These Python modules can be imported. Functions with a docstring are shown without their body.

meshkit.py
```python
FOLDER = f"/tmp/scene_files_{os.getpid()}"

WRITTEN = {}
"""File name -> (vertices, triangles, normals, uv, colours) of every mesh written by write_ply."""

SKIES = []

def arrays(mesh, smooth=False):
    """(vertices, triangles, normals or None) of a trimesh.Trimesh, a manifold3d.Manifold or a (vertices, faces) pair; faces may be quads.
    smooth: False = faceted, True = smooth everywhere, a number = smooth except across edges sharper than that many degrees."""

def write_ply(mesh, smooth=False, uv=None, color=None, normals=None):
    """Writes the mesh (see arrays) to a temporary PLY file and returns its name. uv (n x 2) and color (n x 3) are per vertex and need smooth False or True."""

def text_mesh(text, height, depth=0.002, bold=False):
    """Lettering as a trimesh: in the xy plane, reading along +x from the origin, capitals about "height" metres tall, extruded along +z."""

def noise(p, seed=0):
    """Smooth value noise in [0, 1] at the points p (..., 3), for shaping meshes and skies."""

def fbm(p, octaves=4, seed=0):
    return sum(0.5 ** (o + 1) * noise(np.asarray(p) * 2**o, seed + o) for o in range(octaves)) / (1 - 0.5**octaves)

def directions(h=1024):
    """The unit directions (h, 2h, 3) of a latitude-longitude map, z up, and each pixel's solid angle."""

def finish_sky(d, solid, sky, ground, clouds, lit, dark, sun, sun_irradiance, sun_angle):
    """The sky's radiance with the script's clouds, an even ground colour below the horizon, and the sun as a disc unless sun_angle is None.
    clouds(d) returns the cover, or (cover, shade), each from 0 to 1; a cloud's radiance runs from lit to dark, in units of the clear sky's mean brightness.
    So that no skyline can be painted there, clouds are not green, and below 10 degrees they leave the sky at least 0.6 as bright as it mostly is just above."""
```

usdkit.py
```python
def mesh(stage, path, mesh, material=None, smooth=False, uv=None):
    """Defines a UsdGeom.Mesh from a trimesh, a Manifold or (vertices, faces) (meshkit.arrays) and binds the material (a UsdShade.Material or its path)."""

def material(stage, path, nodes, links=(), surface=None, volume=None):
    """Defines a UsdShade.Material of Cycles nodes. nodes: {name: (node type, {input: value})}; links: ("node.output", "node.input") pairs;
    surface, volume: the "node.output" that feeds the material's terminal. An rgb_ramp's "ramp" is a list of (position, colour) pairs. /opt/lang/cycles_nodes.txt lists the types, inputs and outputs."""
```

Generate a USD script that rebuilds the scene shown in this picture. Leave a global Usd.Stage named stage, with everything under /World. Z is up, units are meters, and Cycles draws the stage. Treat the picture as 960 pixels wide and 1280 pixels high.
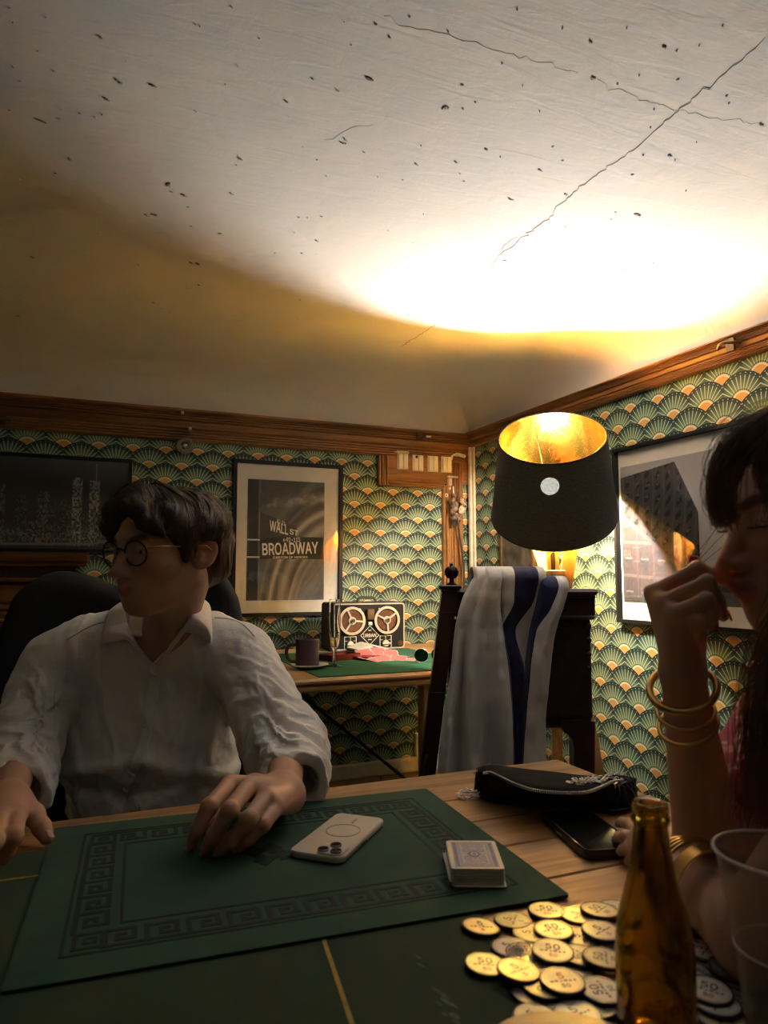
import math, numpy as np, trimesh, usdkit, meshkit
import manifold3d as m3
import shapely.geometry as sg
import shapely.ops as so
from shapely import affinity
from pxr import Usd, UsdGeom, UsdLux, UsdShade, Gf, Sdf, Vt

stage = Usd.Stage.CreateInMemory()
UsdGeom.SetStageUpAxis(stage, 'Z'); UsdGeom.SetStageMetersPerUnit(stage, 1.0)
UsdGeom.Xform.Define(stage, '/World'); UsdGeom.Scope.Define(stage, '/World/Looks')

# ------------------------------------------------------------------ camera, light, exposure
FPX = 880.0                                   # focal length in pixels of the 960 x 1280 frame
YAW, PITCH = math.radians(23.1), math.radians(5.2)
CAM = np.array([0.0, 0.0, 1.14])
FH = np.array([math.sin(YAW), math.cos(YAW), 0.0]); RIGHT = np.array([math.cos(YAW), -math.sin(YAW), 0.0])
FWD = math.cos(PITCH) * FH + math.sin(PITCH) * np.array([0, 0, 1.0]); UP = np.cross(RIGHT, FWD)
cam = UsdGeom.Camera.Define(stage, '/World/camera')
cam.AddTransformOp().Set(Gf.Matrix4d(*RIGHT, 0, *UP, 0, *(-FWD), 0, *CAM, 1))
FOCAL = 6.86
cam.CreateFocalLengthAttr(FOCAL); cam.CreateHorizontalApertureAttr(FOCAL * 960 / FPX); cam.CreateVerticalApertureAttr(FOCAL * 1280 / FPX)
cam.CreateFStopAttr(1.9); cam.CreateFocusDistanceAttr(1.7); cam.CreateClippingRangeAttr((0.05, 50.0))
cam.CreateExposureAttr(7.9)
BULB_STRENGTH = 8.0                           # radiance of the lamp's bulb: the room's light, besides a small added disc in the shade
BULB_COLOR = (1.0, 0.95, 0.89)
WALL_Y, WALL_X, CEIL_Z, TRIM_Z, TABLE_Z = 3.2, 1.85, 2.05, 1.872, 0.77

def at(x, y, d):                              # a point seen at frame position x, y and d metres along the view axis
    return CAM + (FWD + RIGHT * (x - 480) / FPX + UP * (640 - y) / FPX) * d
def on_z(x, y, z):
    d = FWD + RIGHT * (x - 480) / FPX + UP * (640 - y) / FPX
    return CAM + d * (z - CAM[2]) / d[2]
def on_y(x, y, Y):
    d = FWD + RIGHT * (x - 480) / FPX + UP * (640 - y) / FPX
    return CAM + d * Y / d[1]
def on_x(x, y, X):
    d = FWD + RIGHT * (x - 480) / FPX + UP * (640 - y) / FPX
    return CAM + d * X / d[0]

# ------------------------------------------------------------------ materials
class Ref(str): pass
class G:
    """Collects Cycles nodes; a Ref given as an input becomes a link."""
    def __init__(s): s.n, s.l = {}, []
    def add(s, kind, out=None, **inp):
        k = f'n{len(s.n)}'; vals = {}
        for a, v in inp.items():
            if isinstance(v, Ref): s.l.append((str(v), f'{k}.{a}'))
            else: vals[a] = v
        s.n[k] = (kind, vals)
        return Ref(f'{k}.{out}') if out else k
    def m(s, op, a, b=None, c=None, clamp=False):
        kw = dict(math_type=op, value1=a)
        if b is not None: kw['value2'] = b
        if c is not None: kw['value3'] = c
        if clamp: kw['use_clamp'] = True
        return s.add('math', 'value', **kw)
    def mix(s, f, a, b, kind='mix'): return s.add('mix', 'color', mix_type=kind, fac=f, color1=a, color2=b)
    def step(s, x, lo, hi): return s.add('map_range', 'result', range_type='smoothstep', value=x, from_min=lo, from_max=hi, to_min=0.0, to_max=1.0, clamp=True)
    def pos(s): return s.add('geometry', 'position')
    def obj(s): return s.add('texture_coordinate', 'object')
    def xyz(s, v):
        k = s.add('separate_xyz', vector=v); return Ref(k + '.x'), Ref(k + '.y'), Ref(k + '.z')
    def vec(s, x, y, z): return s.add('combine_xyz', 'vector', x=x, y=y, z=z)
    def map(s, v, scale=(1, 1, 1), loc=(0, 0, 0), rot=(0, 0, 0)): return s.add('mapping', 'vector', vector=v, scale=scale, location=loc, rotation=rot)
    def noise(s, v, scale, detail=3.0, rough=0.5, dist=0.0): return s.add('noise_texture', 'fac', vector=v, scale=float(scale), detail=float(detail), roughness=rough, distortion=dist)
    def ramp(s, f, stops): return s.add('rgb_ramp', 'color', fac=f, ramp=stops)
    def bump(s, h, strength=0.3, dist=0.01): return s.add('bump', 'normal', height=h, strength=strength, distance=dist)
    def bsdf(s, **kw): return s.add('principled_bsdf', 'BSDF', **kw)
    def done(s, name, surface): return usdkit.material(stage, '/World/Looks/' + name, s.n, s.l, surface=str(surface))

def plain(name, color, rough=0.5, metal=0.0, vary=0.12, scale=30.0, bump=0.0, bscale=200.0, bdist=0.002, **kw):
    g = G(); o = g.obj()
    n = g.noise(o, scale, 3)
    c = g.mix(g.step(n, 0.3, 0.7), tuple(x * (1 - vary) for x in color), tuple(min(1, x * (1 + vary)) for x in color))
    if bump: kw['normal'] = g.bump(g.noise(o, bscale, 3), bump, bdist)
    return g.done(name, g.bsdf(base_color=c, roughness=rough, metallic=metal, **kw))

def wood(name, dark, light, axis=0, scale=1.0, rough=0.45, bump=0.25, world=True, knots=0.0, **kw):
    """Grain that runs along the given axis."""
    g = G(); v = g.pos() if world else g.obj()
    st = [22.0, 22.0, 22.0]; st[axis] = 1.3
    warp = g.add('vector_math', 'vector', math_type='multiply_add', vector1=g.add('noise_texture', 'color', vector=v, scale=3.0, detail=2.0), vector2=(.05, .05, .05), vector3=v)
    a = g.noise(g.map(warp, tuple(x * scale for x in st)), 1.0, 5, 0.65)
    b = g.noise(g.map(v, tuple(x * scale * 5 for x in st)), 1.0, 3, 0.6)
    f = g.m('multiply_add', b, 0.35, g.m('multiply', a, 0.75))
    c = g.ramp(f, [(0.28, dark), (0.5, tuple((p + q) / 2 for p, q in zip(dark, light))), (0.68, light)])
    if knots:
        vo = g.add('voronoi_texture', 'distance', vector=g.map(v, tuple(1.5 if i == axis else 6.0 for i in range(3))), scale=1.0)
        c = g.mix(g.m('multiply', g.m('subtract', 1.0, g.step(vo, 0.05, 0.22)), knots), c, tuple(x * 0.35 for x in dark))
        big = g.noise(g.map(v, tuple(1.0 if i == axis else 7.0 for i in range(3))), 1.0, 2)
        c = g.mix(g.m('multiply', g.step(big, 0.55, 0.7), 0.55), c, tuple(x * 0.7 for x in dark))
    return g.done(name, g.bsdf(base_color=c, roughness=rough, normal=g.bump(f, bump, 0.003), **kw))

def vcol(name, rough=0.6, attr='col', bump=0.0, bscale=300.0, bdist=0.001, grain=0.0, **kw):
    g = G(); c = g.add('attribute', 'color', attribute=attr); o = g.obj()
    if grain: c = g.mix(1.0, c, g.ramp(g.noise(o, bscale, 3), [(0.3, (1 - grain,) * 3), (0.7, (1,) * 3)]), 'multiply')
    if bump: kw['normal'] = g.bump(g.noise(o, bscale, 3), bump, bdist)
    return g.done(name, g.bsdf(base_color=c, roughness=rough, **kw))

def wallpaper(name, ax, w=0.137, h=0.0685, off=(0.0, 0.0)):
    """Art deco fans: overlapping scales, each a fan of light rays over a gold foot with a cream rim."""
    g = G(); p = g.xyz(g.pos())
    u = g.m('divide', g.m('subtract', p[ax], off[0]), w); v = g.m('divide', g.m('subtract', p[2], off[1]), h)
    k0 = g.m('floor', v); fy0 = g.m('subtract', v, k0)
    def cell(k):                                # x distance to the nearest centre of row k, in units of h
        odd = g.m('multiply', g.m('floored_modulo', k, 2.0), 0.5)
        s = g.m('subtract', u, odd)
        return g.m('multiply', g.m('subtract', s, g.m('round', s)), w / h)
    dxa = cell(g.m('subtract', k0, 1.0)); dya = g.m('add', fy0, 1.0)
    dxb = cell(k0)
    r2 = g.m('add', g.m('multiply', dxa, dxa), g.m('multiply', dya, dya))
    low = g.m('less_than', r2, 1.42 ** 2)
    dx = g.m('add', g.m('multiply', low, dxa), g.m('multiply', g.m('subtract', 1.0, low), dxb))
    dy = g.m('add', low, fy0)
    r = g.m('sqrt', g.m('add', g.m('multiply', dx, dx), g.m('multiply', dy, dy)))
    th = g.m('arctan2', dx, dy)
    t = g.m('multiply', th, 15.5 / math.pi)
    ray = g.m('absolute', g.m('subtract', t, g.m('round', t)))           # 0 on a ray
    wid = g.m('divide', 0.095, g.m('maximum', r, 0.3))
    line = g.m('subtract', 1.0, g.step(ray, wid, g.m('add', wid, 0.07)))
    fine = g.m('multiply', line, g.m('subtract', 1.0, g.step(r, 1.20, 1.26)))
    base = g.ramp(g.m('divide', r, 1.42), [(0.0, (.20, .31, .18)), (0.42, (.16, .27, .16)), (0.70, (.065, .135, .095)), (0.88, (.016, .045, .040)), (1.0, (.012, .030, .028))])
    col = g.mix(g.m('multiply', fine, 0.75), base, (.52, .57, .36))
    dots = g.m('multiply', g.m('subtract', 1.0, g.step(ray, 0.10, 0.16)), g.m('multiply', g.step(r, 1.295, 1.31), g.m('subtract', 1.0, g.step(r, 1.345, 1.36))))
    col = g.mix(g.m('multiply', dots, 0.7), col, (.42, .46, .34))
    cream = g.m('subtract', 1.0, g.step(r, 0.52, 0.54))
    col = g.mix(cream, col, (.72, .62, .44))
    foot = g.m('subtract', 1.0, g.step(r, 0.435, 0.455))
    dark = g.m('multiply', g.step(r, 0.565, 0.57), g.m('subtract', 1.0, g.step(r, 0.60, 0.62)))
    col = g.mix(g.m('multiply', dark, 0.8), col, (.02, .06, .045))
    gray = g.m('multiply', g.m('subtract', 1.0, g.step(ray, 0.06, 0.16)), 0.22)
    gold = g.mix(gray, (.58, .33, .095), (.66, .46, .21))
    col = g.mix(foot, col, gold)
    return g.done(name, g.bsdf(base_color=col, roughness=0.5, specular_ior_level=0.25, normal=g.bump(g.noise(g.pos(), 500, 2), 0.06, 0.001)))

# ------------------------------------------------------------------ objects
def numbered(name, parent='/World'):
    p = f'{parent}/{name}'; i = 0
    while stage.GetPrimAtPath(p):
        i += 1; p = f'{parent}/{name}_{i:03d}'
    return p
def tag(o, label=None, cat=None, group=None, kind=None):
    p = o if isinstance(o, Usd.Prim) else o.GetPrim()
    for k, v in (('label', label), ('category', cat), ('group', group), ('kind', kind)):
        if v: p.SetCustomDataByKey(k, v)
    return p
def thing(name, label, cat, loc=(0, 0, 0), rz=0.0, group=None):
    x = UsdGeom.Xform.Define(stage, numbered(name)); x.AddTranslateOp().Set(Gf.Vec3d(*map(float, loc)))
    if rz: x.AddRotateZOp().Set(math.degrees(rz))
    return tag(x, label, cat, group)
def pp(parent): return '/World' if parent is None else str(parent.GetPath())
def obj(name, mesh, mat, parent=None, smooth=False, label=None, col=None, kind=None):
    if isinstance(mesh, list): mesh = cat(mesh)
    o = usdkit.mesh(stage, numbered(name, pp(parent)), mesh, mat, smooth=smooth)
    if col is not None:
        UsdGeom.PrimvarsAPI(o).CreatePrimvar('col', Sdf.ValueTypeNames.Color3fArray, 'vertex').Set(Vt.Vec3fArray.FromNumpy(np.asarray(col, np.float32)))
    return tag(o, label, kind=kind)
def solo(name, mesh, mat, label, cat, group=None, smooth=False, col=None, kind=None):
    return tag(obj(name, mesh, mat, None, smooth, None, col), label, cat, group, kind)
def struct(name, mesh, mat, parent=None, smooth=False, label=None):
    return tag(obj(name, mesh, mat, parent, smooth), label, kind='structure' if parent is None else None)
def dup(src, loc, rz=0.0, label=None, group=None, rot=None):
    x = UsdGeom.Xform.Define(stage, numbered(src.GetName().rstrip('0123456789').rstrip('_')))
    p = x.GetPrim(); p.GetReferences().AddInternalReference(src.GetPath())
    x.ClearXformOpOrder(); x.AddTransformOp().Set(rt(loc, rz, rot)); p.SetInstanceable(True)
    return tag(p, label, src.GetCustomDataByKey('category'), group)
def rt(loc, rz=0.0, rot=None):
    m = np.eye(4)
    m[:3, :3] = trimesh.transformations.euler_matrix(*(rot or (0, 0, 0)))[:3, :3]
    m = trimesh.transformations.rotation_matrix(rz, [0, 0, 1]) @ m
    m[:3, 3] = loc
    return Gf.Matrix4d(*m.T.ravel().tolist())

# ------------------------------------------------------------------ shapes
def cat(ms): return trimesh.util.concatenate([tm(m) for m in ms])
def tm(m):
    if isinstance(m, trimesh.Trimesh): return m
    v, f, _ = meshkit.arrays(m); return trimesh.Trimesh(v, f, process=False)
def bx(lo, hi, b=0.0):
    """Box from corner to corner, its edges chamfered by b."""
    lo, hi = np.minimum(lo, hi).astype(float), np.maximum(lo, hi).astype(float); c = (lo + hi) / 2; e = (hi - lo) / 2
    if b <= 0:
        m = trimesh.creation.box(hi - lo); m.apply_translation(c); return m
    b = min(b, e.min() * 0.9); pts = []
    for s in np.ndindex(2, 2, 2):
        s = np.array(s) * 2 - 1
        for k in range(3):
            q = e - b; q[k] = e[k]; pts.append(c + s * q)
    return trimesh.convex.convex_hull(np.array(pts))
def move(m, loc=(0, 0, 0), rz=0.0, rot=(0, 0, 0), scale=None):
    m = tm(m).copy()
    if scale is not None: m.apply_scale(scale)
    t = trimesh.transformations.rotation_matrix(rz, [0, 0, 1]) @ trimesh.transformations.euler_matrix(*rot); t[:3, 3] = loc
    m.apply_transform(t); return m
def frame(m, o, x, y):
    """Put a mesh built in x, y, z onto axes x, y at o."""
    x = np.asarray(x, float); x = x / np.linalg.norm(x); y = np.asarray(y, float); y = y - x * (x @ y); y /= np.linalg.norm(y)
    t = np.eye(4); t[:3, 0], t[:3, 1], t[:3, 2], t[:3, 3] = x, y, np.cross(x, y), o
    m = tm(m).copy(); m.apply_transform(t); return m
def lathe(prof, n=40):
    """A closed solid of revolution from (radius, z) pairs about z."""
    prof = np.asarray(prof, float); a = np.linspace(0, 2 * np.pi, n, endpoint=False)
    v = np.stack([np.outer(prof[:, 0], np.cos(a)), np.outer(prof[:, 0], np.sin(a)), np.repeat(prof[:, 1:], n, 1)], -1).reshape(-1, 3)
    i, j = np.meshgrid(np.arange(len(prof) - 1), np.arange(n), indexing='ij')
    q = np.stack([i * n + j, i * n + (j + 1) % n, (i + 1) * n + (j + 1) % n, (i + 1) * n + j], -1).reshape(-1, 4)
    return trimesh.Trimesh(v, np.vstack([q[:, [0, 1, 2]], q[:, [0, 2, 3]]]), process=False)
def tube(points, r, n=10, closed=False, caps=True):
    p = np.asarray(points, float); k = len(p)
    t = (np.roll(p, -1, 0) - np.roll(p, 1, 0)) if closed else np.gradient(p, axis=0)
    t /= np.linalg.norm(t, axis=1, keepdims=True) + 1e-12
    a = np.zeros_like(p); ref = np.array([0, 0, 1.0]) if abs(t[0, 2]) < 0.9 else np.array([1.0, 0, 0])
    for i in range(k):
        w = ref - t[i] * (ref @ t[i]); w /= np.linalg.norm(w) + 1e-12; a[i] = w; ref = w
    b = np.cross(t, a); ang = np.arange(n) * 2 * np.pi / n
    R = np.broadcast_to(r, (k,))
    v = (p[:, None] + R[:, None, None] * (np.cos(ang)[None, :, None] * a[:, None] + np.sin(ang)[None, :, None] * b[:, None])).reshape(-1, 3)
    rows = k if closed else k - 1
    i, j = np.meshgrid(np.arange(rows), np.arange(n), indexing='ij'); i2 = (i + 1) % k
    q = np.stack([i * n + j, i2 * n + j, i2 * n + (j + 1) % n, i * n + (j + 1) % n], -1).reshape(-1, 4)
    f = np.vstack([q[:, [0, 1, 2]], q[:, [0, 2, 3]]])
    if caps and not closed:
        v = np.vstack([v, p[0], p[-1]]); j = np.arange(n); m = k * n
        f = np.vstack([f, np.stack([np.full(n, m), j, (j + 1) % n], 1), np.stack([np.full(n, m + 1), (k - 1) * n + (j + 1) % n, (k - 1) * n + j], 1)])
    m = trimesh.Trimesh(v, f[:, ::-1], process=False); return m
def spline(pts, n=60, closed=False):
    from scipy.interpolate import CubicSpline
    p = np.asarray(pts, float)
    if closed: p = np.vstack([p, p[:1]])
    s = np.r_[0, np.cumsum(np.linalg.norm(np.diff(p, axis=0), axis=1))]
    c = CubicSpline(s, p, bc_type='periodic' if closed else 'natural')
    return c(np.linspace(0, s[-1], n, endpoint=not closed))
def ring(c, n, R, r, k=48, m=10, squash=1.0):
    n = np.asarray(n, float); n = n / np.linalg.norm(n); a = np.cross(n, [0.3, 0.2, 1]); a /= np.linalg.norm(a); b = np.cross(n, a)
    t = np.arange(k) * 2 * np.pi / k
    return tube(np.asarray(c) + R * (np.cos(t)[:, None] * a + squash * np.sin(t)[:, None] * b), r, m, closed=True)
def prism(poly, depth): return trimesh.creation.extrude_polygon(poly, depth, engine='earcut')
def rrect(w, h, r, n=8): return sg.box(-w / 2 + r, -h / 2 + r, w / 2 - r, h / 2 - r).buffer(r, quad_segs=n)
def slab(poly, z0, z1, b=0.0, steps=3):
    """Extruded outline with its upper and lower edges rounded by b."""
    if hasattr(poly, 'geoms'): return cat([slab(q, z0, z1, b, steps) for q in poly.geoms])
    cs = lambda d: m3.CrossSection([np.array(poly.exterior.coords)[:-1]] + [np.array(i.coords)[:-1] for i in poly.interiors], m3.FillRule.EvenOdd).offset(d, m3.JoinType.Round)
    if b <= 0: return m3.Manifold.extrude(cs(0), z1 - z0).translate([0, 0, z0])
    lay = []
    for k in range(steps + 1):
        a = math.pi / 2 * k / steps; off = -b * (1 - math.sin(a)); zz = b * (1 - math.cos(a))
        lay.append(m3.Manifold.extrude(cs(off - 1e-5), (z1 - z0) - 2 * zz if k < steps else (z1 - z0) - 2 * b).translate([0, 0, z0 + (zz if k < steps else b)]))
    # stacked layers: the widest is the shortest
    out = lay[0]
    for l in lay[1:]: out = out + l
    return out
def sweep_x(profile, x0, x1):
    """Profile (y, z) extruded along x."""
    m = prism(sg.Polygon(profile), x1 - x0)
    v = m.vertices.copy(); m.vertices = np.stack([v[:, 2] + x0, v[:, 0], v[:, 1]], 1); return m
def sheet(P, thick, closed_u=False):
    """A grid of points (a, b, 3) made into a cloth of some thickness. Returns the mesh; its vertices are the front grid, then the back grid."""
    P = np.asarray(P, float); a, b = P.shape[:2]
    du = np.gradient(P, axis=0); dv = np.gradient(P, axis=1); n = np.cross(du, dv); n /= np.linalg.norm(n, axis=2, keepdims=True) + 1e-12
    v = np.vstack([(P + n * thick / 2).reshape(-1, 3), (P - n * thick / 2).reshape(-1, 3)]); N = a * b
    i, j = np.meshgrid(np.arange(a - 1), np.arange(b - 1), indexing='ij')
    q = np.stack([i * b + j, (i + 1) * b + j, (i + 1) * b + j + 1, i * b + j + 1], -1).reshape(-1, 4)
    back = q[:, ::-1] + N
    loop = np.r_[np.arange(b), np.arange(1, a) * b + b - 1, (a - 1) * b + np.arange(b - 2, -1, -1), np.arange(a - 2, 0, -1) * b]
    l2 = np.roll(loop, -1); side = np.stack([loop, l2, l2 + N, loop + N], 1)
    q = np.vstack([q, back, side])
    return trimesh.Trimesh(v, np.vstack([q[:, [0, 1, 2]], q[:, [0, 2, 3]]]), process=False)
def picture(w, h, nx, ny, fn):
    """A flat printed sheet in x, y (0..w, 0..h): grid mesh and a colour per vertex from fn(x, y)."""
    x, y = np.meshgrid(np.linspace(0, w, nx), np.linspace(0, h, ny), indexing='ij')
    i, j = np.meshgrid(np.arange(nx - 1), np.arange(ny - 1), indexing='ij')
    q = np.stack([i * ny + j, (i + 1) * ny + j, (i + 1) * ny + j + 1, i * ny + j + 1], -1).reshape(-1, 4)
    m = trimesh.Trimesh(np.stack([x, y, 0 * x], -1).reshape(-1, 3), np.vstack([q[:, [0, 1, 2]], q[:, [0, 2, 3]]]), process=False)
    c = np.clip(np.asarray(fn(x.ravel(), y.ravel())), 0, 1)
    return m, c

# ------------------------------------------------------------------ implicit bodies
def ell(P, c, r):
    q = (P - np.asarray(c)) / np.asarray(r); k0 = np.linalg.norm(q, axis=1); k1 = np.linalg.norm(q / np.asarray(r), axis=1)
    return k0 * (k0 - 1) / np.maximum(k1, 1e-9)
def bone(P, a, b, ra, rb):
    a, b = np.asarray(a, float), np.asarray(b, float); d = b - a
    t = np.clip((P - a) @ d / max(d @ d, 1e-12), 0, 1)
    return np.linalg.norm(P - a - t[:, None] * d, axis=1) - (ra + (rb - ra) * t)
def smin(a, b, k):
    h = np.maximum(k - np.abs(a - b), 0) / k; return np.minimum(a, b) - h * h * k * 0.25
def smax(a, b, k): return -smin(-a, -b, k)
def skin_mesh(fn, lo, hi, h, slack=1.0):
    """Meshes fn = 0 by surface nets at spacing h; fn takes points (n, 3). Only points near the surface are evaluated finely."""
    lo, hi = np.asarray(lo, float), np.asarray(hi, float); K = 4
    nb = np.ceil((hi - lo) / (h * K)).astype(int) + 1; n = nb * K
    ax = [lo[k] + h * K * (np.arange(nb[k]) + 0.5) - h / 2 for k in range(3)]
    C = np.stack(np.meshgrid(*ax, indexing='ij'), -1).reshape(-1, 3)
    cv = np.concatenate([fn(c) for c in np.array_split(C, max(1, len(C) // 200000))]).astype(np.float32).reshape(nb)
    D = np.repeat(np.repeat(np.repeat(cv, K, 0), K, 1), K, 2)
    near = np.abs(D) < h * K * 1.3 * slack + 0.002
    idx = np.argwhere(near); 
    vals = np.concatenate([fn(lo + c * h) for c in np.array_split(idx, max(1, len(idx) // 200000))])
    D[near] = vals
    s = D < 0; sx, sy, sz = n - 1
    cnt = np.zeros((sx, sy, sz), np.uint8)
    for a, b, c in np.ndindex(2, 2, 2): cnt += s[a:a + sx, b:b + sy, c:c + sz]
    act = (cnt > 0) & (cnt < 8); cells = np.argwhere(act); ids = -np.ones((sx, sy, sz), np.int32); ids[act] = np.arange(len(cells))
    acc = np.zeros((len(cells), 3)); num = np.zeros(len(cells))
    cor = [np.array(c) for c in np.ndindex(2, 2, 2)]
    dv = [D[tuple((cells + c).T)].astype(float) for c in cor]
    for i in range(8):
        for k in range(3):
            if cor[i][k] == 0:
                j = [q for q in range(8) if (cor[q] == cor[i] + np.eye(3, dtype=int)[k]).all()][0]
                x = (dv[i] < 0) != (dv[j] < 0); t = np.where(x, dv[i] / np.where(x, dv[i] - dv[j], 1), 0)
                acc += np.where(x[:, None], cor[i] + t[:, None] * np.eye(3)[k], 0); num += x
    v = lo + h * (cells + acc / num[:, None])
    F = []
    for k in range(3):
        o1, o2 = (k + 1) % 3, (k + 2) % 3
        A = [slice(None)] * 3; B = [slice(None)] * 3; A[k] = slice(0, n[k] - 1); B[k] = slice(1, n[k])
        sa, sb = s[tuple(A)], s[tuple(B)]
        e = np.argwhere(sa != sb); ok = (e[:, o1] > 0) & (e[:, o2] > 0) & (e[:, o1] < n[o1] - 1) & (e[:, o2] < n[o2] - 1); e = e[ok]
        inside = sa[tuple(e.T)]; qd = []
        for d1, d2 in ((1, 1), (0, 1), (0, 0), (1, 0)):
            c = e.copy(); c[:, o1] -= d1; c[:, o2] -= d2; qd.append(ids[tuple(c.T)])
        q = np.stack(qd, 1); q[~inside] = q[~inside][:, ::-1]; F.append(q)
    q = np.vstack(F); q = q[(q >= 0).all(1)]
    m = trimesh.Trimesh(v, np.vstack([q[:, [0, 1, 2]], q[:, [0, 2, 3]]]), process=False)
    return m
# ================================================================== materials used by the room
M = {}
M['paper_back'] = wallpaper('wallpaper_back', 0, off=(0.045, 0.03))
M['paper_right'] = wallpaper('wallpaper_right', 1, off=(0.02, 0.03))
M['pale_wall'] = plain('pale_plaster_wall', (.80, .78, .73), .8, vary=.04, scale=3)
def plaster():
    g = G(); p = g.pos()
    a = g.noise(p, 2.2, 4, 0.6); b = g.noise(p, 14, 4, 0.65, 0.6); c = g.noise(g.map(p, (5, 26, 5), rot=(0, 0, .5)), 1.0, 4, .6, 1.0)
    col = g.ramp(a, [(0.3, (.80, .79, .77)), (0.55, (.86, .85, .83)), (0.75, (.81, .82, .79))])
    sc = g.m('multiply', g.step(g.noise(p, 5.5, 5, 0.7, 1.2), 0.56, 0.66), 0.35)
    col = g.mix(sc, col, (.72, .74, .71))
    h = g.m('add', g.m('multiply', a, 2.0), g.m('add', g.m('multiply', b, 0.35), g.m('multiply', c, 0.8)))
    return g.done('ceiling_plaster', g.bsdf(base_color=col, roughness=0.75, specular_ior_level=0.2, normal=g.bump(h, 0.3, 0.008)))
M['plaster'] = plaster()
M['chip_dark'] = plain('plaster_chip', (.34, .30, .26), 0.9, vary=.4, bump=.4)
M['chip_light'] = plain('plaster_flake', (.66, .63, .58), 0.8, vary=.15, bump=.4)
M['hairline'] = plain('hairline_crack', (.66, .64, .60), 0.9)
M['crack'] = plain('crack_brown', (.42, .38, .33), 0.9)
M['trim'] = wood('trim_wood', (.05, .018, .005), (.36, .16, .048), 0, 1.1, 0.4, 0.4)
M['trim_r'] = wood('trim_wood_side', (.05, .018, .005), (.38, .17, .05), 1, 1.1, 0.4, 0.4)
M['trim_v'] = wood('casing_wood', (.10, .040, .010), (.42, .20, .06), 2, 1.0, 0.4, 0.35)
M['trim_h'] = wood('casing_wood_cross', (.10, .040, .010), (.40, .19, .058), 0, 1.0, 0.4, 0.35)
M['dark_wood'] = wood('dark_wood', (.012, .006, .004), (.055, .024, .013), 2, 1.0, 0.32, 0.2)
M['red_wood'] = wood('red_brown_wood', (.05, .018, .007), (.19, .075, .026), 0, 1.0, 0.3, 0.15)
M['cream_paint'] = plain('cream_paint', (.70, .62, .46), 0.5, vary=.08, bump=.15, bscale=60)
M['skirt_wood'] = wood('skirting_wood', (.16, .085, .035), (.36, .22, .10), 0, 1.0, 0.5, 0.3)
M['floor'] = wood('floor_wood', (.05, .028, .014), (.16, .09, .045), 1, 1.0, 0.4, 0.3)
M['white_plastic'] = plain('white_plastic', (.78, .74, .64), 0.35, vary=.04)
M['black_metal'] = plain('black_metal', (.015, .014, .013), 0.35, 0.6)
M['black_plastic'] = plain('black_plastic', (.012, .012, .013), 0.4)
M['chrome'] = plain('chrome', (.75, .74, .72), 0.18, 1.0, vary=.05)
M['brass'] = plain('brass', (.72, .48, .17), 0.25, 1.0, vary=.08)
M['bronze'] = plain('dark_bronze', (.16, .10, .05), 0.4, 0.8, vary=.3)

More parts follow.
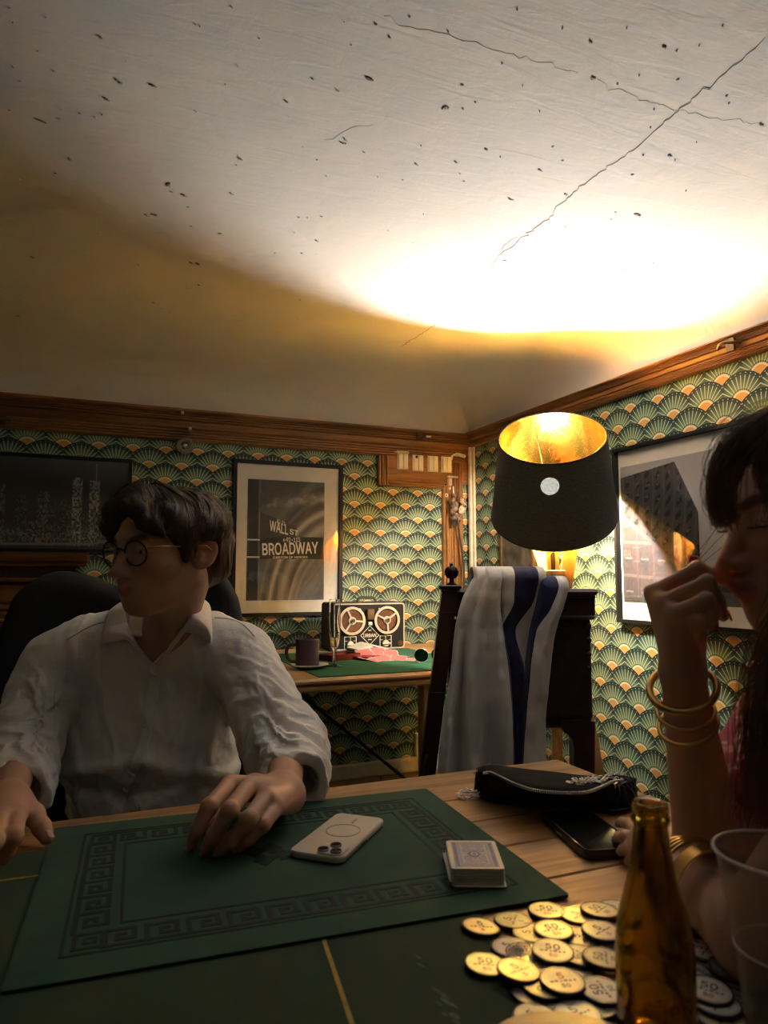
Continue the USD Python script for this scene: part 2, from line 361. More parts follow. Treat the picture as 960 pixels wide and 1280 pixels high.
# ================================================================== shell of the room
X0, Y0 = -2.3, -2.2
struct('wall_back', bx((X0 - .1, WALL_Y, 0), (WALL_X + .1, WALL_Y + .1, TRIM_Z + .01)), M['paper_back'])
struct('wall_right', bx((WALL_X, Y0 - .1, 0), (WALL_X + .1, WALL_Y, TRIM_Z + .01)), M['paper_right'])
struct('wall_left', bx((X0 - .1, Y0 - .1, 0), (X0, WALL_Y, TRIM_Z + .01)), M['pale_wall'])
struct('wall_front', bx((X0, Y0 - .1, 0), (WALL_X, Y0, TRIM_Z + .01)), M['pale_wall'])
floor = tag(UsdGeom.Xform.Define(stage, '/World/floor'), kind='structure')
obj('subfloor', bx((X0, Y0, -.06), (WALL_X, WALL_Y, -.022)), M['floor'], floor)
for k in range(29):
    x = X0 + k * .145
    obj('plank', bx((x + .001, Y0, -.022), (min(x + .144, WALL_X), WALL_Y, 0), .002), M['floor'], floor)

def ceiling():
    B = 0.28
    near = B * (1 - np.cos(np.linspace(0, np.pi / 2, 22)))
    def axis(lo, hi):
        return np.r_[lo + near, np.linspace(lo + B, hi - B, 30)[1:-1], (hi - near)[::-1]]
    xs, ys = axis(X0, WALL_X), axis(Y0, WALL_Y)
    prof = lambda s: TRIM_Z + (CEIL_Z - TRIM_Z) * np.sqrt(np.clip(1 - (1 - np.clip(s / B, 0, 1)) ** 2, 0, 1))
    X, Y = np.meshgrid(xs, ys, indexing='ij')
    Z = np.minimum.reduce([prof(X - X0), prof(WALL_X - X), prof(Y - Y0), prof(WALL_Y - Y)])
    P = np.stack([X, Y, Z], -1); a, b = X.shape
    top = P.copy(); top[..., 2] = CEIL_Z + .06
    i, j = np.meshgrid(np.arange(a - 1), np.arange(b - 1), indexing='ij')
    q = np.stack([i * b + j, i * b + j + 1, (i + 1) * b + j + 1, (i + 1) * b + j], -1).reshape(-1, 4); N = a * b
    loop = np.r_[np.arange(b), np.arange(1, a) * b + b - 1, (a - 1) * b + np.arange(b - 2, -1, -1), np.arange(a - 2, 0, -1) * b]; l2 = np.roll(loop, -1)
    q = np.vstack([q, q[:, ::-1] + N, np.stack([loop, loop + N, l2 + N, l2], 1)])
    return trimesh.Trimesh(np.vstack([P.reshape(-1, 3), top.reshape(-1, 3)]), np.vstack([q[:, [0, 1, 2]], q[:, [0, 2, 3]]]), process=False)
ceil = struct('ceiling', ceiling(), M['plaster'], smooth=25)
rng = np.random.default_rng(5)
def ribbon(pix, w, jit=3.0, thick=.0012, seed=0):
    """A crack in the flat ceiling: a thin jagged strip that follows frame positions."""
    r = np.random.default_rng(seed); P = np.array([on_z(x, y, CEIL_Z)[:2] for x, y in pix])
    s = np.r_[0, np.cumsum(np.linalg.norm(np.diff(P, axis=0), axis=1))]; n = max(8, int(s[-1] / .012)); t = np.linspace(0, s[-1], n)
    Q = np.stack([np.interp(t, s, P[:, k]) for k in range(2)], 1) + r.normal(0, .0011 * jit, (n, 2)) + .004 * jit * (np.stack([meshkit.noise(np.stack([t * 22, 0 * t + k * 7.3 + seed, 0 * t], 1)) for k in range(2)], 1) - .5)
    d = np.gradient(Q, axis=0); nn = np.stack([-d[:, 1], d[:, 0]], 1); nn /= np.linalg.norm(nn, axis=1, keepdims=True) + 1e-9
    ww = w * (0.35 + 1.1 * r.random(n))[:, None] * np.clip(np.minimum(np.arange(n), np.arange(n)[::-1]) / 4, .1, 1)[:, None]
    g = np.stack([np.c_[Q - nn * ww, np.full(n, CEIL_Z - thick)], np.c_[Q + nn * ww, np.full(n, CEIL_Z - thick)]], 1)
    return sheet(g, thick)
main = [(955, 45), (905, 92), (872, 118), (840, 148), (800, 178), (768, 204), (738, 226), (708, 250), (676, 280), (648, 302), (625, 318), (612, 340), (604, 362), (585, 378), (556, 396), (528, 416), (500, 434)]
obj('crack', ribbon(main, .0006, seed=1), M['crack'], ceil)
obj('crack', ribbon([(480, 22), (520, 36), (566, 46), (610, 58), (650, 70), (690, 80), (724, 92)], .00025, thick=.0005, seed=2), M['hairline'], ceil)
obj('crack', ribbon([(740, 96), (800, 122), (850, 138), (905, 150), (958, 158)], .0002, thick=.0005, seed=3), M['hairline'], ceil)
obj('crack', ribbon([(625, 318), (640, 300), (650, 296)], .0008, seed=4), M['crack'], ceil)
obj('crack', ribbon([(404, 178), (430, 164), (446, 157), (468, 155)], .00025, thick=.0005, seed=6), M['hairline'], ceil)
def chip(x, y, a, b, rot, seed):
    r = np.random.default_rng(seed); c = on_z(x, y, CEIL_Z); k = 9; t = np.arange(k) * 2 * np.pi / k
    rad = 0.6 + 0.55 * r.random(k); p = np.stack([a * rad * np.cos(t), b * rad * np.sin(t)], 1)
    p = p @ np.array([[math.cos(rot), math.sin(rot)], [-math.sin(rot), math.cos(rot)]])
    m = prism(sg.Polygon(p).buffer(0), .0022); m.apply_translation(c - np.array([0, 0, .002])); return m
marks = [(461, 98, 8, 3), (132, 123, 5, 3), (148, 101, 7, 4), (357, 126, 3, 2), (556, 134, 3, 7), (740, 97, 5, 4), (797, 268, 9, 3.5), (210, 230, 2.5, 8), (229, 243, 6, 3), (300, 198, 5, 2.5), (246, 329, 5, 3), (40, 321, 4, 2.5), (238, 328, 4, 2), (192, 268, 6, 3), (125, 46, 3, 3), (86, 198, 2, 6), (50, 150, 14, 1.6), (836, 194, 4, 3), (190, 106, 6, 2), (288, 241, 4, 2), (519, 204, 5, 2), (607, 186, 3, 2), (674, 212, 4, 2), (637, 248, 6, 2), (569, 202, 3, 2), (781, 336, 3, 2), (950, 155, 5, 2), (427, 178, 5, 1.5), (430, 173, 7, 1.5), (706, 242, 3, 2), (737, 52, 5, 2), (829, 58, 4, 2), (420, 112, 5, 1.5), (395, 300, 3, 2), (182, 268, 4, 2)]
dark = []; light = []
for k, (x, y, a, b) in enumerate(marks):
    s = abs(on_z(x + 1, y, CEIL_Z)[0] - on_z(x, y, CEIL_Z)[0]) * .82
    dark.append(chip(x, y, a * s * .8, b * s * .8, .35 + rng.normal(0, .3), k)); light.append(chip(x + 2, y + 1.5, a * s * .75, b * s * .75, .35 + rng.normal(0, .3), k + 100))
for k in range(120):
    x, y = rng.uniform(10, 950), rng.uniform(5, 395)
    s = abs(on_z(x + 1, y, CEIL_Z)[0] - on_z(x, y, CEIL_Z)[0]); q = chip(x, y, rng.uniform(.8, 2.6) * s, rng.uniform(.6, 1.2) * s, rng.uniform(-.5, .9), k + 300)
    (dark if k % 3 == 0 else light).append(q)
obj('chip_scars', dark, M['chip_dark'], ceil, kind='stuff'); obj('paint_flakes', light, M['chip_light'], ceil, kind='stuff')

# ------------------------------------------------------------------ mouldings
def reeds(z0, z1, n, base, r):
    """Profile (out, z) of a reeded board: n half-round beads on a board."""
    h = (z1 - z0) / n; pts = [(0, z0), (base, z0)]
    for k in range(n):
        c = z0 + (k + .5) * h
        for a in np.linspace(-math.pi / 2, math.pi / 2, 7): pts.append((base + r * math.cos(a), c + h * .48 * math.sin(a)))
    return pts + [(base, z1), (0, z1)]
def back_profile(z0, z1):
    e = lambda t: z0 + (z1 - z0) * t
    p = [(0, e(0)), (.014, e(0))]
    for k in range(4):
        c = .06 + k * .085
        for a in np.linspace(-1.45, 1.45, 6): p.append((.016 + .008 * math.cos(a), e(c + .04 * math.sin(a))))
    p += [(.020, e(.40)), (.026, e(.42)), (.030, e(.60)), (.024, e(.62))]
    for k in range(3):
        c = .675 + k * .075
        for a in np.linspace(-1.45, 1.45, 6): p.append((.026 + .010 * math.cos(a), e(c + .035 * math.sin(a))))
    return p + [(.044, e(.90)), (.050, e(.94)), (.050, e(1)), (0, e(1))]
m = sweep_x([(WALL_Y - o, z) for o, z in back_profile(1.737, TRIM_Z + .004)], X0, WALL_X)
struct('trim_1', m, M['trim'], smooth=35)
m = sweep_x([(o, z) for o, z in back_profile(1.806, TRIM_Z + .006)], 0, WALL_Y - .05 - Y0)
v = m.vertices.copy(); m.vertices = np.stack([WALL_X - v[:, 1], Y0 + v[:, 0], v[:, 2]], 1); m.invert()
struct('trim_2', m, M['trim_r'], smooth=35)
# the boxed casing in the corner: a cross board under the trim, carved edges, an upright
cas = tag(UsdGeom.Xform.Define(stage, '/World/trim_3'), kind='structure')
cx0, cx1, cz0, cz1 = 1.325, 1.70, 1.585, 1.735; F = WALL_Y
obj('board', bx((cx0 + .045, F - .02, cz0 + .03), (WALL_X - .002, F, cz1 + .02)), M['trim_h'], cas)
for k in range(4):
    x = cx0 + k * .013; obj('reed', bx((x, F - .030 - .004 * (k % 2), cz0), (x + .012, F, cz1 + .002), .004), M['trim_v'], cas)
for k in range(3):
    z = cz0 + k * .012; obj('reed', bx((cx0 + .05, F - .030 - .004 * (k % 2), z), (1.69, F, z + .0115), .004), M['trim_h'], cas)
for k, x in enumerate(np.arange(1.685, 1.80, .0145)):
    obj('reed', bx((x, F - .026 - .007 * (k in (1, 4, 6)), .84), (x + .0138, F, cz1 - .01 if k > 1 else cz0 + .02), .004), M['trim_v'], cas)
struct('trim_4', [bx((WALL_X - .012, F - .070, .85), (WALL_X, F - .022, 1.815), .003), bx((WALL_X - .024, F - .054, .85), (WALL_X - .01, F - .030, 1.81), .004)], M['cream_paint'])
for k, (x, top) in enumerate([(503, 567), (522, 569), (540.5, 570), (557.5, 571)]):
    a, b = on_y(x, top, F - .02), on_y(x + .5, top + 20, F - .02); w = .026
    t = thing('rocker_switch', f'white double switch on the corner casing, {["first from the left under a cracked plaster edge", "second from the left with a small dark mark", "third from the left", "last before the white conduit"][k]}', 'switch', (a[0], F - .0205, (a[2] + b[2]) / 2), group='white double switches on the corner casing')
    hh = (a[2] - b[2]) / 2
    obj('plate', bx((-w - .004, -.006, -hh), (w + .004, 0, hh), .002), M['white_plastic'], t)
    for s in (-1, 1): obj('rocker', bx((s * w * .5 - w * .46, -.013, -hh * .93), (s * w * .5 + w * .46, -.005, hh * .93), .002), M['white_plastic'], t)
    if k == 1: obj('dark_mark', bx((-.018, -.0138, .022), (-.006, -.0131, .036)), M['black_plastic'], t)
    if k == 0: obj('plaster_edge', [bx((-.036, -.012, hh - .002), (.034, 0, hh + .012), .004), bx((-.05, -.01, hh + .001), (-.03, 0, hh + .008), .003)], M['cream_paint'], t)
t = thing('conduit', 'short white cable conduit bent over the top corner of the casing', 'conduit', (0, 0, 0))
pts = [on_y(564, 575, F - .03), on_y(565.5, 570, F - .03), on_y(569, 568.5, F - .03), on_y(581, 571, F - .03)]
obj('conduit_bend', tube(spline(pts, 16), [.006] * 7 + [.010] * 9, 10), M['white_plastic'], t, True)
obj('clip', bx(on_y(558, 595, F - .018), on_y(573, 597.5, F - .035), .002), M['white_plastic'], t)
obj('conduit_box', [bx(on_y(559, 598, F - .018), on_y(565.5, 607, F - .036), .003), bx(on_y(560, 609, F - .018), on_y(564, 612, F - .034), .002)], M['cream_paint'], t)
obj('cable', tube([on_y(566.5, 608, F - .032), on_y(567, 618, F - .034), on_y(566.5, 626, F - .032)], .004, 8), M['white_plastic'], t, True)
c = on_y(558, 619, F - .036)
solo('screw_eye', ring(c, (0, 1, .1), .007, .0025, 20, 8), M['white_plastic'], 'small pale screw eye at the top of the upright casing', 'hook', smooth=True)
# skirting
sk = tag(UsdGeom.Xform.Define(stage, '/World/baseboard_back'), kind='structure')
obj('cap_rail', bx((X0, F - .028, .195), (WALL_X - .02, F, .262), .006), M['cream_paint'], sk)
for k in range(8): obj('panel', bx((X0 + k * .52 + .002, F - .018, 0), (min(X0 + (k + 1) * .52 - .002, WALL_X - .02), F, .196), .003), M['skirt_wood'], sk)
sk = tag(UsdGeom.Xform.Define(stage, '/World/baseboard_right'), kind='structure')
obj('cap_rail', bx((WALL_X - .028, Y0, .195), (WALL_X, F - .03, .262), .006), M['cream_paint'], sk)
obj('panel', bx((WALL_X - .018, Y0, 0), (WALL_X, F - .03, .196), .003), M['skirt_wood'], sk)
a, b = on_y(519.5, 918, F - .02), on_y(527, 944, F - .02)
t = thing('wall_socket', 'white upright socket box low on the wall under the far table', 'socket', ((a[0] + b[0]) / 2, F, (a[2] + b[2]) / 2))
obj('box', bx((-.016, -.03, -.055), (.016, 0, .055), .004), M['white_plastic'], t); obj('rocker', bx((-.01, -.036, -.03), (.01, -.028, .03), .003), M['white_plastic'], t)

# ------------------------------------------------------------------ small things on the mouldings
def knob(x, y, label, out=.05):
    c = on_y(x, y, F - out); t = thing('picture_screw', label, 'knob', c)
    obj('stem', tube([(0, 0, 0), (0, .03, 0)], .003, 8), M['chrome'], t, True); m = trimesh.creation.icosphere(2, .008); obj('ball', m, M['white_plastic'], t, True)
knob(228, 516, 'small white ball-headed knob on the upper edge of the wooden trim'); knob(237.5, 536, 'small white ball-headed knob just above the hanging glass ring')
c = on_y(231.5, 557, F - .035)
t = thing('hanging_ornament', 'round glass ring ornament hung from the wooden trim above the man', 'ornament', c)
g = G(); M['glass_amber'] = g.done('amber_glass', g.bsdf(base_color=(.75, .62, .5), roughness=.08, transmission_weight=.7, ior=1.45))
obj('glass_ring', ring((0, 0, 0), (0, 1, 0), .028, .0105, 40, 12), M['glass_amber'], t, True)
obj('centre_stud', move(trimesh.creation.icosphere(2, .012), scale=(1, .6, 1)), M['chrome'], t, True)
obj('hook_wire', tube([(.01, 0, .036), (.014, .005, .055), (.012, .02, .07)], .003, 8), M['bronze'], t, True)
def hook(p, into, label):
    t = thing('iron_hook', label, 'hook', p); i = np.asarray(into, float); s = np.cross(i, [0, 0, 1.0])
    obj('plate', bx(i * .03 - s * .014 + np.array([0, 0, -.02]), i * .02 + s * .014 + np.array([0, 0, .02])), M['bronze'], t)
    obj('hook_arm', tube(spline([i * .03 + s * .03, i * -.004 + s * .015, i * -.012 - s * .004, i * -.006 - s * .022 + np.array([0, 0, -.012])], 14), .006, 8), M['bronze'], t, True)
hook(on_y(527, 544, F - .07), (0, 1, 0), 'dark rusty iron hook on the trim over the switches'); hook(on_x(906, 430, WALL_X - .07), (1, 0, 0), 'dark iron hook on the trim above the bridge picture')
hook(on_y(2, 524, F - .07), (0, 1, 0), 'dark iron hook on the trim above the night skyline picture')
c = on_y(535, 546, F - .055); solo('wall_plug', bx(c - [.014, .01, .004], c + [.014, .006, .004], .002), M['white_plastic'], 'small white plastic stick on the trim beside the rusty hook', 'plug')
# ================================================================== the standing lamp with the tilted shade
def shade_mats():
    g = G(); o = g.obj()
    wx, wy, wz = g.xyz(o)
    weave = g.noise(g.map(o, (900, 900, 160)), 1.0, 2); weave2 = g.noise(g.map(o, (60, 60, 1400)), 1.0, 2)
    w = g.m('multiply', g.m('add', weave, weave2), 0.5)
    col = g.mix(g.step(w, .35, .65), (.030, .029, .027), (.11, .107, .10))
    fab = g.bsdf(base_color=col, roughness=.85, specular_ior_level=.25, normal=g.bump(w, .4, .001))
    tr = g.add('transparent_bsdf', 'BSDF', color=(1, 1, .95))
    f = g.m('multiply_add', g.step(g.noise(o, 420, 2, .6), .30, .70), .05, .04)
    mx = g.add('mix_closure', 'closure', fac=f, closure1=fab, closure2=tr)
    M['shade_cloth'] = g.done('black_shade_cloth', mx)
    g = G(); o = g.obj()
    n = g.noise(g.map(o, (26, 26, 4)), 1.0, 3, .6)
    gold = g.bsdf(base_color=(.95, .52, .085), metallic=1.0, roughness=.16, normal=g.bump(n, .16, .012))
    tr = g.add('transparent_bsdf', 'BSDF')
    mx = g.add('mix_closure', 'closure', fac=.008, closure1=gold, closure2=tr)
    M['shade_gold'] = g.done('gold_lining', mx)
    g = G(); e = g.add('emission', 'emission', color=BULB_COLOR, strength=BULB_STRENGTH)
    M['bulb'] = g.done('lit_bulb', e)
    M['lamp_wood'] = wood('lamp_wood', (.34, .17, .05), (.62, .38, .14), 2, 1.0, .45, .15, world=False)
shade_mats()
ZU_ = np.array([0, 0, 1.0])
def lamp():
    c = at(690, 546, 2.4); Rt, Rb, L = .180, .226, .318
    tc = (CAM - c) * [1, 1, 0]; tc /= np.linalg.norm(tc); tau = math.radians(40)
    n = math.cos(tau) * np.array([0, 0, 1.0]) + math.sin(tau) * tc; side = np.cross(tc, [0, 0, 1.0])
    n = n + side * -.02; n /= np.linalg.norm(n)
    bulb = at(688, 608, 2.485); low = c - n * L
    feet = []
    t = thing('floor_lamp', 'wooden tripod floor lamp with tilted black shade lined in gold and a lit bulb', 'lamp', (c[0], c[1], 0)); o = np.array([c[0], c[1], 0])
    ax = lambda m: frame(m, c - o, side, np.cross(n, side))
    def wall(r0, r1, z0, z1):                # a single layer of cloth or foil
        m = lathe([(r0, z0), (r0 * .5 + r1 * .5, (z0 + z1) / 2), (r1, z1)], 128); return m
    # the shade is built with its axis along z from the bottom (-L) to the top rim (0)
    sh = obj('lamp_shade', ax(wall(Rb, Rt, -L, 0)), M['shade_cloth'], t, True, label='black woven cloth shade')
    obj('gold_lining', ax(wall(Rb - .0025, Rt - .0025, -L + .001, -.001)), M['shade_gold'], sh, True, label='shiny gold foil lining')
    obj('rim_wire', [ax(ring((0, 0, 0), (0, 0, 1), Rt, .0022, 96, 6)), ax(ring((0, 0, -L), (0, 0, 1), Rb, .0022, 96, 6))], M['black_metal'], sh, True)
    b = bulb - o
    bl = obj('bulb', move(trimesh.creation.icosphere(3, .030), b), M['bulb'], t, True, label='lit white round bulb')
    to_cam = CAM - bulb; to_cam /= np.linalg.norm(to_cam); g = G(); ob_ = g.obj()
    M['added_glow'] = g.done('added_bulb_glow', g.add('emission', 'emission', color=(1.0, .97, .88), strength=g.m('multiply_add', g.step(g.noise(ob_, 260, 2), .35, .65), .022, .024)))  # added emitter: gives the round spot of the bulb on the cloth
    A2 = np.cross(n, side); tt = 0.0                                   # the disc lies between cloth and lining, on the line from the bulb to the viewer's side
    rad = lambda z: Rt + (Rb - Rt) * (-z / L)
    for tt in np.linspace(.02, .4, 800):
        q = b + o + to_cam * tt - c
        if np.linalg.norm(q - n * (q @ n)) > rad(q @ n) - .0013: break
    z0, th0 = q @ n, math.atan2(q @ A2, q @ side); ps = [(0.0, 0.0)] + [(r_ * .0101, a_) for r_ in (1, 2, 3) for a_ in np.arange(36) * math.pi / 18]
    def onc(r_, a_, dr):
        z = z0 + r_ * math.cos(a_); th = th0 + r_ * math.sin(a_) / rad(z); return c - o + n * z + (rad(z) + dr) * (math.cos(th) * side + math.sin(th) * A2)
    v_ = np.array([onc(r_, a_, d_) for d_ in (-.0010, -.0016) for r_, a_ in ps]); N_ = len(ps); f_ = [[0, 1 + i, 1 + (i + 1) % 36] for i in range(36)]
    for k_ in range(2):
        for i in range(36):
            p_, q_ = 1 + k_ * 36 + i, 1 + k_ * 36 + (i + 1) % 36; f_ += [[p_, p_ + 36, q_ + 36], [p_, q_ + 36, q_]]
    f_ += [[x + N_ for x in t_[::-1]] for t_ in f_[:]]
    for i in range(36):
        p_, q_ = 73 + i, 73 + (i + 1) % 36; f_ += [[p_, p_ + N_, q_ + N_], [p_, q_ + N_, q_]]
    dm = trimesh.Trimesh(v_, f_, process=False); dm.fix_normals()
    obj('added_glow_disc', dm, M['added_glow'], bl, label='small round glowing disc added behind the cloth in place of the bulb seen through it')
    k = b - n * .055
    obj('socket', frame(lathe([(0, -.045), (.02, -.045), (.022, -.03), (.021, .01), (.016, .028), (0, .03)], 24), k, side, np.cross(n, side)), M['black_plastic'], t, 30)
    for q in range(3):
        a = q * 2.094 + .9; e = c - o + Rt * .99 * (math.cos(a) * side + math.sin(a) * np.cross(n, side)) - n * .004
        obj('spider_wire', tube([k - n * .02, e], .0018, 6), M['chrome'], sh, True)
    def leg(pts, w, th):
        P = spline(pts, 28); T = np.gradient(P, axis=0); T /= np.linalg.norm(T, axis=1, keepdims=True)
        s = RIGHT - T * (T @ RIGHT)[:, None]; s /= np.linalg.norm(s, axis=1, keepdims=True); u = np.cross(s, T)
        g = [P + s * w / 2 * i + u * th / 2 * j for i, j in ((-1, -1), (1, -1), (1, 1), (-1, 1))]
        v = np.stack(g, 1).reshape(-1, 3); K = len(P); f = []
        for i in range(K - 1):
            for j in range(4):
                a, b2 = i * 4 + j, i * 4 + (j + 1) % 4; f += [[a, b2, b2 + 4], [a, b2 + 4, a + 4]]
        f += [[0, 2, 1], [0, 3, 2], [K * 4 - 4, K * 4 - 3, K * 4 - 2], [K * 4 - 4, K * 4 - 2, K * 4 - 1]]
        m = trimesh.Trimesh(v - o, f, process=False); m.fix_normals(); return m
    def foot(p, q):
        d = q - p; return p + d * (p[2] / (p[2] - q[2]))
    p, q = at(724, 850, 2.32), at(745, 960, 2.26)
    obj('leg', leg([at(664, 660, 2.54), at(677, 700, 2.52), at(692, 742, 2.46), p, q, foot(p, q)], .042, .016), M['lamp_wood'], t)
    p, q = at(680, 860, 2.46), at(668, 960, 2.44)
    obj('leg', leg([at(716, 660, 2.46), at(711, 700, 2.46), at(704, 745, 2.46), p, q, foot(p, q)], .046, .016), M['lamp_wood'], t)
    p, q = at(694, 780, 2.56), at(696, 900, 2.72)
    obj('leg', leg([at(690, 668, 2.46), at(691, 710, 2.49), p, q, foot(p, q)], .040, .016), M['lamp_wood'], t)
    hub = at(692, 716, 2.45) - o
    obj('hub', bx(hub - [.032, .03, .010], hub + [.032, .03, .010], .004), M['lamp_wood'], t)
    obj('stem', tube([hub, k - n * .03], .008, 12), M['black_metal'], t, True)
lamp()
# ================================================================== pictures on the walls
M['frame_black'] = plain('black_frame', (.010, .010, .010), .5, specular_ior_level=.25)
M['mat_board'] = plain('cream_mat_board', (.80, .77, .68), .8, vary=.02)
M['print'] = vcol('printed_paper', .7)
M['ink_white'] = plain('print_white', (.92, .90, .84), .7, vary=.03)
M['ink_dark'] = plain('print_dark', (.02, .02, .02), .7)
def glass_pane():
    g = G(); t = g.add('transparent_bsdf', 'BSDF', color=(.97, .97, .97)); s = g.add('glossy_bsdf', 'BSDF', color=(1, 1, 1), roughness=.03)
    ge = g.add('geometry'); d = g.m('absolute', g.add('vector_math', 'value', math_type='dot_product', vector1=Ref(ge + '.normal'), vector2=Ref(ge + '.incoming')))
    f = g.m('multiply_add', g.m('power', g.m('subtract', 1.0, d), 5.0), .94, .05)
    return g.done('picture_glass', g.add('mix_closure', 'closure', fac=f, closure1=t, closure2=s))
M['pane'] = glass_pane()
def framed(name, label, w, h, origin, xdir, fw, depth, fn, inner, nx, ny, mat_board=True, glass=True):
    """A framed print whose lower left corner is at origin; xdir runs to the right in the wall's plane. inner = print's x0, y0, x1, y1."""
    t = thing(name, label, 'picture', origin); ydir = np.array([0, 0, 1.0]); out = np.cross(xdir, ydir)
    fr = lambda m: frame(m, (0, 0, 0), xdir, ydir)
    ring_ = sg.box(0, 0, w, h).difference(sg.box(fw, fw, w - fw, h - fw))
    obj('frame', fr(slab(ring_, .002, depth, 0)), M['frame_black'], t)
    obj('backing', fr(bx((fw * .5, fw * .5, .003), (w - fw * .5, h - fw * .5, .006))), M['mat_board'], t)
    x0, y0, x1, y1 = inner
    m, c = picture(x1 - x0, y1 - y0, nx, ny, fn); m.apply_translation([x0, y0, .0068])
    pr = obj('print', fr(m), M['print'], t, col=c)
    if glass: obj('glass', fr(bx((fw * .8, fw * .8, depth * .55), (w - fw * .8, h - fw * .8, depth * .55 + .0015))), M['pane'], t)
    return t, pr, fr
def fb(x, y, s, seed=0, oct=4): return meshkit.fbm(np.stack([x * s, y * s, 0 * x + seed * 3.7], 1), oct, seed)
# --- street signs in a black frame on the far wall
def signs(x, y):
    # x 0..w, y 0..h of the print (w .355, h .525); blurred dark street scene with light streaks
    u, v = x / .355, y / .525
    d = v - .55 * u
    base = .055 + .05 * fb(x, y, 9, 1)
    st = fb(u * .9 + 0 * v, v * 0 + (v - .35 * u - .25 * u * u) * 9, 1.0, 4, 5)
    base = base + .16 * np.clip(st - .45, 0, 1) * 2
    arc = np.abs(np.hypot(u - 1.25, v + .15) - .82); base = base + .20 * np.exp(-(arc / .05) ** 2) + .13 * np.exp(-((arc - .14) / .03) ** 2)
    for r_, a_, w_ in ((.62, .10, .02), (.70, .13, .015), (.95, .16, .03), (1.08, .06, .02)): base += a_ * np.exp(-((np.hypot(u - 1.25, v + .15) - r_) / w_) ** 2)
    top = np.clip((v - .62) * 3, 0, 1); base = base * (1 - .35 * top) + .03 * top * fb(x, y, 20, 3)
    base += .16 * np.exp(-((v - .80 - .12 * u) / .035) ** 2) * np.clip(u - .15, 0, 1)
    car = np.exp(-((v - .88 - .10 * (u - .6)) / .045) ** 2) * (u > .25) * (fb(x, y, 55, 6, 3) > .52); base += .10 * car
    base = np.where((u < .15), .035 + .02 * fb(x, y, 30, 8), base); base += np.where((u > .145) & (u < .165), .06, 0)
    g = np.clip(base * 1.35, .012, .6)
    return np.stack([g * 1.0, g * .97, g * .93], 1)
w, h = .525, .715
o = np.array([.615, WALL_Y - .0005, .957])
t, pr, fr = framed('framed_street_sign_print', 'black framed print of old street signs in a cream mat on the far wall', w, h, o, np.array([1.0, 0, 0]), .016, .024, signs, (.068, .072, .437, .628), 90, 130)
def sign(poly, z0, z1, mat): obj('sign_plate', fr(move(prism(sg.Polygon(poly), z1 - z0), (0, 0, z0))), mat, pr)
def words(s, height, loc, rot, mat, bold=True, fit=None, slope=0.0):
    m = meshkit.text_mesh(s, height, .0003, bold); m.apply_translation([-m.bounds[0][0], -m.bounds[0][1], 0])
    if fit: m.apply_scale([fit / m.extents[0], 1, 1])
    m.apply_transform(np.array([[1, 0, 0, 0], [slope, 1, 0, 0], [0, 0, 1, 0], [0, 0, 0, 1.0]]))
    obj('lettering', fr(move(m, loc, rot)), mat, pr)
M['sign_gray'] = plain('sign_grey', (.05, .05, .047), .7); M['sign_gray2'] = plain('sign_grey_dim', (.085, .083, .078), .7)
# WALL ST, tilted behind, then BROADWAY in front
sign([(.128, .478), (.300, .412), (.300, .352), (.128, .352)], .0072, .0078, M['sign_gray2'])
words('41-21', .018, (.205, .430, .0079), 0, M['ink_white'], fit=.04, slope=-.36); words('WALL', .046, (.172, .392, .0079), 0, M['ink_white'], fit=.088, slope=-.22); words('ST', .024, (.268, .378, .0079), 0, M['ink_white'], slope=-.22)
sign([(.128, .262), (.432, .262), (.432, .366), (.30, .366), (.128, .356)], .0080, .0088, M['sign_gray'])
words('\u219092-113', .020, (.236, .340, .0089), .02, M['ink_white'], fit=.082)
words('BROADWAY', .052, (.140, .277, .0089), .045, M['ink_white'], fit=.268)
words('CANYON OF HEROES', .010, (.19, .263, .0089), .02, M['ink_white'], True, fit=.165)
m_ = cat([bx((.128, .262, .0088), (.432, .2635, .0090)), bx((.30, .3645, .0088), (.432, .366, .0090)), bx((.428, .262, .0088), (.432, .366, .0090))]); obj('sign_border', fr(m_), M['sign_gray2'], pr)
[obj('sign_bracket', fr(bx((.07, z_, .0070), (.13, z_ + .007, .0076))), M['ink_white'], pr) for z_ in (.345, .266)]

